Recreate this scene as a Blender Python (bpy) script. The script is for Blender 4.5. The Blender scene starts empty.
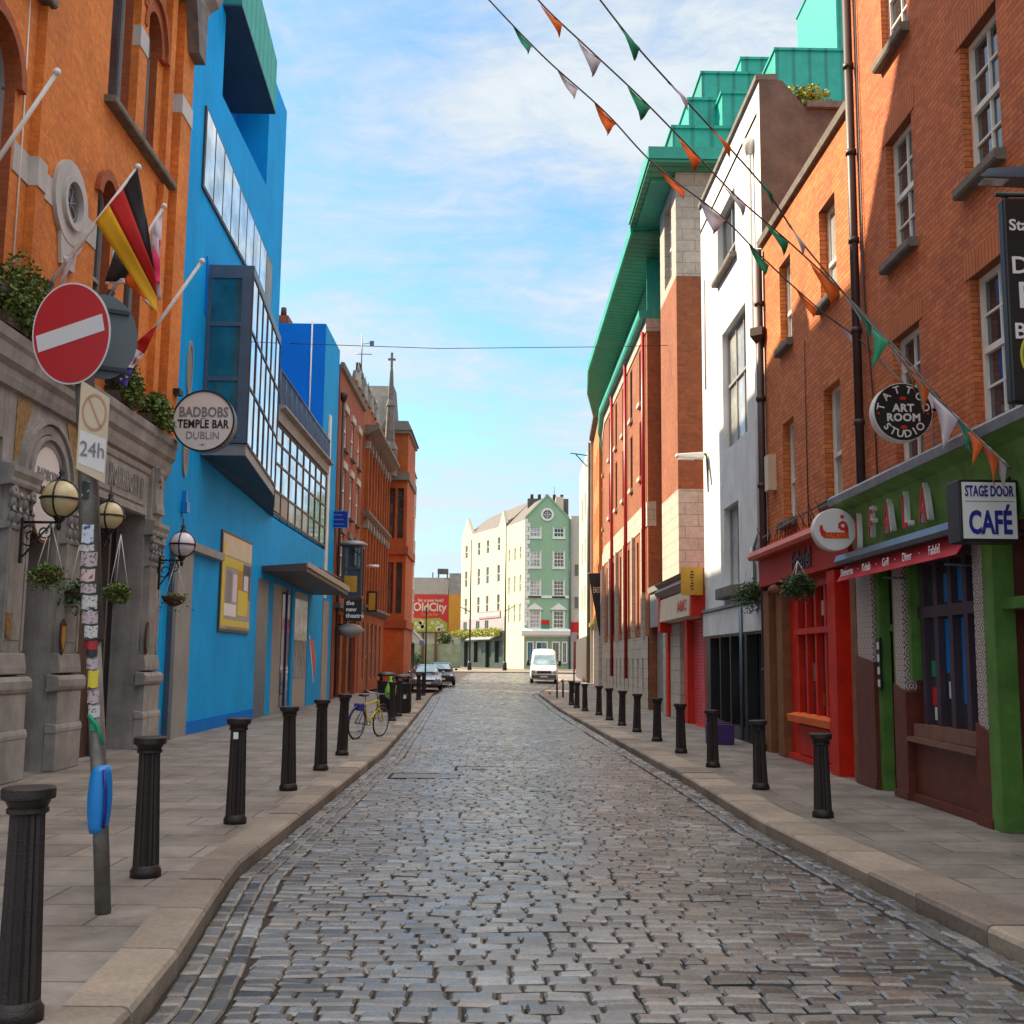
import bpy, bmesh, math, random
from mathutils import Vector, Matrix
R = math.radians
C = bpy.context.scene.collection
SC = bpy.context.scene

# ------------------------------------------------------------ camera
F = 1120.0; CH = 1.7
def _cam():
    d = Vector((-14., -148., F)).normalized()
    z = Vector((.0105, 1, (148+.147)/F)).normalized()
    x = d.cross(z)
    if x.x < 0: x = -x
    return x, d, z            # world X, Y, Z expressed as (right, up, forward)
_X, _Y, _Z = _cam()
cd = bpy.data.cameras.new('camera'); cam = bpy.data.objects.new('camera', cd); C.objects.link(cam)
rt = Vector((_X.x, _Y.x, _Z.x)); up = Vector((_X.y, _Y.y, _Z.y)); fw = Vector((_X.z, _Y.z, _Z.z))
m = Matrix((rt, up, -fw)).transposed().to_4x4(); m.translation = (0, 0, CH)
cam.matrix_world = m
cd.sensor_width = 36; cd.lens = 36*F/1024; cd.clip_start = .05; cd.clip_end = 6000
SC.camera = cam
def ray(px, py):
    c = Vector((px-512, 512-py, F)); return Vector((_X.dot(c), _Y.dot(c), _Z.dot(c)))
def W(px, py, x):           # where the sight line meets the wall plane at this x -> (y, z)
    r = ray(px, py); t = x/r.x; return r.y*t, CH+r.z*t
def D(px, py, y):           # where it meets the plane across the street at depth y -> (x, z)
    r = ray(px, py); t = y/r.y; return r.x*t, CH+r.z*t
def G(px, py, z=0):
    r = ray(px, py); t = (z-CH)/r.z; return r.x*t, r.y*t

# ------------------------------------------------------------ light
SUN_EL = R(39.6); SUN_AZ = R(27); SD = Vector((-math.cos(SUN_AZ)*math.cos(SUN_EL), math.sin(SUN_AZ)*math.cos(SUN_EL), math.sin(SUN_EL)))
SC.view_settings.view_transform = 'Standard'; SC.view_settings.look = 'None'
SC.view_settings.exposure = 1.5; SC.view_settings.gamma = 1
sd = bpy.data.lights.new('sun', 'SUN'); sd.energy = 4.0; sd.angle = R(.5); sd.color = (1, .82, .58)
so = bpy.data.objects.new('sun', sd); C.objects.link(so); so.rotation_euler = SD.to_track_quat('Z', 'Y').to_euler()
w = bpy.data.worlds.new('World'); SC.world = w; w.use_nodes = True
def world():
    nt = w.node_tree; N = nt.nodes; L = nt.links; N.clear()
    out = N.new('ShaderNodeOutputWorld'); bg = N.new('ShaderNodeBackground'); bg.inputs[1].default_value = .1
    sk = N.new('ShaderNodeTexSky'); sk.sky_type = 'NISHITA'; sk.sun_disc = False
    sk.sun_elevation = SUN_EL; sk.sun_rotation = math.atan2(SD.x, SD.y); sk.air_density = 1.0; sk.dust_density = .6; sk.ozone_density = 1.6
    tc = N.new('ShaderNodeTexCoord'); sp = N.new('ShaderNodeSeparateXYZ'); L.new(tc.outputs['Generated'], sp.inputs[0])
    # project the direction on a flat cloud layer: (x, y) / (z + .12)
    az = N.new('ShaderNodeMath'); az.operation = 'MAXIMUM'; L.new(sp.outputs[2], az.inputs[0]); az.inputs[1].default_value = 0
    ad = N.new('ShaderNodeMath'); ad.operation = 'ADD'; L.new(az.outputs[0], ad.inputs[0]); ad.inputs[1].default_value = .14
    dx = N.new('ShaderNodeMath'); dx.operation = 'DIVIDE'; L.new(sp.outputs[0], dx.inputs[0]); L.new(ad.outputs[0], dx.inputs[1])
    dy = N.new('ShaderNodeMath'); dy.operation = 'DIVIDE'; L.new(sp.outputs[1], dy.inputs[0]); L.new(ad.outputs[0], dy.inputs[1])
    cb = N.new('ShaderNodeCombineXYZ'); L.new(dx.outputs[0], cb.inputs[0]); L.new(dy.outputs[0], cb.inputs[1])
    def noise(scale, det, rough, stretch, off, dist=0):
        mp = N.new('ShaderNodeMapping'); mp.inputs['Scale'].default_value = stretch; mp.inputs['Location'].default_value = off
        mp.inputs['Rotation'].default_value = (0, 0, R(18))
        L.new(cb.outputs[0], mp.inputs[0]); n = N.new('ShaderNodeTexNoise'); n.inputs['Scale'].default_value = scale
        n.inputs['Detail'].default_value = det; n.inputs['Roughness'].default_value = rough; n.inputs['Distortion'].default_value = dist
        L.new(mp.outputs[0], n.inputs[0]); return n.outputs[0]
    big = noise(1.15, 6, .6, (1, 1.7, 1), (1.7, .35, 0), .6)
    fine = noise(7.5, 9, .7, (1, 1.5, 1), (0, 4, 0), .8)
    mx = N.new('ShaderNodeMath'); mx.operation = 'MULTIPLY_ADD'; L.new(fine, mx.inputs[0]); mx.inputs[1].default_value = .42; L.new(big, mx.inputs[2])
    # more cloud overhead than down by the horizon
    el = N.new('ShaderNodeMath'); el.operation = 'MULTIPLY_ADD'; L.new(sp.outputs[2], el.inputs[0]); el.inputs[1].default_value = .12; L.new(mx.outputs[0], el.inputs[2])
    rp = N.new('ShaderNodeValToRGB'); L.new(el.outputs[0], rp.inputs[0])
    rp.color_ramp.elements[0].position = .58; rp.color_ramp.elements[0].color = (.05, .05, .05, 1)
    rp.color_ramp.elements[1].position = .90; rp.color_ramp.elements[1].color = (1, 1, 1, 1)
    # cloud tone: overhead, out of view, brightened and warmed as added fill light
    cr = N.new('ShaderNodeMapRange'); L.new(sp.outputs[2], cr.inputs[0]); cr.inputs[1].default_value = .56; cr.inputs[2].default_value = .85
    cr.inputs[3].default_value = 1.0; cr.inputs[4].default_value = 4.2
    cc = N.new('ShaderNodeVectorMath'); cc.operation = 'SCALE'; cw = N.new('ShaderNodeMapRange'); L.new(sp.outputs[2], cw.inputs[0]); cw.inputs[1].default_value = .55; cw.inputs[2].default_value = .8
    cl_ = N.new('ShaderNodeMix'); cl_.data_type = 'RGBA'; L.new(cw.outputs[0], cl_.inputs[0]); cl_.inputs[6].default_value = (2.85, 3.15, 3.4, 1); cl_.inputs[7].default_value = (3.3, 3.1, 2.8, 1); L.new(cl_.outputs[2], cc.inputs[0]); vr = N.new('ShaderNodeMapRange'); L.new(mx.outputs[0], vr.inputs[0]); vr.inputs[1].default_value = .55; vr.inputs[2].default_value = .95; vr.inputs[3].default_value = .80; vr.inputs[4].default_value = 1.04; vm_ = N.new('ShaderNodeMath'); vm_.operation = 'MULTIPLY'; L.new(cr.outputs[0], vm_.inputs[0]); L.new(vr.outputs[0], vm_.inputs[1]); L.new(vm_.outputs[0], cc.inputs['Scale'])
    # clear air tone: the sky texture, washed a little at the horizon
    mix = N.new('ShaderNodeMix'); mix.data_type = 'RGBA'; L.new(rp.outputs[0], mix.inputs[0]); tn = N.new('ShaderNodeVectorMath'); tn.operation = 'MULTIPLY'; tn.inputs[1].default_value = (.58, .86, .94); L.new(sk.outputs[0], tn.inputs[0])
    hz_ = N.new('ShaderNodeMapRange'); L.new(sp.outputs[2], hz_.inputs[0]); hz_.inputs[1].default_value = 0; hz_.inputs[2].default_value = .26; hz_.inputs[3].default_value = .82; hz_.inputs[4].default_value = 0
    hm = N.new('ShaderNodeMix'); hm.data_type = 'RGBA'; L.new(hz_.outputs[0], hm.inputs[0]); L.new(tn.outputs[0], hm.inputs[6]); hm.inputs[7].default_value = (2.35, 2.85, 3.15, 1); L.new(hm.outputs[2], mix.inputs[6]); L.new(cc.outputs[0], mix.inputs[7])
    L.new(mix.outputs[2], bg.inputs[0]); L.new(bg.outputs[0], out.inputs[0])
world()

# ------------------------------------------------------------ materials
def nodes(name):
    mt = bpy.data.materials.new(name); mt.use_nodes = True
    nt = mt.node_tree; return mt, nt, nt.nodes, nt.links, nt.nodes['Principled BSDF']
def c4(c): return (c[0], c[1], c[2], 1)
def mixc(N, L, fac, a, b, mode='MIX'):
    n = N.new('ShaderNodeMix'); n.data_type = 'RGBA'; n.blend_type = mode
    for i, v in ((0, fac), (6, a), (7, b)):
        if isinstance(v, (int, float)): n.inputs[i].default_value = v
        elif isinstance(v, (tuple, list)): n.inputs[i].default_value = c4(v)
        else: L.new(v, n.inputs[i])
    return n.outputs[2]
def nz(N, L, vec, scale, det=5, rough=.6):
    n = N.new('ShaderNodeTexNoise'); n.inputs['Scale'].default_value = scale; n.inputs['Detail'].default_value = det; n.inputs['Roughness'].default_value = rough
    if vec is not None: L.new(vec, n.inputs[0])
    return n.outputs[0]
def contrast(N, L, v, lo, hi, a=0., b=1.):
    n = N.new('ShaderNodeMapRange'); L.new(v, n.inputs[0])
    for i, q in enumerate((lo, hi, a, b)): n.inputs[i+1].default_value = q
    return n.outputs[0]
def mat(name, col, rough=.7, metal=0., var=.25, scale=1.5, bump=.15, bscale=60, streak=0., spec=.5):
    mt, nt, N, L, B = nodes(name)
    g = N.new('ShaderNodeNewGeometry'); P = g.outputs['Position']
    n1 = contrast(N, L, nz(N, L, P, scale, 6, .65), .3, .7)
    dark = tuple(c*(1-var) for c in col); lite = tuple(min(1, c*(1+var*.6)) for c in col)
    cc = mixc(N, L, n1, dark, lite)
    if streak:
        mp = N.new('ShaderNodeMapping'); mp.inputs['Scale'].default_value = (5, 5, .35); L.new(P, mp.inputs[0])
        s = contrast(N, L, nz(N, L, mp.outputs[0], 1.0, 6, .7), .48, .72)
        sm = N.new('ShaderNodeMath'); sm.operation = 'MULTIPLY'; L.new(s, sm.inputs[0]); sm.inputs[1].default_value = streak
        cc = mixc(N, L, sm.outputs[0], cc, tuple(c*.45 for c in col))
    L.new(cc, B.inputs['Base Color'])
    B.inputs['Roughness'].default_value = rough; B.inputs['Metallic'].default_value = metal; B.inputs['Specular IOR Level'].default_value = spec
    if bump:
        b = N.new('ShaderNodeBump'); b.inputs['Strength'].default_value = bump; b.inputs['Distance'].default_value = .01
        L.new(nz(N, L, P, bscale, 4), b.inputs['Height']); L.new(b.outputs[0], B.inputs['Normal'])
    return mt
def wallvec(N, L):
    """(along the wall, height) from the true position, whichever way the wall faces"""
    g = N.new('ShaderNodeNewGeometry'); sp = N.new('ShaderNodeSeparateXYZ'); L.new(g.outputs['Position'], sp.inputs[0])
    sn = N.new('ShaderNodeSeparateXYZ'); L.new(g.outputs['True Normal'], sn.inputs[0])
    a = N.new('ShaderNodeMath'); a.operation = 'ABSOLUTE'; L.new(sn.outputs[0], a.inputs[0])
    b = N.new('ShaderNodeMath'); b.operation = 'ABSOLUTE'; L.new(sn.outputs[1], b.inputs[0])
    gt = N.new('ShaderNodeMath'); gt.operation = 'GREATER_THAN'; L.new(a.outputs[0], gt.inputs[0]); L.new(b.outputs[0], gt.inputs[1])
    mx = N.new('ShaderNodeMix'); mx.data_type = 'FLOAT'; L.new(gt.outputs[0], mx.inputs[0]); L.new(sp.outputs[0], mx.inputs[2]); L.new(sp.outputs[1], mx.inputs[3])
    cb = N.new('ShaderNodeCombineXYZ'); L.new(mx.outputs[0], cb.inputs[0]); L.new(sp.outputs[2], cb.inputs[1])
    return cb.outputs[0], g.outputs['Position']
def brick(name, c1, c2, mortar, bw=.225, bh=.075, ms=.009, stain=.35, rough=.85, bump=.6, offs=.5, vary=.5, big=.7):
    mt, nt, N, L, B = nodes(name)
    v, P = wallvec(N, L)
    t = N.new('ShaderNodeTexBrick'); L.new(v, t.inputs['Vector']); t.offset = offs
    t.inputs['Scale'].default_value = 1; t.inputs['Brick Width'].default_value = bw; t.inputs['Row Height'].default_value = bh
    t.inputs['Mortar Size'].default_value = ms; t.inputs['Mortar Smooth'].default_value = .3
    t.inputs['Color1'].default_value = c4(c1); t.inputs['Color2'].default_value = c4(c2); t.inputs['Mortar'].default_value = c4(mortar)
    n = contrast(N, L, nz(N, L, P, big, 7, .7), .35, .7)
    cc = mixc(N, L, stain, t.outputs[0], mixc(N, L, n, tuple(x*.45 for x in c1), tuple(min(1, x*1.25) for x in c2)))
    n2 = contrast(N, L, nz(N, L, P, 9, 5, .7), .3, .75, 1-vary*.5, 1+vary*.3)
    vm = N.new('ShaderNodeVectorMath'); vm.operation = 'SCALE'; L.new(cc, vm.inputs[0]); L.new(n2, vm.inputs['Scale'])
    L.new(vm.outputs[0], B.inputs['Base Color']); B.inputs['Roughness'].default_value = rough
    h = N.new('ShaderNodeMath'); h.operation = 'MULTIPLY_ADD'; L.new(nz(N, L, P, 70, 3), h.inputs[0]); h.inputs[1].default_value = .3
    iv = N.new('ShaderNodeMath'); iv.operation = 'SUBTRACT'; iv.inputs[0].default_value = 1; L.new(t.outputs['Fac'], iv.inputs[1]); L.new(iv.outputs[0], h.inputs[2])
    b = N.new('ShaderNodeBump'); b.inputs['Strength'].default_value = bump; b.inputs['Distance'].default_value = .008
    L.new(h.outputs[0], b.inputs['Height']); L.new(b.outputs[0], B.inputs['Normal'])
    return mt
def glass(name, col=(.02, .025, .03), rough=.04, metal=0., wob=.02):
    mt, nt, N, L, B = nodes(name)
    g = N.new('ShaderNodeNewGeometry')
    cc = mixc(N, L, contrast(N, L, nz(N, L, g.outputs['Position'], 1.3, 3), .35, .65), tuple(c*.6 for c in col), tuple(min(1, c*1.3) for c in col))
    L.new(cc, B.inputs['Base Color']); B.inputs['Roughness'].default_value = rough; B.inputs['Metallic'].default_value = metal
    B.inputs['Specular IOR Level'].default_value = .9; B.inputs['IOR'].default_value = 1.6
    b = N.new('ShaderNodeBump'); b.inputs['Strength'].default_value = wob; b.inputs['Distance'].default_value = .02
    L.new(nz(N, L, g.outputs['Position'], 2.2, 2), b.inputs['Height']); L.new(b.outputs[0], B.inputs['Normal'])
    return mt
def stripes(name, col, axis='Z', period=.08, depth=.5, rough=.5, metal=0., dark=.7):
    mt, nt, N, L, B = nodes(name)
    g = N.new('ShaderNodeNewGeometry'); sp = N.new('ShaderNodeSeparateXYZ'); L.new(g.outputs['Position'], sp.inputs[0])
    o = {'X': 0, 'Y': 1, 'Z': 2}[axis]
    m1 = N.new('ShaderNodeMath'); m1.operation = 'MULTIPLY'; L.new(sp.outputs[o], m1.inputs[0]); m1.inputs[1].default_value = 2*math.pi/period
    s = N.new('ShaderNodeMath'); s.operation = 'SINE'; L.new(m1.outputs[0], s.inputs[0])
    f = contrast(N, L, s.outputs[0], -1, -.6)
    n = contrast(N, L, nz(N, L, g.outputs['Position'], 2.2, 6, .7), .3, .7, .8, 1.12)
    cc = mixc(N, L, f, tuple(c*dark for c in col), col)
    vm = N.new('ShaderNodeVectorMath'); vm.operation = 'SCALE'; L.new(cc, vm.inputs[0]); L.new(n, vm.inputs['Scale'])
    L.new(vm.outputs[0], B.inputs['Base Color']); B.inputs['Roughness'].default_value = rough; B.inputs['Metallic'].default_value = metal
    b = N.new('ShaderNodeBump'); b.inputs['Strength'].default_value = depth; b.inputs['Distance'].default_value = .02
    L.new(f, b.inputs['Height']); L.new(b.outputs[0], B.inputs['Normal'])
    return mt
def tiles(name):
    mt, nt, N, L, B = nodes(name)
    v, P = wallvec(N, L)
    m = N.new('ShaderNodeVectorMath'); m.operation = 'SCALE'; m.inputs['Scale'].default_value = 1/.15; L.new(v, m.inputs[0])
    fr = N.new('ShaderNodeVectorMath'); fr.operation = 'FRACTION'; L.new(m.outputs[0], fr.inputs[0])
    sb = N.new('ShaderNodeVectorMath'); sb.operation = 'SUBTRACT'; L.new(fr.outputs[0], sb.inputs[0]); sb.inputs[1].default_value = (.5, .5, 0)
    ln = N.new('ShaderNodeVectorMath'); ln.operation = 'LENGTH'; L.new(sb.outputs[0], ln.inputs[0])
    k = N.new('ShaderNodeMath'); k.operation = 'MULTIPLY'; L.new(ln.outputs['Value'], k.inputs[0]); k.inputs[1].default_value = 26
    s = N.new('ShaderNodeMath'); s.operation = 'SINE'; L.new(k.outputs[0], s.inputs[0])
    f = contrast(N, L, s.outputs[0], -.1, .2)
    L.new(mixc(N, L, f, (.60, .55, .52), (.16, .10, .10)), B.inputs['Base Color']); B.inputs['Roughness'].default_value = .3
    return mt
M = dict(
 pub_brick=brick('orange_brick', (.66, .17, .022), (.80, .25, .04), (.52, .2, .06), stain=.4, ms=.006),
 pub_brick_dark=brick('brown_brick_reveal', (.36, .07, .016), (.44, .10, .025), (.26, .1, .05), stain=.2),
 r_brick=brick('red_brick', (.46, .105, .032), (.66, .19, .055), (.13, .055, .035), stain=.28, ms=.007, bw=.215, bh=.068),
 r_brick2=brick('sandy_red_brick', (.50, .12, .032), (.70, .215, .05), (.15, .06, .035), stain=.22, ms=.008, bw=.235, bh=.082),
 t_brick=brick('brown_red_brick', (.27, .075, .028), (.36, .11, .038), (.22, .11, .06), stain=.3, bw=.24, bh=.09),
 l_brick=brick('old_red_brick', (.30, .06, .02), (.40, .09, .03), (.2, .09, .05), stain=.5),
 g_brick=brick('gothic_orange_brick', (.36, .075, .015), (.48, .115, .022), (.22, .08, .035), stain=.45),
 o_brick=brick('bright_orange_brick', (.62, .18, .03), (.70, .22, .04), (.5, .2, .08), stain=.2),
 ashlar=brick('limestone_blocks', (.46, .40, .33), (.54, .47, .39), (.24, .20, .17), bw=.8, bh=.36, ms=.012, stain=.25, bump=.5),
 stone=mat('grey_carved_stone', (.31, .29, .275), .8, var=.35, scale=2.2, bump=.5, bscale=22, streak=.5),
 stone_d=mat('dark_carved_stone', (.17, .15, .14), .8, var=.4, scale=3, bump=.5, bscale=30, streak=.3),
 stone_l=mat('pale_stone', (.5, .47, .45), .75, var=.2, streak=.3, bump=.3),
 slate_sill=mat('weathered_sill', (.16, .14, .12), .8, var=.4, scale=5),
 gold_orn=mat('gilded_carving', (.30, .17, .05), .6, var=.6, scale=14, bump=1, bscale=26),
 wood_d=stripes('dark_timber_boards', (.10, .05, .035), 'Y', .09, .6, .5),
 black=mat('black_paint', (.012, .012, .013), .4, var=.3),
 iron=mat('cast_iron', (.022, .013, .011), .5, var=.5, scale=7, bump=.6, bscale=90),
 dark=mat('dark_interior', (.012, .011, .012), .6, var=.5),
 globe_a=mat('amber_globe_glass', (.62, .50, .28), .25, var=.12, scale=6, bump=0),
 globe_w=mat('milk_globe_glass', (.72, .66, .72), .2, var=.06, bump=0),
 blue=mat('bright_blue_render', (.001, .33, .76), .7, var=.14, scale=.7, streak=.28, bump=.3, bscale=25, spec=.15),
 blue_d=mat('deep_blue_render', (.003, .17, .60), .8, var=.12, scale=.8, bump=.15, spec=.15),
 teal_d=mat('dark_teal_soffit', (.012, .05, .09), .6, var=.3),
 copper=stripes('green_copper_sheet', (.012, .34, .27), 'X', .62, .5, .5, 0, .6),
 copper_y=stripes('green_copper_seams', (.012, .34, .27), 'Y', .5, .5, .5, 0, .6),
 copper_p=mat('plain_green_copper', (.015, .35, .26), .5, var=.3, scale=.9, streak=.5),
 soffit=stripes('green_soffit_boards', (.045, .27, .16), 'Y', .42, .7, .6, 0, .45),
 steel=mat('grey_blue_metal', (.10, .14, .19), .4, .4, var=.2),
 frame_w=mat('white_window_paint', (.72, .70, .66), .45, var=.12, scale=4, bump=.05),
 frame_g=mat('grey_window_frame', (.28, .29, .30), .5, var=.15),
 frame_b=mat('brown_window_frame', (.07, .05, .045), .5, var=.2),
 glass_d=glass('window_glass', (.035, .045, .055)),
 glass_n=glass('net_curtain_glass', (.36, .37, .36), .12),
 glass_s=glass('sky_mirror_glass', (.72, .82, .86), .06, 1.),
 glass_t=glass('teal_glass', (.02, .13, .17), .06, .2),
 concrete=mat('grey_panel_concrete', (.27, .27, .27), .6, var=.2, scale=1.2, streak=.35),
 panel_m=mat('mushroom_panel', (.33, .31, .28), .6, var=.12),
 flag_stone=None, kerb=None, sett=None,
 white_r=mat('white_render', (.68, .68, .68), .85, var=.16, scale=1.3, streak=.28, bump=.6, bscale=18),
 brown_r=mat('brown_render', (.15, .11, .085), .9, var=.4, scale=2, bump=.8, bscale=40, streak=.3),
 lead=mat('grey_lead_flashing', (.26, .28, .32), .5, .2, var=.3, scale=6),
 pipe=mat('dark_brown_pipe', (.05, .022, .02), .5, var=.3),
 red_p=mat('scarlet_paint', (.60, .022, .008), .5, var=.25, scale=3, streak=.2, spec=.25),
 red_f=mat('fascia_red', (.50, .035, .022), .6, var=.25, spec=.25),
 shut_p=stripes('pink_red_shutter', (.66, .045, .06), 'Z', .09, .9, .45, 0, .5),
 shut_r=mat('red_mesh_shutter', (.48, .03, .03), .6, var=.3, scale=30),
 shut_g=stripes('grey_shutter', (.24, .24, .22), 'Z', .08, .9, .5, .2, .35),
 green_p=mat('leaf_green_paint', (.10, .22, .045), .55, var=.35, scale=3, streak=.25, spec=.25),
 maroon=mat('maroon_tile', (.13, .03, .018), .42, var=.3, scale=5, bump=.1, spec=.3),
 tile=tiles('patterned_tile'),
 aubergine=mat('aubergine_paint', (.055, .03, .05), .45, var=.25),
 awn_red=mat('awning_canvas', (.55, .025, .04), .7, var=.12),
 white=mat('white_paint', (.78, .78, .78), .5, var=.08, bump=0),
 sign_w=mat('sign_face_white', (.70, .68, .68), .4, var=.05, bump=0),
 sign_red=mat('road_sign_red', (.38, .006, .01), .35, var=.1, bump=0),
 sign_grey=mat('sign_back_grey', (.09, .11, .12), .5, .2, var=.15),
 sign_wht=mat('sign_bar_white', (.52, .50, .52), .4, var=.08, bump=0),
 cream=mat('cream_sign', (.60, .50, .36), .5, var=.1),
 letter_d=mat('dark_lettering', (.02, .02, .03), .5, var=.1, bump=0),
 letter_g=mat('grey_lettering', (.22, .20, .22), .5, var=.1, bump=0),
 letter_b=mat('navy_lettering', (.01, .012, .22), .5, var=.1, bump=0),
 letter_r=mat('red_lettering', (.55, .02, .015), .5, var=.1, bump=0),
 gal=mat('galvanised_pole', (.16, .145, .13), .5, .35, var=.35, scale=9),
 blue_s=mat('blue_plastic', (.008, .22, .62), .35, var=.1),
 ochre=mat('ochre_board', (.45, .24, .015), .6, var=.15),
 yellow=mat('yellow_paint', (.60, .47, .03), .45, var=.1),
 purple=mat('purple_paint', (.05, .02, .14), .5, var=.2),
 leaf=None, leaf_d=None, leaf_y=None,
 terra=mat('coir_basket', (.10, .045, .025), .9, var=.5, scale=30),
 f_black=mat('black_cloth', (.02, .018, .022), .8, var=.2), f_red=mat('red_cloth', (.50, .012, .012), .8, var=.15),
 f_gold=mat('gold_cloth', (.70, .38, .01), .8, var=.12), f_white=mat('white_cloth', (.62, .58, .66), .8, var=.1),
 f_pink=mat('pink_cloth', (.68, .03, .12), .8, var=.1), f_or=mat('orange_cloth', (.80, .15, .015), .8, var=.1),
 f_gr=mat('green_cloth', (.01, .26, .13), .8, var=.12), f_navy=mat('navy_cloth', (.05, .05, .28), .8, var=.2),
 g_wall=mat('sage_green_render', (.26, .41, .27), .8, var=.08, streak=.12), c_wall=mat('cream_render', (.60, .54, .39), .8, var=.08, streak=.1),
 p_wall=mat('pale_buff_render', (.50, .46, .38), .8, var=.1, streak=.2), roof=mat('grey_slate', (.10, .09, .085), .75, var=.35, scale=3),
 y_wall=mat('amber_wall', (.60, .27, .03), .8, var=.12, streak=.2), lilac=mat('lilac_grey_render', (.33, .31, .34), .8, var=.1),
 car_s=mat('silver_blue_car_paint', (.30, .34, .42), .2, .6, var=.03, bump=0), car_d=mat('dark_car_paint', (.03, .03, .06), .2, .4, var=.05, bump=0),
 car_w=mat('white_van_paint', (.72, .73, .74), .25, 0, var=.03, bump=0), tyre=mat('rubber', (.012, .012, .012), .9, var=.2),
 rim=mat('alloy', (.4, .4, .42), .3, .9, var=.1), lampglass=mat('headlamp_glass', (.65, .68, .7), .1, .3, var=.05, bump=0),
 plate=mat('number_plate', (.7, .7, .65), .4, var=.02, bump=0), hill=mat('far_ground', (.22, .20, .17), .9, var=.2, scale=.3),
)
def paving(name):
    mt, nt, N, L, B = nodes(name)
    g = N.new('ShaderNodeNewGeometry'); P = g.outputs['Position']
    t = N.new('ShaderNodeTexBrick'); L.new(P, t.inputs[0]); t.inputs['Scale'].default_value = 1
    t.inputs['Brick Width'].default_value = 1.05; t.inputs['Row Height'].default_value = .62; t.inputs['Mortar Size'].default_value = .009; t.inputs['Mortar Smooth'].default_value = .2
    t.inputs['Color1'].default_value = (.20, .172, .15, 1); t.inputs['Color2'].default_value = (.285, .247, .215, 1); t.inputs['Mortar'].default_value = (.085, .07, .055, 1)
    n = contrast(N, L, nz(N, L, P, 1.1, 8, .72), .34, .68, .55, 1.25)
    n2 = contrast(N, L, nz(N, L, P, 16, 5, .7), .3, .7, .86, 1.1)
    mm = N.new('ShaderNodeMath'); mm.operation = 'MULTIPLY'; L.new(n, mm.inputs[0]); L.new(n2, mm.inputs[1])
    vm = N.new('ShaderNodeVectorMath'); vm.operation = 'SCALE'; L.new(t.outputs[0], vm.inputs[0]); L.new(mm.outputs[0], vm.inputs['Scale'])
    # gum spots and small dark marks
    v = N.new('ShaderNodeTexVoronoi'); v.inputs['Scale'].default_value = 2.6; L.new(P, v.inputs[0])
    sp = contrast(N, L, v.outputs['Distance'], .05, .075)
    L.new(mixc(N, L, sp, (.12, .10, .09), vm.outputs[0]), B.inputs['Base Color'])
    L.new(contrast(N, L, nz(N, L, P, 2, 5), .3, .7, .55, .85), B.inputs['Roughness'])
    iv = N.new('ShaderNodeMath'); iv.operation = 'MULTIPLY_ADD'; L.new(t.outputs['Fac'], iv.inputs[0]); iv.inputs[1].default_value = -1
    L.new(contrast(N, L, nz(N, L, P, 40, 5), 0, 1, 0, .5), iv.inputs[2])
    b = N.new('ShaderNodeBump'); b.inputs['Strength'].default_value = .5; b.inputs['Distance'].default_value = .008
    L.new(iv.outputs[0], b.inputs['Height']); L.new(b.outputs[0], B.inputs['Normal'])
    return mt
def attr_mat(name, ramp, rough=(.4, .7), bump=.5, bscale=45, attr='tone', spec=.5, patch=.35):
    mt, nt, N, L, B = nodes(name)
    g = N.new('ShaderNodeNewGeometry'); P = g.outputs['Position']
    a = N.new('ShaderNodeAttribute'); a.attribute_name = attr
    rp = N.new('ShaderNodeValToRGB'); L.new(a.outputs['Fac'], rp.inputs[0])
    e = rp.color_ramp.elements
    while len(e) < len(ramp): e.new(.5)
    for k, (p, c) in enumerate(ramp): e[k].position = p; e[k].color = c4(c)
    n = contrast(N, L, nz(N, L, P, .7, 6, .7), .3, .7, 1-patch, 1+patch*.6)
    n2 = contrast(N, L, nz(N, L, P, 28, 5, .7), .3, .7, .75, 1.2)
    mm = N.new('ShaderNodeMath'); mm.operation = 'MULTIPLY'; L.new(n, mm.inputs[0]); L.new(n2, mm.inputs[1])
    vm = N.new('ShaderNodeVectorMath'); vm.operation = 'SCALE'; L.new(rp.outputs[0], vm.inputs[0]); L.new(mm.outputs[0], vm.inputs['Scale'])
    L.new(vm.outputs[0], B.inputs['Base Color'])
    L.new(contrast(N, L, nz(N, L, P, 6, 4), .3, .7, *rough), B.inputs['Roughness']); B.inputs['Specular IOR Level'].default_value = spec
    b = N.new('ShaderNodeBump'); b.inputs['Strength'].default_value = bump; b.inputs['Distance'].default_value = .006
    L.new(nz(N, L, P, bscale, 5), b.inputs['Height']); L.new(b.outputs[0], B.inputs['Normal'])
    return mt
M['flag_stone'] = paving('paving_flags')
M['sett'] = attr_mat('worn_setts', [(0, (.055, .046, .042)), (.35, (.112, .104, .098)), (.7, (.17, .162, .156)), (.9, (.26, .25, .238)), (1, (.19, .15, .125))], (.18, .42), .45, 55, spec=.9, patch=.5)
M['kerb'] = attr_mat('granite_kerb', [(0, (.20, .16, .13)), (.5, (.29, .235, .185)), (1, (.37, .30, .235))], (.6, .85), .6, 80)
M['joint'] = mat('earthy_joint', (.030, .021, .015), .9, var=.5, scale=3, bump=.6, bscale=60)
def leafm(name, a, b): 
    mt, nt, N, L, B = nodes(name); g = N.new('ShaderNodeNewGeometry')
    L.new(mixc(N, L, contrast(N, L, nz(N, L, g.outputs['Position'], 14, 2), .35, .65), a, b), B.inputs['Base Color']); B.inputs['Roughness'].default_value = .55
    B.inputs['Subsurface Weight'].default_value = 0; return mt
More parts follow.
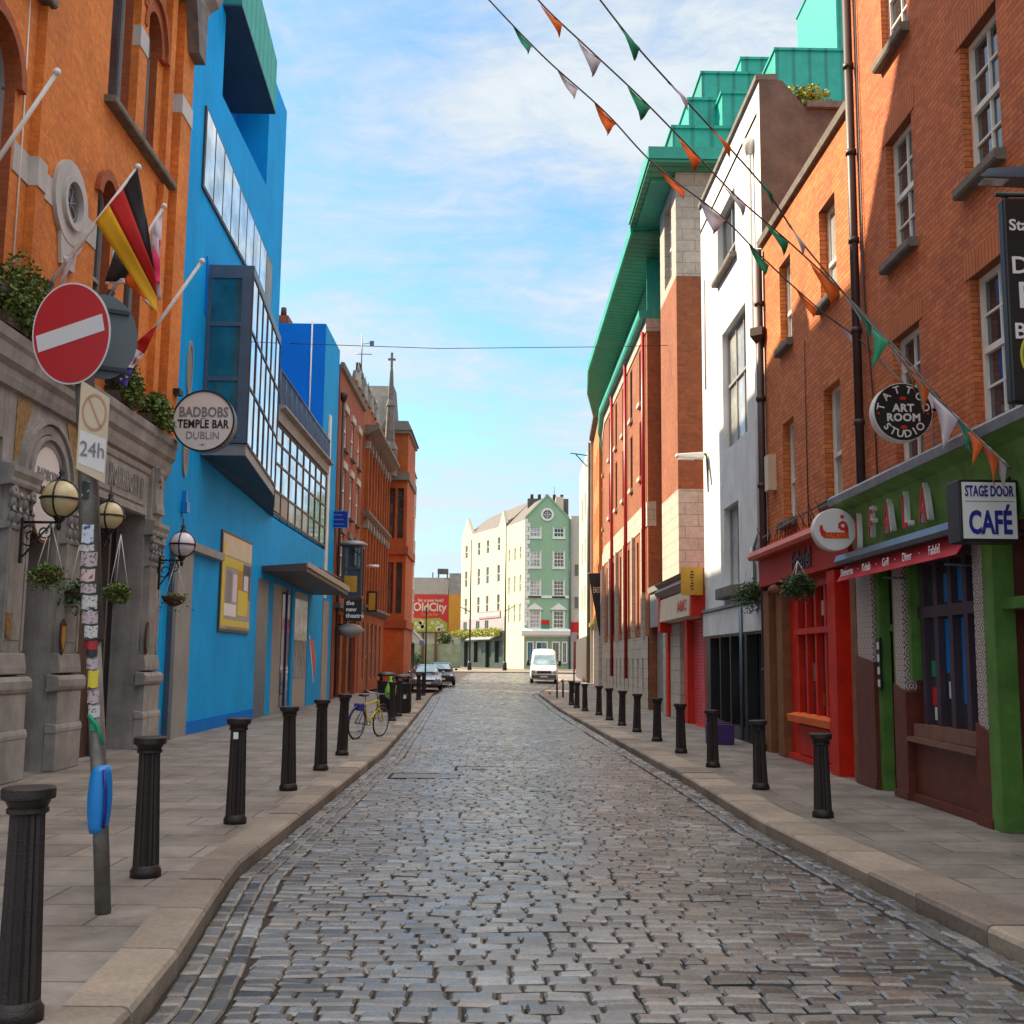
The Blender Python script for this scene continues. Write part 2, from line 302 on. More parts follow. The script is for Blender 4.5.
M['leaf'] = leafm('green_leaves', (.035, .085, .012), (.16, .22, .035)); M['leaf_d'] = leafm('dark_leaves', (.02, .06, .02), (.06, .15, .05)); M['leaf_y'] = leafm('yellow_green_leaves', (.20, .26, .02), (.42, .40, .04))

# ------------------------------------------------------------ mesh helpers
class Fr:
    """a facade's own frame: u along it, z up, n out of it"""
    def __init__(s, ox, oy, ux, uy, nx, ny): s.o = (ox, oy); s.u = (ux, uy); s.n = (nx, ny)
    def P(s, u, z, n=0.): return (s.o[0]+s.u[0]*u+s.n[0]*n, s.o[1]+s.u[1]*u+s.n[1]*n, z)
    def off(s, n): return Fr(s.o[0]+s.n[0]*n, s.o[1]+s.n[1]*n, *s.u, *s.n)
def FL(x): return Fr(x, 0, 0, 1, 1, 0)      # left-hand walls, face +x
def FRt(x): return Fr(x, 0, 0, 1, -1, 0)    # right-hand walls, face -x
def FC(y): return Fr(0, y, 1, 0, 0, -1)     # walls and signs that face the camera
def FA(p, q, side=0):                                # wall between two ground points, outward to the right-hand side seen from p to q turned to face -y
    d = Vector((q[0]-p[0], q[1]-p[1])).normalized(); n = Vector((d.y, -d.x))
    if (side and n.x*side < 0) or (not side and n.y > 0): n = -n
    return Fr(p[0], p[1], d.x, d.y, n.x, n.y)
def at(o): # frame for local building
    return Fr(0, 0, 1, 0, 0, -1)
class MB:
    def __init__(s): s.v = []; s.f = []; s.m = []; s.sm = []; s.t = None
    def add(s, vs, fs, mi=0, smooth=False):
        k = len(s.v); s.v += [tuple(v) for v in vs]
        for f in fs: s.f.append([i+k for i in f]); s.m.append(mi); s.sm.append(smooth)
        return s
    def hexa(s, p, mi=0): # 8 corners: bottom 4 then top 4
        return s.add(p, [(0, 1, 2, 3), (4, 5, 6, 7), (0, 1, 5, 4), (1, 2, 6, 5), (2, 3, 7, 6), (3, 0, 4, 7)], mi)
    def box(s, fr, u0, u1, z0, z1, n0, n1, mi=0):
        P = fr.P; return s.hexa([P(u0, z0, n0), P(u1, z0, n0), P(u1, z0, n1), P(u0, z0, n1), P(u0, z1, n0), P(u1, z1, n0), P(u1, z1, n1), P(u0, z1, n1)], mi)
    def wb(s, x0, x1, y0, y1, z0, z1, mi=0):
        return s.hexa([(x0, y0, z0), (x1, y0, z0), (x1, y1, z0), (x0, y1, z0), (x0, y0, z1), (x1, y0, z1), (x1, y1, z1), (x0, y1, z1)], mi)
    def quad(s, a, b, c, d, mi=0): return s.add([a, b, c, d], [(0, 1, 2, 3)], mi)
    def ext(s, fr, pts, n0, n1, mi=0): # polygon in (u,z) pushed along n
        k = len(pts); vs = [fr.P(u, z, n0) for u, z in pts]+[fr.P(u, z, n1) for u, z in pts]
        return s.add(vs, [tuple(range(k)), tuple(range(2*k-1, k-1, -1))]+[(i, (i+1) % k, k+(i+1) % k, k+i) for i in range(k)], mi)
    def prof(s, fr, pts, u0, u1, mi=0): # profile in (n,z) swept along u (mouldings)
        k = len(pts); vs = [fr.P(u0, z, n) for n, z in pts]+[fr.P(u1, z, n) for n, z in pts]
        return s.add(vs, [tuple(range(k)), tuple(range(2*k-1, k-1, -1))]+[(i, (i+1) % k, k+(i+1) % k, k+i) for i in range(k)], mi)
    def lathe(s, c, prof, seg=20, mi=0, smooth=True, flute=0., nfl=0):
        vs = []
        for r, z in prof:
            for i in range(seg):
                a = 2*math.pi*i/seg; rr = r*(1-flute*(i % 2)) if nfl else r
                vs.append((c[0]+rr*math.cos(a), c[1]+rr*math.sin(a), c[2]+z))
        fs = [(j*seg+i, j*seg+(i+1) % seg, (j+1)*seg+(i+1) % seg, (j+1)*seg+i) for j in range(len(prof)-1) for i in range(seg)]
        fs += [tuple(range(seg))[::-1], tuple(range((len(prof)-1)*seg, len(prof)*seg))]
        return s.add(vs, fs, mi, smooth)
    def tube(s, pts, r, seg=8, mi=0, r1=None, closed=False):
        pts = [Vector(p) for p in pts]; n = len(pts); vs = []; r1 = r if r1 is None else r1
        ref = Vector((0, 0, 1))
        for i, p in enumerate(pts):
            if closed: t = pts[(i+1) % n]-pts[i-1]
            else: t = pts[min(i+1, n-1)]-pts[max(i-1, 0)]
            t.normalize(); a = t.cross(ref if abs(t.z) < .95 else Vector((1, 0, 0))).normalized(); b = t.cross(a)
            rr = r+(r1-r)*i/max(1, n-1)
            for k in range(seg):
                q = 2*math.pi*k/seg; vs.append(p+a*math.cos(q)*rr+b*math.sin(q)*rr)
        m = n if closed else n-1
        fs = [(j*seg+i, j*seg+(i+1) % seg, ((j+1) % n)*seg+(i+1) % seg, ((j+1) % n)*seg+i) for j in range(m) for i in range(seg)]
        if not closed: fs += [tuple(range(seg)), tuple(range((n-1)*seg, n*seg))]
        return s.add(vs, fs, mi, True)
    def disc(s, fr, u, z, r, n0, n1, seg=40, mi=0, rz=None):
        rz = rz or r; return s.ext(fr, [(u+r*math.cos(2*math.pi*i/seg), z+rz*math.sin(2*math.pi*i/seg)) for i in range(seg)], n0, n1, mi)
    def ring(s, fr, u, z, r0, r1, n0, n1, seg=36, mi=0, a0=0, a1=360, sz=1):
        full = (a1-a0) == 360; k = seg if full else seg+1
        an = [R(a0+(a1-a0)*i/seg) for i in range(k)]
        vs = []
        for a in an:
            for rr, nn in ((r0, n0), (r1, n0), (r1, n1), (r0, n1)): vs.append(fr.P(u+rr*math.cos(a), z+rr*sz*math.sin(a), nn))
        fs = []
        for i in range(seg):
            j = (i+1) % k
            for q in range(4): fs.append((i*4+q, j*4+q, j*4+(q+1) % 4, i*4+(q+1) % 4))
        if not full: fs += [(0, 1, 2, 3), ((k-1)*4, (k-1)*4+1, (k-1)*4+2, (k-1)*4+3)]
        return s.add(vs, fs, mi)
    def sphere(s, c, r, seg=20, rings=12, mi=0, sz=1):
        return s.lathe(c, [(max(.001, r*math.sin(math.pi*j/rings)), -r*sz*math.cos(math.pi*j/rings)) for j in range(rings+1)], seg, mi)
    def wall(s, fr, u0, u1, z0, z1, ops=(), n=0., depth=.22, body=3., mi=0, rmi=None, caps=True):
        """facade sheet with openings (a,b,c,d[,arch rise]), their reveals, and the building body behind it"""
        rmi = mi if rmi is None else rmi; P = fr.P
        us = sorted(set([u0, u1]+[o[0] for o in ops]+[o[1] for o in ops])); zs = sorted(set([z0, z1]+[o[2] for o in ops]+[o[3] for o in ops]))
        us = [u for u in us if u0 <= u <= u1]; zs = [z for z in zs if z0 <= z <= z1]
        for a, b in zip(us, us[1:]):
            for c, d in zip(zs, zs[1:]):
                cu, cz = (a+b)/2, (c+d)/2
                if any(o[0] < cu < o[1] and o[2] < cz < o[3] for o in ops): continue
                s.quad(P(a, c, n), P(b, c, n), P(b, d, n), P(a, d, n), mi)
        for o in ops:
            a, b, c, d = o[:4]; q = n-depth
            s.quad(P(a, c, n), P(a, d, n), P(a, d, q), P(a, c, q), rmi); s.quad(P(b, c, n), P(b, d, n), P(b, d, q), P(b, c, q), rmi)
            s.quad(P(a, c, n), P(b, c, n), P(b, c, q), P(a, c, q), rmi)
            if len(o) > 4 and o[4]:
                h = o[4]; k = 14; cu = (a+b)/2; rr = (b-a)/2
                pt = [(cu-rr*math.cos(math.pi*i/k), d-h+h*math.sin(math.pi*i/k)) for i in range(k+1)]
                for i in range(k):
                    p, r2 = pt[i], pt[i+1]
                    s.quad(P(p[0], p[1], n), P(r2[0], r2[1], n), P(r2[0], d, n), P(p[0], d, n), mi)
                    s.quad(P(p[0], p[1], n), P(r2[0], r2[1], n), P(r2[0], r2[1], q), P(p[0], p[1], q), rmi)
            else: s.quad(P(a, d, n), P(b, d, n), P(b, d, q), P(a, d, q), rmi)
        if body and caps:
            q = n-body
            s.quad(P(u0, z0, n), P(u0, z1, n), P(u0, z1, q), P(u0, z0, q), mi); s.quad(P(u1, z0, n), P(u1, z1, n), P(u1, z1, q), P(u1, z0, q), mi)
            s.quad(P(u0, z1, n), P(u1, z1, n), P(u1, z1, q), P(u0, z1, q), mi); s.quad(P(u0, z0, q), P(u1, z0, q), P(u1, z1, q), P(u0, z1, q), mi)
        return s
    def leaves(s, c, rad, n, size, mi=0, seed=1, droop=0.):
        rg = random.Random(seed)
        for _ in range(n):
            d = Vector((rg.gauss(0, 1), rg.gauss(0, 1), rg.gauss(0, 1))).normalized()*(rg.random()**.45)
            lump = 1+.25*math.sin(d.x*5+seed)*math.cos(d.z*4+seed*2)
            p = Vector((c[0]+d.x*rad[0]*lump, c[1]+d.y*rad[1]*lump, c[2]+d.z*rad[2]*lump-droop*rg.random()*abs(d.x)))
            a = Vector((rg.gauss(0, 1), rg.gauss(0, 1), rg.gauss(0, .6))).normalized(); b = a.cross(Vector((rg.gauss(0, 1), rg.gauss(0, 1), rg.gauss(0, 1)))).normalized()
            l = size*rg.uniform(.6, 1.4)
            s.add([p-a*l*.5, p+b*l*.28, p+a*l*.5, p-b*l*.28], [(0, 1, 2, 3)], mi)
        return s
    def build(s, name, mats, parent=None, local=False, bevel=0., norm=True):
        me = bpy.data.meshes.new(name); me.from_pydata(s.v, [], s.f)
        if not isinstance(mats, (list, tuple)): mats = [mats]
        for q in mats: me.materials.append(M[q] if isinstance(q, str) else q)
        me.polygons.foreach_set('material_index', s.m); me.polygons.foreach_set('use_smooth', s.sm)
        if s.t is not None:
            at_ = me.attributes.new('tone', 'FLOAT', 'FACE'); at_.data.foreach_set('value', s.t)
        if norm:
            b = bmesh.new(); b.from_mesh(me); bmesh.ops.recalc_face_normals(b, faces=b.faces); b.to_mesh(me); b.free()
        o = bpy.data.objects.new(name, me); C.objects.link(o)
        if parent is not None:
            o.parent = parent
            if not local: o.location = -(world_loc(parent))
        if bevel:
            bv = o.modifiers.new('bevel', 'BEVEL'); bv.width = bevel; bv.segments = 2; bv.limit_method = 'ANGLE'; bv.angle_limit = R(50)
        return o
def world_loc(o):
    v = Vector((0, 0, 0))
    while o is not None: v = v+o.location; o = o.parent
    return v
def tag(o, label, cat, group=None, kind=None):
    o['label'] = label; o['category'] = cat
    if group: o['group'] = group
    if kind: o['kind'] = kind
    return o
def thing(name, label, cat, loc=(0, 0, 0), group=None, rz=0):
    o = bpy.data.objects.new(name, None); C.objects.link(o); o.location = loc; o.rotation_euler = (0, 0, rz); o.empty_display_size = .2
    return tag(o, label, cat, group)
def struct(o, label=None):
    o['kind'] = 'structure'
    if label: o['label'] = label
    return o
def dup(root, loc, rz=0, label=None):
    def cp(o, par):
        c = o.copy(); C.objects.link(c); c.parent = par
        for ch in [x for x in list(C.objects) if x.parent == o]: cp(ch, c)
        return c
    r = cp(root, None); r.location = loc; r.rotation_euler = (0, 0, rz)
    if label: r['label'] = label
    return r
def text(name, body, fr, u, z, n, size, mt, parent, depth=.01, align='CENTER', bold=0., sx=1., spacing=1., rot=0., local=False, flip=False):
    cu = bpy.data.curves.new(name, 'FONT'); cu.body = body; cu.size = size; cu.align_x = align; cu.align_y = 'CENTER'
    cu.extrude = depth/2; cu.offset = bold; cu.space_character = spacing; cu.resolution_u = 3
    t = bpy.data.objects.new(name, cu); C.objects.link(t)
    dg = bpy.context.evaluated_depsgraph_get(); dg.update()
    me = bpy.data.meshes.new_from_object(t.evaluated_get(dg)); bpy.data.objects.remove(t); bpy.data.curves.remove(cu)
    ca, sa = math.cos(rot), math.sin(rot); sg = -1 if flip else 1
    for v in me.vertices:
        x, y, q = v.co.x*sx, v.co.y, v.co.z
        x, y = x*ca-y*sa, x*sa+y*ca
        v.co = fr.P(u+x*sg, z+y, n+q)
    me.materials.clear(); me.materials.append(M[mt]); me.name = name
    b = bmesh.new(); b.from_mesh(me); bmesh.ops.recalc_face_normals(b, faces=b.faces); b.to_mesh(me); b.free()
    o = bpy.data.objects.new(name, me); C.objects.link(o); o.parent = parent
    if not local: o.location = -world_loc(parent)
    return o
def window(fr, a, b, c, d, parent, n=0., depth=.14, fm='frame_w', gm='glass_d', cols=1, rows=1, fw_=.05, mid=True, bar=.02, arch=0., name='window', tier=None):
    """frame > pane ; sits `depth` behind the wall face"""
    f = MB(); q = n-depth
    if arch:
        k = 12; cu = (a+b)/2; rr = (b-a)/2
        out = [(cu-rr*math.cos(math.pi*i/k), d-arch+arch*math.sin(math.pi*i/k)) for i in range(k+1)]
        for (p, r2) in zip(out, out[1:]):
            i1 = (cu+(p[0]-cu)*(1-fw_/rr), p[1]-fw_*.8); i2 = (cu+(r2[0]-cu)*(1-fw_/rr), r2[1]-fw_*.8)
            f.ext(fr, [p, r2, i2, i1], q-.05, q+.02)
        top = d-arch
    else: top = d; f.box(fr, a, b, d-fw_, d, q-.05, q+.02)
    f.box(fr, a, a+fw_, c, top-(0 if arch else fw_), q-.05, q+.02); f.box(fr, b-fw_, b, c, top-(0 if arch else fw_), q-.05, q+.02)
    f.box(fr, a+fw_, b-fw_, c, c+fw_, q-.05, q+.03)
    zm = c+(d-c)*(tier if tier else .5)
    if mid: f.box(fr, a+fw_, b-fw_, zm-fw_*.5, zm+fw_*.5, q-.04, q+.03)
    halves = ((c+fw_, zm-fw_*.5), (zm+fw_*.5, d-fw_)) if mid else ((c+fw_, d-fw_),)
    for (z0, z1) in halves:
        for i in range(1, cols):
            u = a+fw_+(b-a-2*fw_)*i/cols; f.box(fr, u-bar/2, u+bar/2, z0, z1, q-.03, q+.012)
        for j in range(1, rows):
            z = z0+(z1-z0)*j/rows; f.box(fr, a+fw_, b-fw_, z-bar/2, z+bar/2, q-.03, q+.009)
    o = f.build(name, fm, parent)
    p = MB(); 
    if arch: p.ext(fr, out+[(b, c), (a, c)], q-.03, q-.02)
    else: p.box(fr, a, b, c, d, q-.03, q-.02)
    p.build('pane', gm, o)
    return o
def sill(fr, a, b, z, parent, n=0., h=.14, out=.16, mt='slate_sill', ov=.08):
    s = MB(); s.prof(fr, [(n-.1, z-h), (n+out-.02, z-h), (n+out, z-h+.03), (n+out, z-.03), (n-.1, z)], a-ov, b+ov); return s.build('window_sill', mt, parent)
rnd = random.Random(7)

M['flag_cover'] = mat('stone_infill', (.17, .155, .145), .5, var=.5, scale=9, bump=.8, bscale=30)

# ============================================================ ground, road, kerbs, pavements
def g(y):                     # the street climbs gently at its far end
    return 0. if y < 62 else min(.80, (y-62)*.0138)
def lerp(tab, y):
    if y <= tab[0][0]: return tab[0][1]
    for (a, p), (b, q) in zip(tab, tab[1:]):
        if y <= b: return p+(q-p)*(y-a)/(b-a)
    return tab[-1][1]
KL = [(-12, -1.7), (6.2, -1.78), (7.1, -1.88), (8.3, -2.02), (9.7, -2.17), (12.6, -2.17), (21.5, -2.14), (30, -2.38), (45, -2.85), (56, -3.25)]
KR = [(-12, 4.2), (4, 3.6), (7.2, 3.27), (10.5, 3.04), (12.7, 2.9), (17, 2.88), (24, 2.69), (41, 2.27), (60, 2.15), (80, 4.6)]
kL = lambda y: lerp(KL, y); kR = lambda y: lerp(KR, y)
ROAD = -.125
def strip(name, ys, xl, xr, z, mt, label=None):
    b = MB(); vs = []
    for y in ys: vs += [(xl(y), y, g(y)+z), (xr(y), y, g(y)+z)]
    b.add(vs, [(2*i, 2*i+1, 2*i+3, 2*i+2) for i in range(len(ys)-1)]); return struct(b.build(name, mt), label)
ys_all = [-2500, -60, 0, 30, 62, 80, 100, 121, 160, 400, 4000]
strip('ground', ys_all, lambda y: -2500, lambda y: 2500, -.17, 'hill')
# one sett = chamfered top, worn and a little tilted
def setts():
    b = MB(); tone = []; rg = random.Random(3)
    def sett(p0, p1, p2, p3, zt):     # corners anticlockwise on the road plane
        c = [sum(p[k] for p in (p0, p1, p2, p3))/4 for k in (0, 1)]
        h = zt+rg.uniform(-.006, .006); tx, ty = rg.uniform(-.04, .04), rg.uniform(-.06, .06); ins = rg.uniform(.011, .02)
        L = math.dist(p0, p1); T = math.dist(p1, p2)
        bot = []; mid = []; top = []
        for p in (p0, p1, p2, p3):
            jx, jy = rg.uniform(-.004, .004), rg.uniform(-.004, .004)
            dx, dy = p[0]-c[0], p[1]-c[1]; zz = h+dx*tx+dy*ty
            bot.append((p[0]+jx, p[1]+jy, zt-.05)); mid.append((p[0]+jx, p[1]+jy, zz-.014))
            top.append((c[0]+dx*(1-2*ins/max(L, .05))+jx, c[1]+dy*(1-2*ins/max(T, .05))+jy, zz))
        b.add(bot+mid+top, [(8, 9, 10, 11)]+[(4+i, 4+(i+1) % 4, 8+(i+1) % 4, 8+i) for i in range(4)]+[(i, (i+1) % 4, 4+(i+1) % 4, 4+i) for i in range(4)])
        t = min(1, max(0, rg.gauss(.5, .24))); tone.extend([t]*9)
    def hz(x, y):
        u = (x-kL(y))/(kR(y)-kL(y)); cam_ = .035*(1-(2*u-1)**2)
        return g(y)+ROAD+cam_+.006*math.sin(x*1.9+y*.7)+.008*math.sin(y*.83+x*.5)
    y = 2.2
    while y < 106:
        pitch = rg.uniform(.118, .142) if y < 45 else rg.uniform(.14, .17); gap = .009+rg.random()*.007; y1 = y+pitch-gap
        xl = kL(y)+.385; xr = kR(y)-.30; x = xl+rg.uniform(-.0, .05); wob = rg.uniform(0, 6)
        while x < xr-.08:
            L = rg.uniform(.165, .27) if rg.random() < .9 else rg.uniform(.11, .16)
            if y > 45: L *= 1.15
            L = min(L, xr-x); yy = lambda q: .018*math.sin(q*1.3+wob)+.010*math.sin(q*3.7+wob*2)
            xa, xb = x, x+L-gap
            sett((xa, y+yy(xa)), (xb, y+yy(xb)), (xb+rg.uniform(-.004, .004), y1+yy(xb)), (xa+rg.uniform(-.004, .004), y1+yy(xa)), hz(x+L/2, y))
            x += L
        y += pitch
    # gutter channels: rows laid along the kerb
    for side, rows in ((-1, 3), (1, 2)):
        for k in range(rows):
            y = 2.2+rg.random()*.2
            while y < 100:
                L = rg.uniform(.16, .27); w0, w1 = .02+k*.125, .02+(k+1)*.125-.014
                f = (lambda q: kL(q)) if side < 0 else (lambda q: kR(q)); s = -side
                pa = (f(y)+s*w0, y); pb = (f(y)+s*w1, y); pc = (f(y+L)+s*w1, y+L-.014); pd = (f(y+L)+s*w0, y+L-.014)
                if side < 0: sett(pa, pb, pc, pd, g(y)+ROAD+.0+k*.003)
                else: sett(pb, pa, pd, pc, g(y)+ROAD+.0+k*.003)
                y += L
    nb = len(b.f)
    ys = [-14+i*2 for i in range(61)]; vs = []
    for q in ys:
        for i in range(9):
            x = kL(q)+(kR(q)-kL(q))*i/8; vs.append((x, q, hz(x, q)-.024))
    b.add(vs, [(j*9+i, j*9+i+1, (j+1)*9+i+1, (j+1)*9+i) for j in range(len(ys)-1) for i in range(8)], 1)
    tone.extend([.5]*(len(b.f)-nb)); b.t = tone
    o = b.build('road', ['sett', 'joint'], norm=True); struct(o, 'cobbled roadway of worn grey stone setts')
setts()
strip('far_street', [56, 62, 80, 107, 121], lambda y: -30, lambda y: (kL(y) if y < 107 else 30), -.115, 'joint')
def kerb(side):
    b = MB(); tone = []; rg = random.Random(5+side); f = kL if side < 0 else kR
    y = -6.
    while y < (57 if side < 0 else 100):
        L = rg.uniform(.75, 1.15); wd = .335 if side < 0 else .50
        y1 = y+L-.02; s = side; h = rg.uniform(-.008, .008)
        a, c = f(y), f(y1); G0, G1 = g(y), g(y1); e = .02
        o = lambda x, yy, z: (x, yy, z)
        vs = []
        for (x, yy, gg) in ((a, y, G0), (c, y1, G1)):
            d = 1 if yy == y1 else -1
            vs += [o(x, yy, gg-.17), o(x-s*.006, yy, gg-.035), o(x+s*.012, yy, gg-.010+h), o(x+s*.04, yy, gg+h), o(x+s*wd, yy, gg+h), o(x+s*wd, yy, gg-.17)]
        b.add(vs, [(0, 1, 2, 3, 4, 5), (11, 10, 9, 8, 7, 6)]+[(i, (i+1) % 6, 6+(i+1) % 6, 6+i) for i in range(6)])
        tone.extend([rg.random()]*8); y += L
    b.t = tone; struct(b.build('kerb', 'kerb'), 'granite kerbstones edging the cobbled road')
kerb(-1); kerb(1)
ysp = [-14, -6, 0, 4, 6, 7, 8, 9, 10, 11, 12.6, 15, 18, 21.5, 25, 30, 36, 42, 50, 56.8]
strip('pavement', ysp, lambda y: -9.5, lambda y: kL(y)-.335, -.004, 'flag_stone', 'stone flag pavement on the left of the street')
strip('pavement', ysp+[62, 70, 80, 100], lambda y: kR(y)+.5, lambda y: 9.5, -.004, 'flag_stone', 'stone flag pavement on the right of the street')
strip('road_crossing', [107.5, 121], lambda y: -60, lambda y: 60, -.05, 'kerb')

def cover(px, py, w_, d_, lab, mt):
    x, y = G(px, py, ROAD); t = thing('inspection_cover', lab, 'manhole cover', (x, y, ROAD), 'covers set in the cobbles'); z = ROAD+.024
    b = MB(); b.wb(x-w_, x+w_, y-d_, y-d_+.04, z-.06, z+.012); b.wb(x-w_, x+w_, y+d_-.04, y+d_, z-.06, z+.012); b.wb(x-w_, x-w_+.04, y-d_+.04, y+d_-.04, z-.06, z+.012); b.wb(x+w_-.04, x+w_, y-d_+.04, y+d_-.04, z-.06, z+.008); b.build('frame', 'joint', t)
    b = MB(); b.wb(x-w_+.045, x+w_-.045, y-d_+.045, y+d_-.045, z-.06, z+.008); b.build('lid', mt, t)
cover(425, 778, .55, .38, 'rectangular cover set in the middle of the cobbled road', 'flag_cover')
cover(480, 770, .42, .30, 'smaller rectangular cover beside the larger one in the cobbles', 'flag_cover')
# ============================================================ bollards
def make_bollard(h, r):
    t = thing('bollard', '', 'bollard')
    b = MB(); seg = 32
    b.lathe((0, 0, 0), [(r*1.12, 0), (r*1.12, .05), (r*.98, .07), (r*.95, .09)], seg); b.build('foot', 'iron', t, True)
    b = MB(); b.lathe((0, 0, 0), [(r*.95, .09), (r*.86, h*.45), (r*.76, h-.13)], seg, smooth=False, flute=.12, nfl=16); b.build('fluted_shaft', 'iron', t, True)
    b = MB(); b.lathe((0, 0, 0), [(r*.76, h-.13), (r*.92, h-.12), (r*.92, h-.10), (r*.84, h-.095), (r*1.0, h-.062), (r*1.17, h-.055), (r*1.19, h-.045), (r*1.19, h-.008), (r*1.12, h), (.01, h+.001)], seg, smooth=False); b.build('cap', 'iron', t, True)
    return t
ordn = ['nearest', 'second', 'third', 'fourth', 'fifth', 'sixth', 'seventh', 'eighth', 'ninth', 'tenth', 'eleventh', 'twelfth']
LB = [(-2.24, 5.56), (-2.73, 9.07), (-2.7, 11.94), (-2.7, 14.91), (-2.7, 17.58), (-2.75, 20.3), (-2.92, 31.6), (-2.98, 34.2), (-3.07, 37.5), (-3.32, 47.7), (-3.5, 53.5)]
RB = [(3.65, 12.8), (3.59, 15.53), (3.54, 18.68), (3.47, 21.46), (3.46, 24.61), (3.40, 27.69), (3.33, 30.37), (3.27, 33.12), (3.23, 36.11), (3.0, 38.88), (2.9, 41.44), (2.87, 44.0)]
bl = make_bollard(1.07, .105); br = make_bollard(.92, .105)
for grp, pts, src, side in (('bollards along the left kerb', LB, bl, 'left'), ('bollards along the right kerb', RB, br, 'right')):
    for i, (x, y) in enumerate(pts):
        lab = '%s fluted black iron bollard from the camera on the %s pavement' % (ordn[i], side)
        o = src if i == 0 else dup(src, (x, y, 0), i*.7)
        o.location = (x, y, 0); o['label'] = lab; o['group'] = grp; o.rotation_euler = (R(rnd.uniform(-1.2, 1.2)), R(rnd.uniform(-1.4, 1.4)), i*.7)
s = MB(); s.box(FC(11.94-.1), -.03-2.7, .02-2.7, .86, .93, 0, .004)
o = s.build('sticker', 'white'); tag(o, 'small white sticker on the third left bollard under its cap', 'sticker')

# ============================================================ pub on the left (grey carved stone below, orange brick above)
PX = -6.8
def pub():
    t = thing('pub_building', 'tall orange brick pub with carved grey stone ground floor at far left', 'building', (PX, 16, 0))
    fr = FL(PX)
    ops = [(18.16, 19.18, 11.2, 14.35, .7), (19.72, 20.66, 11.2, 13.95, .65), (18.02, 18.72, 6.35, 9.75, .35), (19.5, 20.4, 6.35, 9.75, .4),
           (13.35, 14.75, 6.6, 10.2, .7), (11.2, 12.6, 6.6, 10.2, .7), (13.35, 14.75, 11.3, 14.3, .6)]
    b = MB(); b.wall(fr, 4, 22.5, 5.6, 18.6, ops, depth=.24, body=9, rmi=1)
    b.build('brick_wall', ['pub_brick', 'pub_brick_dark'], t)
    # projecting piers and brick arches
    for (u0, u1, z0, z1) in ((15.32, 15.62, 6, 11.1), (21.05, 21.35, 11.2, 15.2), (21.75, 22.5, 5.9, 15.2), (21.05, 21.35, 6, 10.9), (19.22, 19.68, 11.2, 15.2)):
        b = MB(); b.box(fr, u0, u1, z0, z1, .002, .13 if u0 < 21.5 else .18); b.build('brick_pier', 'pub_brick', t)
    for (a, c, top, h) in ((18.16, 19.18, 14.35, .7), (19.72, 20.66, 13.95, .65), (18.02, 18.72, 9.75, .35), (19.5, 20.4, 9.75, .4), (13.35, 14.75, 10.2, .7)):
        b = MB(); r = (c-a)/2; b.ring(fr, (a+c)/2, top-h, r, r+.17, .003, .09, a0=0, a1=180, seg=16, sz=h/r)
        if a > 18.1 and top > 10: b.ring(fr, (a+c)/2, top-h, r+.17, r+.3, .003, .16, a0=0, a1=180, seg=16, sz=h/r)
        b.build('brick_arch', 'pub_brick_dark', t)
    for k, o in enumerate(ops): window(fr, o[0], o[1], o[2], o[3], t, depth=.17, fm='frame_g', cols=1, mid=(k not in (0, 1)), fw_=.07, arch=o[4] if len(o) > 4 else 0, name='arched_window' if len(o) > 4 else 'window')
    # pale stone bands
    for (u0, u1, z0, z1, n) in ((21.35, 21.745, 12.75, 13.15, .006), (21.746, 22.503, 12.75, 13.15, .19), (19.217, 19.683, 12.75, 13.15, .136), (4, 13.3, 8.35, 8.78, .006), (14.8, 15.316, 8.35, 8.78, .006), (15.317, 15.623, 8.35, 8.78, .136), (15.624, 16.2, 8.4, 8.8, .006), (17.4, 18.0, 8.4, 8.8, .006), (18.8, 19.4, 8.4, 8.8, .006), (20.5, 21.05, 8.4, 8.8, .006)):
        b = MB(); b.box(fr, u0, u1, z0, z1, -.01, n+.012); b.build('stone_band', 'stone_l', t)
    for (a, c, z) in ((18.1, 21.6, 11.18), (13.2, 15.4, 11.28), (13.3, 14.8, 6.6), (11.1, 12.7, 6.6)): sill(fr, a, c, z, t, h=.14, out=.2)
    # round window
    b = MB(); b.ring(fr, 16.8, 8.7, .36, .66, .003, .07); b.ring(fr, 16.8, 8.7, .33, .42, .02, .13); b.ext(fr, [(16.45, 8.2), (17.15, 8.2), (17.05, 7.65), (16.55, 7.65)], .003, .06)
    o = b.build('round_window', 'stone_l', t)
    b = MB(); b.disc(fr, 16.8, 8.7, .35, -.02, .03); p = b.build('pane', 'sign_grey', o)
    b = MB(); b.ring(fr, 16.8, 8.7, .24, .27, .03, .045)
    for a in (20, 80, 140): b.tube([fr.P(16.8+.25*math.cos(R(a)), 8.7+.25*math.sin(R(a)), .04), fr.P(16.8-.25*math.cos(R(a)), 8.7-.25*math.sin(R(a)), .04)], .012, 6)
    b.build('tracery', 'letter_g', o)
    # statue niche piece under the round window
    b = MB(); b.prof(fr, [(0, 15.15), (.35, 15.3), (.42, 15.5), (.6, 15.62), (.7, 15.9), (.74, 16.1), (0, 16.2)], 4, 22.7)
    for i in range(36): 
        u = 5+i*.46; b.box(fr, u, u+.14, 15.2, 15.55, .3, .55)
    b.build('cornice', 'stone', t)
    b = MB(); b.ext(fr, [(22.0, 14.2), (22.5, 14.2), (22.5, 15.3), (21.6, 15.3)], .185, .42); b.build('corbel', 'stone_d', t)
    b = MB(); P = fr.P
    b.hexa([P(4, 18.6, .2), P(22.5, 18.6, .2), P(22.5, 18.6, -9), P(4, 18.6, -9), P(4, 26, -.8), P(17.9, 26, -.8), P(17.9, 26, -7), P(4, 26, -7)]); b.build('roof', 'roof', t)
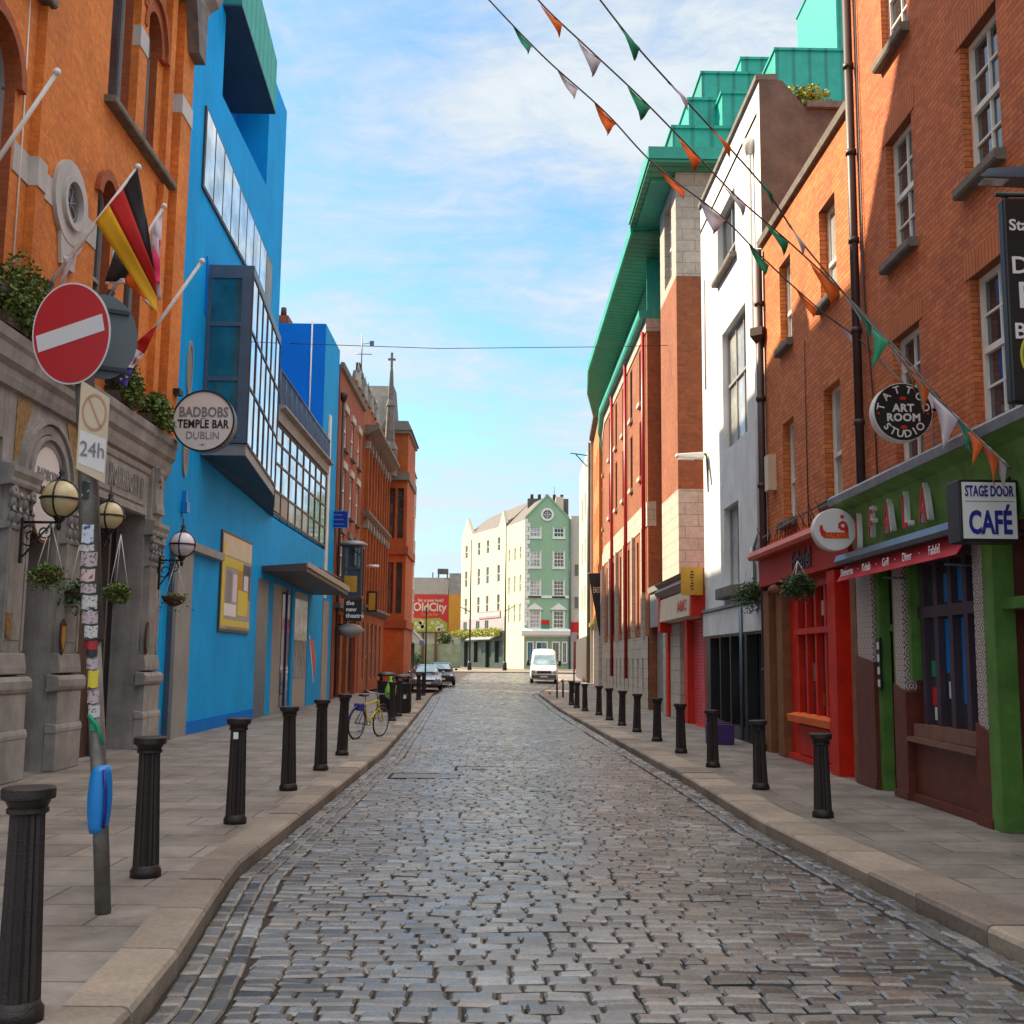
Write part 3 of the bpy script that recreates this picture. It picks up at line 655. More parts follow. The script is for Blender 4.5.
    b = MB(); b.tube([P(15.0, 11, -.0), P(15.02, 8.9, .02), P(15.0, 6, .02)], .012, 6); b.build('cable', 'frame_w', t)
    # ---- ground floor shopfront in carved stone
    fr = Fr(-6.70, 0, 0, 1, .36, 0)      # shallow mouldings: n is scaled down here
    f2 = MB(); f2.wall(fr, 4, 22.1, 0, 5.6, [(15.84, 16.94, .0, 4.75, .55), (17.92, 21.04, 0, 4.35), (12.1, 14.9, 0, 4.6), (7, 10.5, 0, 4.6)], n=.02, depth=1.6, body=22)
    f2.build('stone_front', 'stone', t)
    b = MB(); b.prof(fr, [(0, 5.28), (.2, 5.3), (.28, 5.42), (.3, 5.52), (.48, 5.6), (.52, 5.78), (.62, 5.84), (.64, 5.98), (.1, 6.04), (-.25, 6.04)], 4, 22.25)
    b.prof(fr, [(0, 4.30), (.12, 4.33), (.12, 4.42), (0, 4.45)], 17.9, 21.05); b.prof(fr, [(0, 5.1), (.1, 5.13), (.14, 5.2), (0, 5.26)], 17.6, 22.12)
    b.build('shopfront_cornice', 'stone', t)
    for (u0, u1) in ((11.05, 12.0), (14.9, 15.82), (16.96, 17.88), (21.06, 22.0)):
        b = MB()
        b.box(fr, u0-.04, u1+.04, 0, .62, .0, .50); b.box(fr, u0+.0, u1-.0, .62, 1.18, .0, .45)
        b.prof(fr, [(0, .55), (.52, .56), (.52, .62), (.47, .68), (0, .7)], u0-.06, u1+.06)
        b.prof(fr, [(0, 1.16), (.5, 1.18), (.56, 1.24), (.56, 1.34), (.46, 1.4), (0, 1.42)], u0-.09, u1+.09)
        b.prof(fr, [(0, 1.42), (.42, 1.44), (.42, 1.52), (.36, 1.66), (.32, 1.72), (0, 1.74)], u0+.03, u1-.03)
        b.build('pedestal', 'stone', t, bevel=.012)
        b = MB(); b.box(fr, u0+.12, u1-.12, 1.7, 3.45, .0, .28); b.box(fr, u0+.22, u1-.22, 1.9, 3.3, .28, .31); b.box(fr, u0+.12, u0+.2, 1.75, 3.4, .28, .325); b.box(fr, u1-.2, u1-.12, 1.75, 3.4, .28, .325)
        b.build('pilaster_shaft', 'stone', t, bevel=.008)
        b = MB(); b.prof(fr, [(0, 3.38), (.33, 3.4), (.36, 3.44), (.33, 3.48), (0, 3.5)], u0+.08, u1-.08)
        rg = random.Random(int(u0*10))
        for i in range(4):
            for j in range(2):
                u = u0+.16+i*(u1-u0-.32)/3; z = 3.56+j*.2; b.tube([fr.P(u, z-.08, .29), fr.P(u, z+.06, .36), fr.P(u+rg.uniform(-.03, .03), z+.11, .43+.02*j), fr.P(u, z+.06, .46)], .05, 8, r1=.028)
        b.box(fr, u0+.13, u1-.13, 3.48, 3.98, 0, .3)
        for q in (u0+.16, u1-.16): b.ring(fr, q, 3.9, .03, .085, .28, .44, 14)
        b.prof(fr, [(0, 3.96), (.42, 3.99), (.46, 4.03), (.46, 4.08), (.55, 4.16), (.55, 4.24), (0, 4.28)], u0-.02, u1+.02)
        b.build('capital', 'stone', t)
        if 14 < u0 < 18: continue
        b = MB(); b.box(fr, u0+.12, u1-.12, 4.28, 5.28, 0, .2); b.prof(fr, [(.2, 4.4), (.42, 4.42), (.42, 4.5), (.34, 4.62), (.3, 4.9), (.36, 5.1), (.5, 5.2), (.5, 5.28), (.2, 5.28)], u0+.22, u1-.22)
        b.ring(fr, u0+.35, 5.08, .0, .07, .3, .54, 12); b.build('console_block', 'stone', t)
    # arch with its mouldings, doorway behind
    b = MB(); cu = 16.39; zs = 4.2
    for (r0, r1, n0) in ((.55, .63, .10), (.65, .71, .24), (.73, .86, .14), (.88, .94, .26), (.94, .98, .12)): b.ring(fr, cu, zs, r0, r1, .015, n0, a0=0, a1=180, seg=28)
    b.build('arch_moulding', 'stone', t)
    for s_ in (-1, 1):
        b = MB(); b.ext(fr, [(cu+s_*.62, 5.25), (cu+s_*1.15, 5.25), (cu+s_*1.15, 4.35), (cu+s_*1.0, 4.45), (cu+s_*.9, 4.75), (cu+s_*.76, 4.98)], .022, .06)
        b.build('gilt_spandrel', 'gold_orn', t)
    b = MB(); b.box(fr, 15.84, 16.94, 0, 4.75, -1.5, -1.4); b.build('door_recess', 'dark', t)
    b = MB(); b.box(fr, 15.88, 16.9, 0, 3.0, -1.38, -1.2); b.box(fr, 15.95, 16.35, .2, 2.8, -1.2, -1.1); b.box(fr, 16.43, 16.83, .2, 2.8, -1.2, -1.1); b.build('door', 'stone_d', t)
    # wide opening: boarded screen and dark entrance
    b = MB(); b.box(fr, 17.92, 21.04, 0, 4.35, -1.55, -1.4); b.build('entrance_recess', 'dark', t)
    b = MB(); b.box(fr, 17.95, 19.5, 0, 3.4, -1.1, -.8); b.build('timber_screen', 'wood_d', t)
    b = MB(); b.box(fr, 19.55, 19.63, 0, 4.3, -1.1, -.3); b.box(fr, 20.3, 20.38, 0, 4.3, -1.3, -1.1); b.box(fr, 19.6, 21.0, 2.7, 2.8, -1.3, -1.15); b.build('door_frame', 'frame_b', t)
    o = b = MB(); b.box(fr, 12.1, 14.85, .9, 4.5, -.8, -.75); b.box(fr, 7, 10.5, .9, 4.5, -.8, -.75); b.build('shop_window', 'glass_d', t)
    # carved name panel above the opening (worn relief, unreadable in the photo)
    b = MB(); b.box(fr, 18.15, 20.9, 4.5, 5.08, .02, .08)
    rg = random.Random(2); u = 18.3
    while u < 20.65:
        k = rg.choice('IOHVL'); h = .36; z = 4.62
        if k == 'O': b.ring(fr, u+.06, z+h/2, .05, .085, .08, .17, 12, sz=2)
        elif k == 'V': b.ext(fr, [(u, z+h), (u+.04, z+h), (u+.08, z), (u+.05, z)], .08, .17)
        else:
            b.box(fr, u, u+.035, z, z+h, .08, .17)
            if k != 'I': b.box(fr, u+.09, u+.12, z, z+h, .08, .17); b.box(fr, u+.035, u+.09, z+.15, z+.2, .08, .16)
        u += .21
    b.build('carved_panel', 'stone', t)
    b = MB(); b.prof(fr, [(.5, 5.7), (.62, 5.75), (.62, 6.12), (.5, 6.4), (.4, 6.4)], 15.9, 16.9); b.build('carved_scroll', 'stone_d', t)
    for (u, z) in ((21.55, 4.95),):
        b = MB(); b.sphere(fr.P(u, z, .24), .05, 10, 6); b.build('boss', 'stone_d', t)
    return t
pub()
def arch_sign():
    t = thing('arch_sign', 'white oval pub sign hanging inside the carved stone arch', 'sign', (PX, 16.4, 4.0)); fr = FL(-6.745)
    b = MB(); b.disc(fr, 16.39, 4.12, .53, 0, .06, rz=.80); b.build('rim', 'maroon', t)
    b = MB(); b.disc(fr, 16.39, 4.12, .49, .061, .07, rz=.75); b.build('face', 'sign_w', t)
    text('lettering', 'BADBOBS', fr, 16.39, 4.32, .075, .22, 'letter_g', t, bold=.004, sx=.8, flip=False)
    text('lettering', 'TEMPLE BAR', fr, 16.39, 4.08, .075, .18, 'letter_d', t, bold=.006, sx=.78)
arch_sign()
def plaque(u, z, name, label, kind):
    fr = FL(-6.585); u, z = W(u, z, -6.585); t = thing('wall_plaque', label, 'plaque', fr.P(u, z))
    b = MB()
    if kind == 'shield': b.ext(fr, [(u-.1, z+.2), (u, z+.27), (u+.1, z+.2), (u+.1, z-.05), (u+.05, z-.2), (u, z-.27), (u-.05, z-.2), (u-.1, z-.05)], 0, .03)
    elif kind == 'oval': b.disc(fr, u, z, .1, 0, .03, rz=.3)
    else: b.box(fr, u-.08, u+.08, z-.16, z+.16, 0, .02)
    b.build('plate', 'terra' if kind != 'brass' else 'gold_orn', t)
    b = MB()
    if kind == 'shield': b.ext(fr, [(u-.07, z+.16), (u+.07, z+.16), (u+.07, z-.05), (u, z-.2), (u-.07, z-.05)], .03, .035)
    elif kind == 'oval': b.disc(fr, u, z, .06, .03, .036, rz=.24)
    else: b.box(fr, u-.06, u+.06, z-.13, z+.13, .02, .024)
    b.build('emblem_field', 'ochre' if kind == 'shield' else ('sign_grey' if kind == 'oval' else 'gold_orn'), t)
plaque(61.5, 637, '', 'small shield-shaped brown plaque on the middle stone pilaster', 'shield')
plaque(146, 638, '', 'narrow oval plaque on the last stone pilaster beside the blue wall', 'oval')
plaque(8, 625, '', 'small brass rectangular plaque on the leftmost stone pilaster', 'brass')

# flags on angled poles
def flagpole(base, tip, label, r=.035):
    t = thing('flagpole', label, 'flagpole', base, 'flagpoles on the brick pub')
    b = MB(); b.tube([base, tip], r, 10, r1=r*.8); b.build('pole', 'frame_w', t)
    b = MB(); b.sphere(tip, r*1.5, 10, 6); b.build('finial', 'white', t)
    b = MB(); d = (Vector(tip)-Vector(base)).normalized(); b.tube([Vector(base)-d*.1, Vector(base)+d*.28], r*1.9, 10); b.wb(base[0]-.16, base[0]-.02, base[1]-.07, base[1]+.07, base[2]-.2, base[2]+.1); b.build('bracket', 'black', t)
    return t
def d3(px, py, y): x, z = D(px, py, y); return (x, y, z)
flagpole(d3(-40, 216, 13.6), d3(57, 72, 13.6), 'bare white flagpole slanting up at the upper left edge of the pub')
flagpole(d3(40, 297, 16.2), d3(138, 167, 16.2), 'white flagpole carrying the black, red and gold flag')
flagpole(d3(104, 305, 18.6), d3(164, 206, 18.6), 'white flagpole behind the black, red and gold flag')
flagpole(d3(114, 386, 18.9), d3(202, 261, 18.9), 'long white flagpole slanting out across the blue wall')
def cloth(name, strips, y, mats, parent, seed=0, amp=.05, nu=14, nv=4):
    """strips: list of (hoistA, hoistB, flyA, flyB) in picture points at depth y; each its own colour, one sheet"""
    b = MB()
    for mi, (ha, hb, fa, fb) in enumerate(strips):
        vs = []
        for i in range(nu+1):
            s = i/nu
            for j in range(nv+1):
                q = j/nv
                px = (ha[0]*(1-q)+hb[0]*q)*(1-s)+(fa[0]*(1-q)+fb[0]*q)*s; py = (ha[1]*(1-q)+hb[1]*q)*(1-s)+(fa[1]*(1-q)+fb[1]*q)*s
                v = mi+q; yy = y+amp*math.sin(v*2.3+s*3+seed)*(.3+s)+amp*.6*math.sin(s*9+v*1.1)
                vs.append(d3(px, py, yy))
        b.add(vs, [(i*(nv+1)+j, i*(nv+1)+j+1, (i+1)*(nv+1)+j+1, (i+1)*(nv+1)+j) for i in range(nu) for j in range(nv)], mi, True)
    o = b.build(name, mats, parent, norm=False)
    if len(o.material_slots): 
        sm = o.modifiers.new('thick', 'SOLIDIFY'); sm.thickness = .006
    return o
def f1():
    t = thing('flag', 'black, red and gold flag draped from a white pole on the pub', 'flag', d3(138, 168, 16.2))
    H = [(137.5, 168.5), (123, 188), (109, 205), (95, 222)]; Fl = [(147, 222), (154.5, 272), (157, 297), (157, 314)]
    cloth('cloth', [(H[0], H[1], Fl[0], Fl[1]), (H[1], H[2], Fl[1], Fl[2]), (H[2], H[3], Fl[2], Fl[3])], 16.15, ['f_black', 'f_red', 'f_gold'], t)
    t = thing('flag', 'white flag with bright pink shape hanging behind the gold-striped flag', 'flag', d3(163, 208, 18.6))
    cloth('cloth', [((163, 207), (158, 216), (160, 262), (150, 240)), ((158, 216), (152, 224), (161, 300), (148, 300))], 18.6, ['f_white', 'f_white'], t, 1)
    cloth('emblem', [((160.5, 240), (153, 240), (160, 284), (151, 280))], 18.54, ['f_pink'], t, 1)
    t = thing('flag', 'dark grey and orange flag drooping below the gold-striped flag', 'flag', d3(113, 255, 17.4))
    cloth('cloth', [((115, 250), (105, 281), (131, 268), (122, 282)), ((131, 268), (122, 281), (150, 290), (146, 300)), ((106, 279), (105, 284), (124, 278), (126, 284))], 17.4, ['f_black', 'f_or', 'f_white'], t, 2)
    t = thing('flag', 'white flag furled round the base of a pole by the round window', 'flag', d3(70, 262, 16.2))
    cloth('cloth', [((84, 246), (62, 270), (74, 256), (59, 296)), ((82, 250), (66, 268), (64, 262), (62, 250))], 16.1, ['f_white', 'f_white'], t, 3, .03)
    t = thing('flag', 'red, white and navy starred flag furled on the longest flagpole', 'flag', d3(136, 350, 18.9))
    cloth('cloth', [((158, 324), (148, 332), (144, 354), (132, 346)), ((144, 354), (132, 346), (133, 368), (121, 366)), ((133, 368), (121, 366), (126, 388), (117, 384)), ((155, 331), (150, 338), (136, 362), (131, 366))], 18.8, ['f_red', 'f_white', 'f_navy', 'f_red'], t, 4, .04)
    b = MB(); rg = random.Random(4)
    for i in range(9):
        x, y, z = d3(119+rg.random()*9, 366+rg.random()*14, 18.66); b.disc(FC(y), x, z, .018, 0, .01, 5)
    b.build('stars', 'f_white', t)
f1()
# plants on the cornice
def planter(u, w_, h, label, sd):
    fr = FL(PX); t = thing('planter_shrub', label, 'plant', fr.P(u, 6.04, .4), 'shrubs on the pub cornice')
    b = MB(); b.box(fr, u-w_*.5, u+w_*.5, 6.045, 6.22, .0, .28); b.build('trough', 'frame_b', t)
    b = MB(); c = fr.P(u, 6.22+h*.40, .2); b.leaves(c, (.28, w_*.6, h*.55), 2600, .075, 0, sd, .2); b.leaves((c[0]+.1, c[1], c[2]-.2), (.24, w_*.58, h*.4), 900, .075, 0, sd+5, .3); b.build('foliage', 'leaf', t)
planter(15.0, 1.2, .95, 'large bushy green shrub on the cornice at the left edge', 1)
planter(19.25, .85, .8, 'bushy green shrub on the cornice beside the grey sign back', 2)
planter(21.0, .8, .5, 'smaller green shrub on the cornice nearest the blue building', 3)

# globe lamps with iron brackets, hanging baskets below
def globe_lamp(y, xw, px, py, r, gm, label):
    x, z = D(px, py, y); t = thing('globe_lamp', label, 'lamp', (xw, y, z-.3), 'globe lamps on iron brackets'); zb = z-r-.07
    b = MB(); b.sphere((x, y, z), r, 28, 18); b.build('globe', gm, t)
    b = MB(); rr = r+.008
    for pl in range(2):
        pts = [(x+rr*math.cos(q)*(1 if pl == 0 else 0), y+rr*math.cos(q)*(0 if pl == 0 else 1), z+rr*math.sin(q)) for q in [2*math.pi*i/28 for i in range(28)]]
        b.tube(pts, .014, 6, closed=True)
    b.tube([(x+rr*math.cos(2*math.pi*i/28), y+rr*math.sin(2*math.pi*i/28), z) for i in range(28)], .017, 6, closed=True)
    o = b.build('cage', 'black', t)
    b = MB(); b.lathe((x, y, z+r-.02), [(.07, 0), (.06, .05), (.03, .09), (.045, .13), (.012, .17), (.012, .27), (.001, .29)], 12); b.build('finial', 'black', t)
    b = MB(); b.lathe((x, y, z-r-.12), [(.02, -.06), (.035, 0), (.02, .03), (.07, .09), (.09, .14)], 12)
    b.tube([(xw, y, zb), (x, y, zb)], .018, 8)
    L = x-xw
    def scroll(cx, cz, r0, turns, a0, sgn=1):
        n = 26; return [(cx+r0*(1-.75*i/n)*math.cos(a0+sgn*turns*2*math.pi*i/n), y, cz+r0*(1-.75*i/n)*math.sin(a0+sgn*turns*2*math.pi*i/n)) for i in range(n+1)]
    b.tube(scroll(xw+L*.25, zb-.2, .16, 1.4, R(90)), .013, 6); b.tube(scroll(xw+L*.62, zb-.13, .11, 1.3, R(60), -1), .012, 6)
    b.tube([(xw, y, zb-.5), (xw+L*.15, y, zb-.42), (xw+L*.45, y, zb-.22), (xw+L*.8, y, zb-.02)], .014, 6)
    b.wb(xw-.01, xw+.03, y-.03, y+.03, zb-.56, zb+.06); b.build('bracket', 'black', t)
    return x, y, zb
def basket(x, y, ztop, drop, r, label, leafy, sd, mt='leaf', long=1.):
    t = thing('hanging_basket', label, 'plant basket', (x, y, ztop-drop), 'hanging baskets')
    zc = ztop-drop; b = MB(); b.lathe((x, y, zc), [(.02, -r*.75), (r*.5, -r*.62), (r*.85, -r*.3), (r, 0), (r*.96, .02)], 20); b.build('bowl', 'terra', t)
    b = MB()
    for a in (0, 2.1, 4.2): b.tube([(x+r*math.cos(a), y+r*math.sin(a), zc), (x, y, ztop)], .006, 5)
    b.build('chain', 'frame_w', t)
    if leafy:
        b = MB(); b.leaves((x, y, zc+.04), (r*1.35, r*1.35, r*.6), leafy, .055, 0, sd, r*long); b.leaves((x, y, zc-r*.4), (r*1.3, r*1.3, r*.9*long), leafy//2, .05, 0, sd+1, r*.5); b.build('foliage', mt, t)
x, y, z = globe_lamp(15.1, -6.45, 60.5, 499, .25, 'globe_a', 'nearest amber globe lamp beside the arch sign on the pub')
basket(*D(49, 560, 15.1)[:1], 15.1, z, D(49, 520, 15.1)[1]-D(49, 571, 15.1)[1], .2, 'hanging basket with trailing plants below the nearest amber lamp', 700, 4)
x, y, z = globe_lamp(17.9, -6.45, 109.7, 516, .225, 'globe_a', 'amber globe lamp partly behind the street sign pole')
basket(D(118, 585, 17.9)[0], 17.9, z, .9, .17, 'leafy hanging basket in the dark pub entrance right of the sign pole', 900, 6)
basket(D(80, 585, 17.2)[0], 17.2, z, .95, .2, 'shaded hanging basket left of the sign pole', 900, 8, 'leaf_d', 1.6)
x, y, z = globe_lamp(21.3, -6.45, 182.5, 544.5, .235, 'globe_w', 'white globe lamp at the corner of the pub against the blue wall')
basket(D(174, 597, 21.3)[0], 21.3, z, D(174, 560, 21.3)[1]-D(174, 597, 21.3)[1], .23, 'bare brown hanging basket below the white globe lamp', 120, 9)

# round white pub sign
def round_sign():
    y = 21.9; fr = FC(y); x, z = D(203.5, 421, y); r = .61
    t = thing('round_sign', 'large round white pub sign with dark rim projecting over the pavement', 'sign', (-6.7, y, z))
    b = MB(); b.disc(fr, x, z, r, -.26, .0, 56); b.build('drum', 'steel', t)
    b = MB(); b.ring(fr, x, z, r-.02, r+.012, -.02, .03, 56); b.build('rim', 'black', t)
    b = MB(); b.disc(fr, x, z, r-.02, .0, .012, 56); b.build('face', 'sign_w', t)
    text('lettering', 'BADBOBS', fr, x, z+.17, .016, .28, 'letter_g', t, bold=.007, sx=.80)
    text('lettering', 'TEMPLE BAR', fr, x, z-.07, .016, .23, 'letter_d', t, bold=.007, sx=.76, spacing=1.06)
    text('lettering', 'DUBLIN', fr, x, z-.30, .016, .22, 'letter_g', t, sx=.86)
    b = MB(); b.box(fr, x-.06, x+.06, z-.485, z-.475, .012, .018); b.disc(fr, x, z-.48, .022, .012, .02, 8); b.box(fr, x-.05, x+.05, z+.045, z+.053, .012, .018); b.build('ornament', 'letter_g', t)
    b = MB(); b.box(fr, -6.7, x-r+.05, z+.1, z+.16, -.16, -.1); b.box(fr, -6.7, x-r+.05, z-.2, z-.14, -.16, -.1); b.build('bracket', 'black', t)
round_sign()
# flood light on the pub corner
t = thing('floodlight', 'small dark floodlight on an arm above the round pub sign', 'lamp', d3(164, 392, 22.3))
x, y, z = d3(164, 392, 22.3); b = MB(); b.tube([(-6.6, y, z), (x+.1, y, z)], .02, 8); b.build('arm', 'black', t)
b = MB(); b.wb(x-.05, x+.35, y-.14, y+.14, z-.06, z+.05); b.build('head', 'black', t)

M['faded_red'] = mat('faded_red', (.50, .27, .20), .6, var=.2)
def scribble(name, base, ink, sc=45):
    mt, nt, N, L, B = nodes(name); g_ = N.new('ShaderNodeNewGeometry')
    f = contrast(N, L, nz(N, L, g_.outputs['Position'], sc, 3, .5), .55, .62)
    L.new(mixc(N, L, f, base, ink), B.inputs['Base Color']); B.inputs['Roughness'].default_value = .6; return mt
M['stk_p'] = scribble('pinkish_sticker', (.42, .34, .36), (.16, .08, .09)); M['stk_w'] = scribble('pale_sticker', (.50, .48, .48), (.14, .12, .12), 60)
M['stk_b'] = scribble('blue_white_sticker', (.50, .52, .6), (.05, .07, .25), 25); M['stk_r'] = scribble('red_ringed_sticker', (.50, .40, .38), (.40, .03, .02), 30); M['stk_d'] = scribble('black_white_sticker', (.02, .02, .02), (.5, .5, .5), 30)
# ---- sign post with no entry disc
def sign_post():
    bx, by = G(103, 913); t = thing('sign_post', 'leaning stickered street pole with round red no-entry sign', 'road sign', (bx, by, 0))
    y = by; top = d3(84, 340, y+.0); base = (bx, by, 0)
    b = MB(); b.tube([base, d3(100, 800, y), d3(93, 640, y)], .052, 16); b.tube([d3(93, 640, y), d3(88, 470, y), top, d3(83, 290, y)], .088*.8, 16, r1=.066); b.build('pole', 'gal', t)
    # disc faces the camera, turned a little
    fr = Fr(0, y-.09, math.cos(R(-14)), math.sin(R(-14)), math.sin(R(-14)), -math.cos(R(-14)))
    cx, cz = D(71.5, 333.5, y-.1); cu = cx/math.cos(R(-14)); rz = .345; r = .29
    fr = Fr(cx, y-.1, math.cos(R(-14)), math.sin(R(-14)), math.sin(R(-14)), -math.cos(R(-14)))
    t2 = R(13)   # the whole plate is knocked round on its pole
    def el(u, v): return (u*math.cos(t2)-v*math.sin(t2), cz+u*math.sin(t2)+v*math.cos(t2))
    S_ = 1.075
    def disc(rx, rr, n0, n1, name, mt, par):
        q = MB(); q.ext(fr, [el(S_*rx*math.cos(2*math.pi*i/48), S_*rr*math.sin(2*math.pi*i/48)) for i in range(48)], n0, n1); return q.build(name, mt, par)
    o = disc(.288, .348, 0, .006, 'no_entry_disc', 'sign_wht', t); o['label'] = 'round red disc with a white bar'
    disc(.276, .336, .006, .009, 'red_face', 'sign_red', o)
    q = MB(); q.ext(fr, [el(-.272, -.068), el(.262, -.056), el(.262, .068), el(-.272, .056)], .009, .012); q.build('white_bar', 'sign_wht', o)
    # second disc seen from the back
    cx2, cz2 = D(102, 336, y+.1); f3 = Fr(cx2, y+.12, math.cos(R(28)), math.sin(R(28)), math.sin(R(28)), -math.cos(R(28)))
    q = MB(); q.disc(f3, 0, cz2, .24, 0, .006, 44, rz=.315); o = q.build('disc_back', 'sign_grey', t); o['label'] = 'round grey back of a second road sign'
    for zz in (.18, -.25): q = MB(); q.box(f3, -.17, .17, cz2+zz, cz2+zz+.03, .006, .03); q.build('rail', 'black', o)
    # rectangular plate turned away, red ring and cross, 24h
    cx3, cz3 = D(93.5, 430, y-.08); a = R(-48)
    f4 = Fr(cx3, y-.1, math.cos(R(42)), math.sin(R(42)), math.sin(R(42)), -math.cos(R(42)))
    q = MB(); q.ext(f4, [(-.10, cz3-.29), (.105, cz3-.37), (.105, cz3+.24), (-.10, cz3+.33)], 0, .012); o = q.build('parking_plate', 'cream', t)
    q = MB(); q.ring(f4, .0, cz3+.12, .075, .088, .012, .016, 30, sz=1.5); q.build('red_ring', 'faded_red', o)
    q = MB(); q.ext(f4, [(-.05, cz3+.21), (-.04, cz3+.22), (.055, cz3+.02), (.045, cz3+.01)], .012, .016); q.build('red_slash', 'faded_red', o)
    q = MB(); q.ext(f4, [(-.09, cz3-.25), (.095, cz3-.30), (.095, cz3-.06), (-.09, cz3-.02)], .012, .014); q.build('white_field', 'sign_w', o)
    text('lettering', '24h', f4, 0, cz3-.15, .018, .15, 'letter_g', o, sx=.8, depth=.004)
    # blue plastic sleeve
    q = MB(); p0 = d3(98.5, 765, y); p1 = d3(100, 832, y)
    pts = [d3(98.5+i*.25, 765+i*6.8, y) for i in range(11)]
    q.lathe((pts[5][0], y, 0), [(.056+.024*math.sin(math.pi*i/10)**.7, pts[10-i][2]) for i in range(11)], 18)
    q.build('blue_sleeve', 'blue_s', t)
    q = MB(); q.tube([d3(104, 770, y-.07), d3(105.5, 790, y-.085), d3(105, 812, y-.08), d3(103, 828, y-.07)], .012, 8); q.build('sleeve_seam', 'letter_b', t)
    # stickers: curved patches hugging the pole
    rg = random.Random(12); st = [(492, 18, 'stk_d', 6), (535, 18, 'stk_b', 10), (560, 14, 'stk_p', 15), (576, 12, 'stk_r', 13), (589, 9, 'stk_p', 15), (603, 14, 'stk_w', 14), (618, 12, 'stk_p', 15), (632, 12, 'stk_w', 11), (645, 9, 'sign_red', 13), (653, 6, 'letter_d', 13), (664, 10, 'stk_p', 12), (679, 17, 'yellow', 11), (697, 12, 'stk_p', 13), (711, 12, 'stk_w', 13), (726, 9, 'f_gr', 8), (610, 6, 'stk_d', 8), (549, 6, 'stk_w', 14)]
    for (py, h, mt, wd) in st:
        pxc = 84+(py-340)*.0305 if py < 640 else 93+(py-640)*.044
        off = rg.uniform(-1.5, 1.5); rad = .0745 if py < 640 else .058
        q = MB(); vs = []; k = 8; cx_, _, z0 = d3(pxc, py+h/2, y); _, _, z1 = d3(pxc, py-h/2, y)
        a0 = R(-90)-wd/2*.115+off*.1; a1 = R(-90)+wd/2*.115+off*.1
        for z in (z0, z1):
            for i in range(k+1):
                a = a0+(a1-a0)*i/k; vs.append((cx_+rad*math.cos(a), y+rad*math.sin(a), z+.004*math.sin(i)))
        q.add(vs, [(i, i+1, k+2+i, k+1+i) for i in range(k)]); o = q.build('sticker', mt, t, norm=False)
        sm = o.modifiers.new('thick', 'SOLIDIFY'); sm.thickness = .002
    q = MB(); q.tube([d3(88+.5, 715, y-.06), d3(97, 725, y-.07), d3(103, 745, y-.06)], .012, 6); q.build('tape_strip', 'f_gr', t)
sign_post()

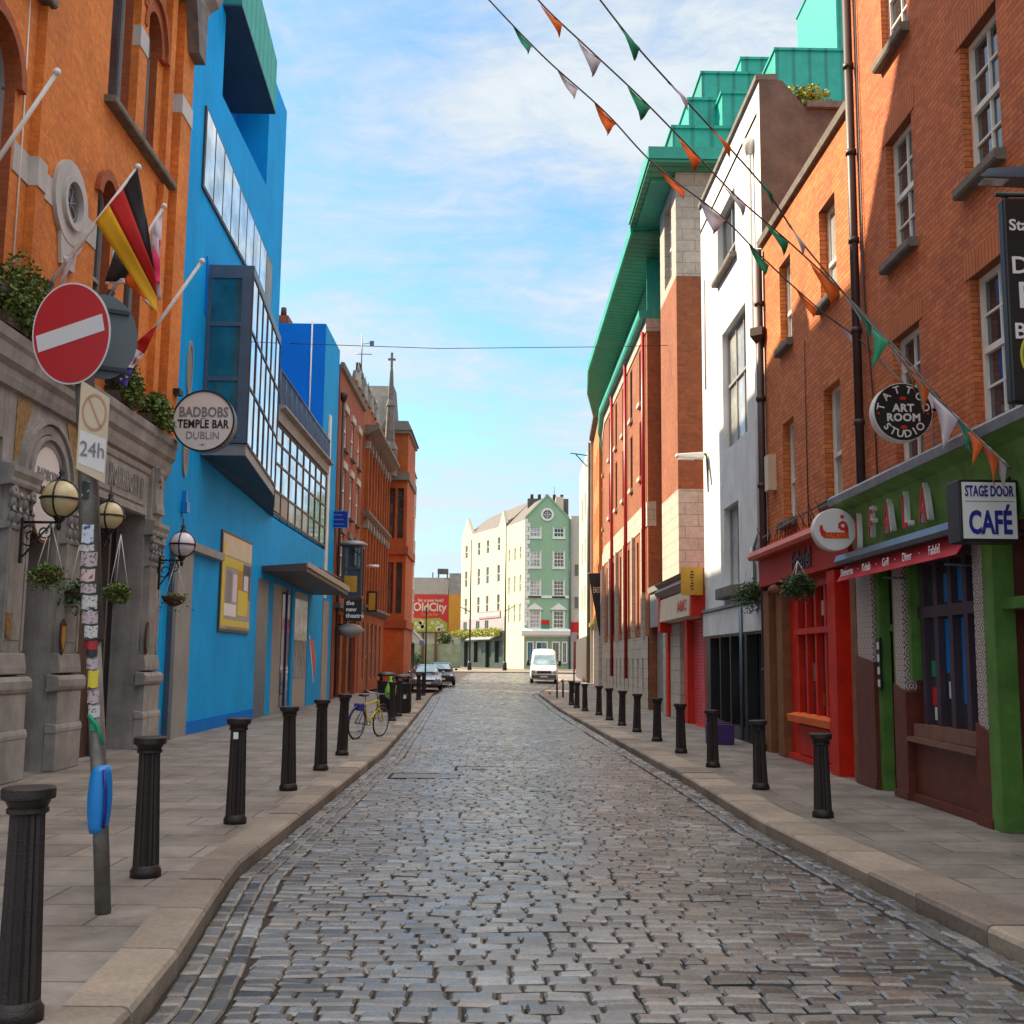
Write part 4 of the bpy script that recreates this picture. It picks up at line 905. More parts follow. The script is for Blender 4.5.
# ============================================================ bright blue building
def blue():
    t = thing('blue_building', 'bright blue rendered arts building with slanted window bands', 'building', (-6.85, 34, 0))
    fr = FL(-6.85); P = fr.P
    b = MB()
    # tall block
    top0, top1 = 21.6, 18.75
    opsT = [(26.6, 31.4, 16.3, 18.6)]
    b.wall(fr, 22.52, 33.4, 0, 14.6, [(23.55, 24.95, 0, 4.05), (31.9, 33.4, 0, 3.95)], depth=.25, body=8)
    b.wall(fr, 22.52, 33.4, 14.6, 18.75, [(25.7, 30.9, 15.2, 18.2)], depth=.9, body=8)
    b.ext(fr, [(22.52, 18.75), (33.4, 18.75), (22.52, 18.95)], 0, -8)
    b.build('tall_block', 'blue', t)
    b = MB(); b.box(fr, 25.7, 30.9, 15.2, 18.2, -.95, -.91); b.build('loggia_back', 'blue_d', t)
    b = MB(); b.box(fr, 25.2, 27.0, 16.5, 18.1, -.9, -.85); o = b.build('window', 'frame_b', t); b = MB(); b.box(fr, 25.25, 26.95, 16.55, 18.05, -.85, -.83); b.build('pane', 'glass_s', o)
    b = MB(); b.hexa([P(25.4, 17.4, -.3), P(29.6, 16.8, -.3), P(29.6, 16.8, .45), P(25.4, 17.4, .45), P(25.4, 19.3, -.3), P(29.6, 18.3, -.3), P(29.6, 18.3, .45), P(25.4, 19.3, .45)])
    o = b.build('copper_box', 'copper_y', t)
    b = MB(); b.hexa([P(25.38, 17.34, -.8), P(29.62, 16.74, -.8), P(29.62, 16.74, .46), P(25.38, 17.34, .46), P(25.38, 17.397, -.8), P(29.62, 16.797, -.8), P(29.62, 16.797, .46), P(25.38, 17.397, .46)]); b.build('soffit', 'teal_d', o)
    # slanted strip window
    b = MB(); q = [(24.25, 12.25), (31.9, 11.75), (31.9, 13.2), (24.25, 14.2)]
    b.ext(fr, q, .003, .05); o = b.build('strip_window', 'frame_b', t)
    n = 9
    for i in range(n):
        s0, s1 = i/n, (i+1)/n; u0 = 24.25+7.65*s0+.07; u1 = 24.25+7.65*s1-.03
        zb = lambda u: 12.25-(u-24.25)/7.65*.5+.07; zt = lambda u: 14.2-(u-24.25)/7.65*1.0-.07
        b = MB(); b.ext(fr, [(u0, zb(u0)), (u1, zb(u1)), (u1, zt(u1)), (u0, zt(u0))], .05, .06); b.build('pane', 'concrete' if i == n-1 else 'glass_s', o)
    # small slit, vents, little lamp fixtures
    b = MB(); b.ext(fr, [(25.0, 9.6), (25.55, 9.3), (25.55, 10.5), (25.0, 10.9)], .002, .02); b.build('slit_window', 'blue_d', t)
    for zc, h in ((7.95, .62), (6.2, .62)):
        b = MB(); b.ring(fr, 24.0, zc, .17, .205, .003, .04, 28, sz=h/.2); o = b.build('oval_vent', 'frame_g', t)
        b = MB(); b.disc(fr, 24.0, zc, .17, .002, .02, 28, rz=.17*h/.2)
        b.build('mesh_grille', mesh_mat, o)
    b = MB(); b.box(fr, 23.9, 24.1, 4.78, 5.0, .0, .14); b.ext(fr, [(23.92, 4.8), (24.08, 4.8), (24.02, 5.25), (23.98, 5.25)], 0, .1); b.build('wall_light', 'blue_s', t)
    # glazed bay, splayed out at its near end
    p0 = (-5.82, 25.25); p1 = (-6.30, 31.0); p2 = (-6.80, 33.4)
    zb = [6.55, 6.45, 6.2]; zt = [10.55, 10.5, 10.42]
    def bayprism(z0s, z1s, ins, name, mt, par):
        m_ = MB(); pts = [p0, p1, p2]
        vs = []
        for (x, y), a, c in zip(pts, z0s, z1s): vs += [(x-ins, y, a), (x-ins, y, c)]
        vs += [(-6.84, 33.4, z0s[2]), (-6.84, 33.4, z1s[2]), (-6.84, 25.25+ins, z0s[0]), (-6.84, 25.25+ins, z1s[0])]
        m_.add(vs, [(0, 2, 3, 1), (2, 4, 5, 3), (0, 1, 9, 8), (0, 8, 6, 4, 2), (1, 3, 5, 7, 9)]); return m_.build(name, mt, par)
    bay = bayprism([z-.02 for z in zb], [z+.0 for z in zt], .06, 'glazed_bay', 'dark', t)
    bayprism([z-.28 for z in zb], [z-.015 for z in zb], .0, 'bay_base', 'concrete', bay)
    bayprism([z-.30 for z in zb], [z-.281 for z in zb], -.01, 'bay_soffit', 'teal_d', bay)
    bayprism([z+.0 for z in zt], [z+.22 for z in zt], -.03, 'bay_head', 'steel', bay)
    # front panes and mullions
    def seg(a, c, za0, za1, zc0, zc1, n, rows):
        f = FA(a, c); L = math.dist(a, c); m_ = MB()
        for i in range(n+1):
            u = L*i/n; k = u/L; lo = za0+(zc0-za0)*k; hi = za1+(zc1-za1)*k; m_.box(f, u-.035, u+.035, lo, hi, -.03, .035)
        for r_ in range(rows+1):
            k = r_/rows; z0 = za0+(za1-za0)*k; z1 = zc0+(zc1-zc0)*k
            m_.hexa([f.P(0, z0-.03, -.03), f.P(L, z1-.03, -.03), f.P(L, z1-.03, .03), f.P(0, z0-.03, .03), f.P(0, z0+.03, -.03), f.P(L, z1+.03, -.03), f.P(L, z1+.03, .03), f.P(0, z0+.03, .03)])
        m_.build('mullions', 'frame_b', bay)
        rg = random.Random(8)
        for i in range(n):
            for r_ in range(rows):
                k0, k1 = (i+.06)/n, (i+.94)/n; q0, q1 = (r_+.04)/rows, (r_+.96)/rows
                Z = lambda k, q: (za0+(zc0-za0)*k)*(1-q)+(za1+(zc1-za1)*k)*q
                m_ = MB(); j = rg.uniform(-.004, .004); m_.add([f.P(L*k0, Z(k0, q0), -.008), f.P(L*k1, Z(k1, q0), -.008+j), f.P(L*k1, Z(k1, q1), -.008+j), f.P(L*k0, Z(k0, q1), -.008)], [(0, 1, 2, 3)])
                m_.build('pane', 'glass_s', bay)
    seg(p0, p1, zb[0], zt[0], zb[1], zt[1], 6, 3); seg(p1, p2, zb[1], zt[1], zb[2], zt[2], 2, 3)
    # near face of the bay
    fc = FC(25.25); m_ = MB()
    m_.box(fc, -6.84, -6.76, zb[0], zt[0], 0, .05); m_.box(fc, -6.05, -5.82, zb[0], zt[0], 0, .05)
    for z in (zb[0], zb[0]+1.45, zb[0]+2.75, zt[0]-.1): m_.box(fc, -6.76, -6.05, z, z+.1, 0, .045)
    m_.build('bay_side_frame', 'steel', bay)
    m_ = MB(); m_.box(fc, -6.76, -6.05, zb[0]+.1, zt[0]-.1, 0, .012); m_.build('bay_side_pane', 'glass_t', bay)
    # low block with terrace
    b = MB(); b.wall(fr, 33.4, 43.7, 0, 5.9, [(34.2, 37.4, 0, 3.95), (37.9, 40.6, 0, 3.95)], depth=.3, body=8)
    b.ext(fr, [(33.4, 5.9), (43.7, 5.9), (43.7, 5.95), (33.4, 6.15)], -.12, 0)
    b.wall(fr, 33.4, 43.7, 5.9, 9.25, [(33.4, 43.7, 5.95, 8.85)], depth=.2, body=8); b.build('low_block', 'blue', t)
    b = MB(); b.box(fr, 33.4, 43.7, 5.95, 8.85, -.3, -.22); wn = b.build('long_window', 'dark', t)
    n = 8; zB = lambda u: 6.2-(u-33.4)/10.3*.2; zT = lambda u: 8.85
    m_ = MB()
    for i in range(n+1):
        u = 33.4+10.3*i/n; m_.box(fr, u-.05, u+.05, 5.95, 8.85, -.2, .03)
    for z in (6.05, 6.75, 7.6, 8.25, 8.8): m_.box(fr, 33.4, 43.7, z-.035, z+.035, -.15, .024)
    m_.build('mullions', 'frame_b', wn)
    rg = random.Random(3)
    for i in range(n):
        for (z0, z1) in ((6.09, 6.71), (6.79, 7.56), (7.64, 8.21), (8.29, 8.76)):
            u0 = 33.4+10.3*i/n+.06; u1 = u0+10.3/n-.12; m_ = MB(); m_.box(fr, u0, u1, z0, z1, -.01, .0)
            low = z0 < 6.5 and i < 5
            m_.build('pane', 'panel_m' if (low and i < 2) else ('glass_n' if low else 'glass_s'), wn)
    b = MB(); b.prof(fr, [(-.1, 8.86), (.10, 8.86), (.12, 9.2), (.3, 9.25), (.3, 9.32), (-.1, 9.36)], 33.45, 43.6); b.build('terrace_edge', 'concrete', t)
    rl = MB(); 
    for i in range(12):
        u = 33.5+i*.92; rl.tube([P(u, 9.3, .1), P(u, 10.42-.02*i, .1)], .02, 6)
    rl.tube([P(33.5, 10.42, .1), P(43.6, 10.2, .1)], .04, 8)
    for i in range(110):
        u = 33.55+i*.091; rl.box(fr, u-.011, u+.011, 9.36, 10.38-(u-33.5)*.022, .085, .1)
    rl.build('terrace_railing', 'steel', t)
    # far block
    f2 = FL(-7.05); b = MB(); b.wall(f2, 43.7, 47.6, 0, 15.0, [(44.9, 46.4, 0, 4.0)], depth=.3, body=10); b.build('far_block', ['blue'], t)
    b = MB(); b.wb(-10.5, -7.06, 43.64, 43.695, 9.3, 15.0); b.build('return_wall', 'blue_d', t)  # same blue wall turned from the sun, its shade put into a deeper blue
    b = MB(); b.tube([(-7.6, 43.6, 15.1), (-7.6, 43.6, 9.4)], .035, 6); b.build('drainpipe', 'frame_w', t)
    b = MB(); b.box(f2, 45.0, 45.5, 4.1, 11.6, .005, .07); b.build('light_strip', 'frame_w', t)
    b = MB(); b.wb(-20, -11, 33.5, 51, 0, 19.2); b.build('rear_block', 'blue_d', t)  # unseen set-back block, added and sized to shade the red shop
    b = MB(); b.wb(-9.25, -8.75, 44.5, 45.5, 15.0, 15.6); o = b.build('chimney', 'l_brick', t); b = MB(); b.lathe((-9.0, 44.8, 15.6), [(.13, 0), (.11, .4)], 10); b.build('chimney_pot', 'terra', o)
    # street level
    b = MB(); b.box(fr, 23.55, 24.95, 0, 4.05, -.24, .05); b.build('grey_pier', 'concrete', t)
    b = MB(); b.box(fr, 23.3, 23.55, 0, 4.05, -.24, .12); b.build('pier_edge', 'steel', t)
    b = MB(); b.prof(fr, [(.0, 4.0), (.16, 4.02), (.16, 4.2), (0, 4.22)], 24.6, 27.3); b.build('ledge', 'concrete', t)
    b = MB(); b.box(f2, 44.9, 46.4, 0, 4.0, -.24, .06); b.build('grey_pier', 'concrete', t)
    b = MB(); b.box(fr, 25.0, 31.8, 0, .28, .002, .035); b.build('plinth', 'blue_d', t)
    b = MB(); b.box(fr, 31.9, 33.4, 0, 3.95, -.24, .004); b.build('grey_door_panel', 'steel', t)
    b = MB(); b.box(fr, 34.2, 37.4, 0, 3.95, -.29, -.06); b.box(fr, 34.2, 35.5, 0, 3.95, -.06, .006); o = b.build('entrance_screen', 'concrete', t)
    b = MB(); b.box(fr, 35.9, 37.3, .15, 3.8, -.06, -.04); b.build('glass_door', 'glass_d', o)
    b = MB(); b.box(fr, 36.55, 36.62, .1, 3.9, -.04, .0); b.build('door_mullion', 'letter_b', o)
    b = MB(); b.box(fr, 37.9, 40.6, 0, 3.95, -.29, -.03); o = b.build('shop_front', 'panel_m', t)
    b = MB(); b.box(fr, 38.0, 40.5, 1.0, 3.7, -.03, -.02); b.build('pane', 'glass_n', o)
    b = MB()
    for i in range(8): b.box(fr, 38.15+i*.3, 38.18+i*.3, 1.0, 2.3, -.02, .0)
    b.build('bars', 'frame_g', o)
    # red flash graphic
    b = MB(); b.ext(fr, [(41.0, 2.4), (41.9, 2.3), (42.5, 1.6), (42.3, .95), (41.9, 1.5), (41.4, 2.0)], .003, .012); b.build('painted_flash', 'letter_r', t)
    b = MB(); b.ext(fr, [(40.9, 2.5), (41.05, 2.5), (42.2, .8), (42.1, .8)], .002, .009); b.build('painted_flash', 'white', t)
    # canopy
    b = MB(); b.hexa([P(32.3, 4.18, 0), P(41.3, 4.0, 0), P(41.3, 4.0, 1.3), P(32.3, 4.18, 1.3), P(32.3, 4.32, 0), P(41.3, 4.16, 0), P(41.3, 4.3, 1.3), P(32.3, 4.42, 1.3)]); b.build('canopy', 'frame_b', t)
    b = MB(); b.hexa([P(32.28, 4.30, 1.3), P(41.3, 4.12, 1.3), P(41.3, 4.12, 1.36), P(32.28, 4.30, 1.36), P(32.28, 4.45, 1.3), P(41.3, 4.32, 1.3), P(41.3, 4.32, 1.36), P(32.28, 4.45, 1.36)]); b.build('canopy_edge', 'panel_m', t)
    # raised lettering frieze on the wall above the canopy (too small to read)
    b = MB(); b.box(fr, 41.2, 49.6-2.1, 4.95, 5.0, .21, .3); b.build('frieze_rail', 'frame_b', t)
    return t
mesh_mat = stripes('perforated_mesh', (.30, .28, .24), 'Z', .07, .6, .5, 0, .3)
blue()
def poster():
    fr = FL(-6.85); t = thing('poster_board', 'tall framed poster in yellow, white and grey on the blue wall', 'poster', fr.P(29, 3.5))
    a, c, z0, z1 = 27.45, 30.8, 2.33, 4.82
    b = MB(); b.box(fr, a, c, z0, z1, .002, .05); b.build('frame', 'frame_b', t)
    b = MB(); b.box(fr, a+.07, c-.07, z0+.07, z1-.07, .05, .058); b.build('sheet', 'panel_m', t)
    def pt(u0, u1, v0, v1, mt, n):
        q = MB(); q.box(fr, a+.07+(c-a-.14)*u0, a+.07+(c-a-.14)*u1, z0+.07+(z1-z0-.14)*v0, z0+.07+(z1-z0-.14)*v1, .058, .058+n); q.build('printed_area', mt, t)
    pt(0, 1, .78, 1, 'cream', .002); pt(0, .09, .1, .9, 'yellow', .004); pt(.09, .7, .66, .76, 'yellow', .003)
    pt(.15, .32, .28, .62, 'letter_g', .003); pt(.36, .5, .3, .6, 'f_white', .003); pt(.52, .68, .3, .66, 'ochre', .003); pt(.7, .98, .35, .74, 'sign_grey', .003); pt(.74, .9, .45, .62, 'f_white', .004)
    pt(.1, .5, .14, .27, 'sign_w', .003); pt(.55, .9, .16, .44, 'yellow', .005); pt(0, 1, .03, .1, 'yellow', .003); pt(.2, .95, .0, .03, 'letter_g', .003)
poster()
def small_signs():
    y = 47.3; fr = FC(y)
    x0, z1 = D(331, 510.5, y); x1, z0 = D(348, 528, y); t = thing('projecting_sign', 'small square dark blue projecting sign on the end of the blue building', 'sign', ((x0+x1)/2, y, z0))
    b = MB(); b.box(fr, x0, x1, z0, z1, -.1, 0); b.build('panel', 'blue_s', t); b = MB(); b.box(fr, x0+.04, x1-.04, z0+.04, z1-.04, 0, .006); b.build('face', 'letter_b', t)
    for k in range(3):
        b = MB(); z = z1-.18-k*.2; b.box(fr, x0+.12, x1-.25+.05*k, z-.03, z+.02, .006, .012); b.build('text_line', 'blue_s', t)
    b = MB(); b.box(fr, x0-.3, x0, z0+.1, z0+.16, -.07, -.03); b.box(fr, x0-.3, x0, z1-.16, z1-.1, -.07, -.03); b.build('bracket', 'black', t)
    # glazed lantern case over the theatre door
    y = 48.2; fr = FC(y); x0, z1 = D(342, 545, y); x1, z0 = D(364, 598, y); x1 -= .12
    t = thing('display_case', 'tall glazed lantern-like display case projecting beside the blue building', 'display case', ((x0+x1)/2, y, z0))
    b = MB(); b.wb(x0, x1, y, y+.8, z0, z0+.1); b.wb(x0, x1, y, y+.8, z1-.1, z1)
    for (xa, ya) in ((x0, y), (x1-.08, y), (x0, y+.72), (x1-.08, y+.72)): b.wb(xa, xa+.08, ya, ya+.08, z0+.1, z1-.1)
    b.wb(x0+.08, x1-.08, y+.01, y+.06, (z0+z1)/2+.1, (z0+z1)/2+.17); b.build('frame', 'frame_b', t)
    b = MB(); b.wb(x0+.04, x1-.04, y+.04, y+.76, z0+.1, z1-.1); b.build('glass_box', 'glass_d', t)
    b = MB(); b.wb(x0+.14, x1-.2, y+.02, y+.035, z0+.25, z0+.95); b.build('poster_sheet', 'ochre', t)
    b = MB(); b.lathe(((x0+x1)/2, y+.4, z1), [(.62, 0), (.6, .1), (.4, .2), (.1, .24), (.01, .25)], 16); b.build('domed_top', 'lead', t)
    # black sign
    y = 48.0; fr = FC(y); x0, z1 = D(344, 599, y); x1, z0 = D(361.5, 621, y)
    t = thing('projecting_sign', 'black projecting sign with white lettering under the glazed case', 'sign', ((x0+x1)/2, y, z0))
    b = MB(); b.box(fr, x0, x1, z0, z1, -.12, 0); b.build('panel', 'black', t)
    for k, s_ in enumerate(('the', 'new', 'theatre')): text('lettering', s_, fr, x0+.1, z1-.17-k*.27, .006, .26, 'sign_w', t, align='LEFT', bold=.008)
    y = 48.6; b = MB(); x, z = D(350, 631, y); t = thing('satellite_lamp', 'grey dome-shaped lamp fitting below the black theatre sign', 'lamp', (x, y, z))
    b.lathe((x, y, z-.3), [(.05, 0), (.45, .12), (.62, .35), (.4, .55), (.1, .62)], 18); b.build('hood', 'concrete', t)
    b = MB(); b.wb(x-1.2, x, y-.03, y+.03, z+.25, z+.31); b.build('arm', 'black', t)
small_signs()

# ============================================================ old brick row beyond, left
def row():
    # plain red brick house
    t = thing('brick_house', 'plain red brick house standing next to the far end of the blue building', 'building', (-7, 52, 0)); fr = FL(-7.0)
    ops = [(u, u+.95, z, z+h) for u in (49.2, 51.6, 54.0) for z, h in ((5.3, 1.9), (8.2, 1.9), (11.0, 1.7))]+[(48.4, 50.0, 0, 3.6), (50.6, 52.2, 0, 3.6), (52.8, 55.4, 0, 3.6)]
    b = MB(); b.wall(fr, 47.6, 56.2, 0, 14.4, ops, depth=.22, body=9); b.build('wall', 'l_brick', t)
    for o in ops[:9]: window(fr, *o, t, depth=.07, gm='glass_n' if o[2] < 8 else 'glass_d', fw_=.08); sill(fr, o[0], o[1], o[2], t, out=.16); l_ = MB(); l_.box(fr, o[0]-.15, o[1]+.15, o[3]+.003, o[3]+.3, 0, .09); l_.build('stone_lintel', 'stone_l' if o[2] > 8 else 'stone_d', t)
    for k, o in enumerate(ops[9:]): window(fr, *o, t, depth=.2, fm=('frame_b', 'green_p', 'frame_b')[k], gm='glass_d', mid=False, cols=2, fw_=.14, name='shop_window')
    b = MB(); b.prof(fr, [(0, 14.2), (.12, 14.25), (.16, 14.5), (0, 14.5)], 47.6, 56.2); b.build('coping', 'slate_sill', t)
    b = MB(); b.prof(fr, [(0, 3.8), (.25, 3.85), (.28, 4.0), (0, 4.1)], 47.7, 56.1); b.build('fascia', 'frame_b', t)
    b = MB(); b.tube([fr.P(48.0, 13, .12), fr.P(48.0, .1, .12)], .06, 8); b.lathe(fr.P(48.0, 12.8, .12), [(.07, 0), (.18, .25), (.18, .4)], 8); b.build('drainpipe', 'pipe', t)
    # gothic building
    t = thing('gothic_building', 'ornate orange brick gothic building with carved gables and a cross', 'building', (-6.95, 65, 0)); fr = FL(-6.95)
    ops = []
    for u in [57.2+i*1.35 for i in range(8)]:
        ops += [(u, u+.7, 4.9, 8.3, .3), (u, u+.7, 9.5, 12.2, .3)]
    ops += [(57.4, 58.4, .6, 3.6), (59.2, 60.4, .0, 3.6), (61.2, 62.4, .6, 3.6), (63.2, 64.4, .6, 3.6), (65.4, 66.6, .6, 3.6)]
    b = MB(); b.wall(fr, 56.2, 68.2, 0, 13.1, ops, depth=.28, body=10); b.build('wall', 'g_brick', t)
    for o in ops: window(fr, *o[:4], t, depth=.10, fm='frame_g', gm='glass_n' if len(o) > 4 and rnd.random() < .4 else 'glass_d', mid=True, arch=o[4] if len(o) > 4 else 0, fw_=.08, name='arched_window' if len(o) > 4 else 'shop_window')
    for i in range(9):
        b = MB(); b.box(fr, 56.75+i*1.35-.08, 56.75+i*1.35+.16, 4.4, 13.0, .002, .22); b.build('brick_shaft', 'g_brick', t)
        for z in (8.3, 12.4): b = MB(); b.box(fr, 56.75+i*1.35-.12, 56.75+i*1.35+.2, z, z+.4, .0, .28); b.build('carved_capital', 'stone', t)
    for (z, h) in ((4.0, .4), (8.75, .4), (13.0, .55)):
        b = MB(); k = .75 if z > 12 else .34; b.prof(fr, [(0, z), (k*.5, z+h*.3), (k, z+h*.7), (k, z+h), (0, z+h)], 56.2, 68.3); b.build('string_course', 'stone_d', t)
    # attic storey with gablets
    f3 = FL(-7.6); b = MB(); b.wall(f3, 57.8, 69, 13.1, 16.3, [], body=5); b.build('attic_wall', 'g_brick', t)
    for i in range(7):
        u = 58.6+i*1.5; b = MB(); b.ext(f3, [(u-.4, 16.0), (u+.4, 16.0), (u+.08, 16.75), (u, 17.0), (u-.08, 16.75)], -.2, .1)
        b.lathe(f3.P(u, 16.9, -.05), [(.06, 0), (.1, .15), (.03, .4), (.01, .6)], 8); b.build('carved_gablet', 'stone_d' if i % 2 else 'stone', t)
    b = MB(); P = f3.P; b.hexa([P(57.8, 16.2, -.4), P(69, 16.2, -.4), P(69, 16.2, -6), P(57.8, 16.2, -6), P(57.9, 19.1, -2.2), P(68.9, 19.1, -2.2), P(68.9, 19.1, -3.5), P(57.9, 19.1, -3.5)]); b.build('roof', 'roof', t)
    b = MB(); b.hexa([(-9.0, 63.2, 15.5), (-7.7, 63.2, 15.5), (-7.7, 64.8, 15.5), (-9.0, 64.8, 15.5), (-8.6, 63.5, 18.3), (-8.1, 63.5, 18.3), (-8.1, 64.4, 18.3), (-8.6, 64.4, 18.3)]); o = b.build('chimney', 'stone_d', t)
    for k in range(3):
        b = MB(); b.lathe((-8.35, 63.6+.3*k, 18.3), [(.13, 0), (.12, .35), (.16, .45)], 10); b.build('chimney_pot', 'terra', o)
    b = MB(); b.tube([(-8.2, 64, 18.2), (-8.2, 64, 20.6)], .035, 6); b.tube([(-8.6, 64, 19.4), (-7.6, 64, 19.4)], .025, 6); b.tube([(-8.2, 64, 20.0), (-7.6, 64, 20.1)], .02, 6); b.wb(-7.75, -7.5, 63.98, 64.02, 19.9, 20.2); b.build('aerial', 'steel', t)
    b = MB(); b.hexa([(-13, 70.8, 15.8), (-7.15, 70.8, 15.8), (-7.15, 80, 15.8), (-13, 80, 15.8), (-13, 74.5, 20.1), (-7.3, 74.5, 20.1), (-7.3, 76.5, 20.1), (-13, 76.5, 20.1)]); b.build('cross_roof', 'roof', t)
    b = MB(); b.wb(-7.9, -7.2, 71.2, 71.9, 15.5, 18.6); b.build('brick_turret', 'stone', t)
    # pinnacle with cross
    x, y = -6.95, 69.2
    b = MB(); b.lathe((x, y, 13.0), [(.5, 0), (.5, 1.6), (.55, 1.7), (.32, 2.2), (.24, 4.4), (.30, 4.5), (.20, 4.9), (.11, 6.7), (.07, 7.0)], 8, smooth=False); b.build('pinnacle', 'stone_d', t)
    b = MB(); b.wb(x-.07, x+.07, y-.06, y+.06, 20.0, 20.95); b.wb(x-.24, x+.24, y-.05, y+.05, 20.45, 20.58); b.build('cross', 'stone_d', t)
    # canted bay tower nearer the street
    f4 = FC(70.0); b = MB(); b.wall(f4, -7.4, -5.85, 0, 16.0, [(-7.0, -6.6, 4.5, 7.7), (-6.45, -6.05, 4.5, 7.7), (-7.0, -6.6, 9.2, 12.4), (-6.45, -6.05, 9.2, 12.4)], depth=.2, body=6); tw = b.build('tower', 'g_brick', t)
    for o in [(-7.0, -6.6, 4.5, 7.7), (-6.45, -6.05, 4.5, 7.7), (-7.0, -6.6, 9.2, 12.4), (-6.45, -6.05, 9.2, 12.4)]: window(f4, *o, t, depth=.15, fm='frame_b', mid=False, fw_=.06)
    for z in (3.6, 8.2, 12.9, 15.9):
        b = MB(); b.wb(-7.5, -5.72, 69.85, 76.1, z, z+(.5 if z < 15 else .2)); b.build('stone_course', 'stone_d' if z > 10 else 'l_brick', tw)
    b = MB(); b.hexa([(-7.6, 69.8, 16.1), (-5.6, 69.8, 16.1), (-5.6, 76.2, 16.1), (-7.6, 76.2, 16.1), (-7.4, 70.1, 16.75), (-5.9, 70.1, 16.75), (-5.9, 75, 16.75), (-7.4, 75, 16.75)]); b.build('tower_roof', 'roof', tw)
    f5 = FL(-5.85)
    # orange boards / shop front at street level
    # grey stone house end
    t = thing('stone_house', 'narrow grey stone house with slate gable at the far end of the brick row', 'building', (-6.2, 82, 0))
    b = MB(); b.wall(FC(78.5), -9, -6.25, 0, 15.0, [], body=4); b.build('wall', 'ashlar', t)
    b = MB(); b.ext(FC(78.5), [(-9, 15), (-6.15, 15), (-6.8, 17.0), (-9, 18)], 0.05, -4); b.build('roof', 'roof', t)
    fr = FL(-6.25)
    for u in (79.4, 81.0):
        for z in (5, 8.5, 12): window(fr, u, u+1, z, z+1.8, t, n=.12, depth=.06, fm='frame_w')
    t = thing('shop_awning', 'dark blue-grey shop awning at the far end of the left row', 'awning', (-5.4, 79, 3))
    b = MB(); b.hexa([(-6.23, 77.6, 3.9), (-5.4, 77.6, 3.0), (-5.4, 82, 3.0), (-6.23, 82, 3.9), (-6.23, 77.6, 3.97), (-5.4, 77.6, 3.07), (-5.4, 82, 3.07), (-6.23, 82, 3.97)]); b.build('canvas', 'steel', t)
    b = MB(); b.wb(-5.42, -5.38, 77.6, 82, 2.7, 3.0); b.build('valance', 'f_navy', t)
    t = thing('dark_shopfront', 'dark glazed shopfront below the blue-grey awning', 'shopfront', (-5.95, 80, 0)); window(fr, 78.8, 82.3, .3, 2.9, t, n=.2, depth=.06, fm='frame_b', cols=3, mid=False, fw_=.12)
    t = thing('banner_sign', 'pale pink vertical banner on the grey stone house', 'banner', (-5.6, 78, 3)); fr = FC(77.4); x, z = D(408.5, 636, 77.4)
    b = MB(); x0, z1 = D(404, 607, 77.4); x1, z0 = D(412.5, 623, 77.4); b.box(fr, x0, x1, z0, z1, 0, .05); b.build('cloth', 'f_white', t)
    b = MB(); b.box(fr, x0+.1, x1-.1, z0+.35, z1-.3, .05, .056); b.build('print', 'f_pink', t)
row()
def brick_shop():
    # brick panelled shopfronts in front of the gothic building at street level are part of it
    t = thing('hanging_shop_sign', 'dark hanging sign board with an orange panel on the gothic building', 'sign', (-6.2, 57, 4)); y = 57.; fr = FC(y)
    x0, z1 = D(367, 591, y); x1, z0 = D(377, 612, y); b = MB(); b.box(fr, x0, x1, z0, z1, -.08, 0); b.build('board', 'black', t); b = MB(); b.box(fr, x0+.1, x1-.1, z0+.1, z1-.1, 0, .01); b.build('panel', 'ochre', t)
    t = thing('wall_lamp', 'small white arm lamp projecting from the gothic building', 'lamp', (-6.3, 56.8, 5)); x, z = D(372, 566, 56.8)
    b = MB(); b.tube([(-6.95, 56.8, z), (x, 56.8, z)], .025, 6); b.build('arm', 'frame_w', t); b = MB(); b.tube([(x-.15, 56.8, z), (x+.35, 56.8, z-.02)], .08, 8); b.build('head', 'white', t)
brick_shop()

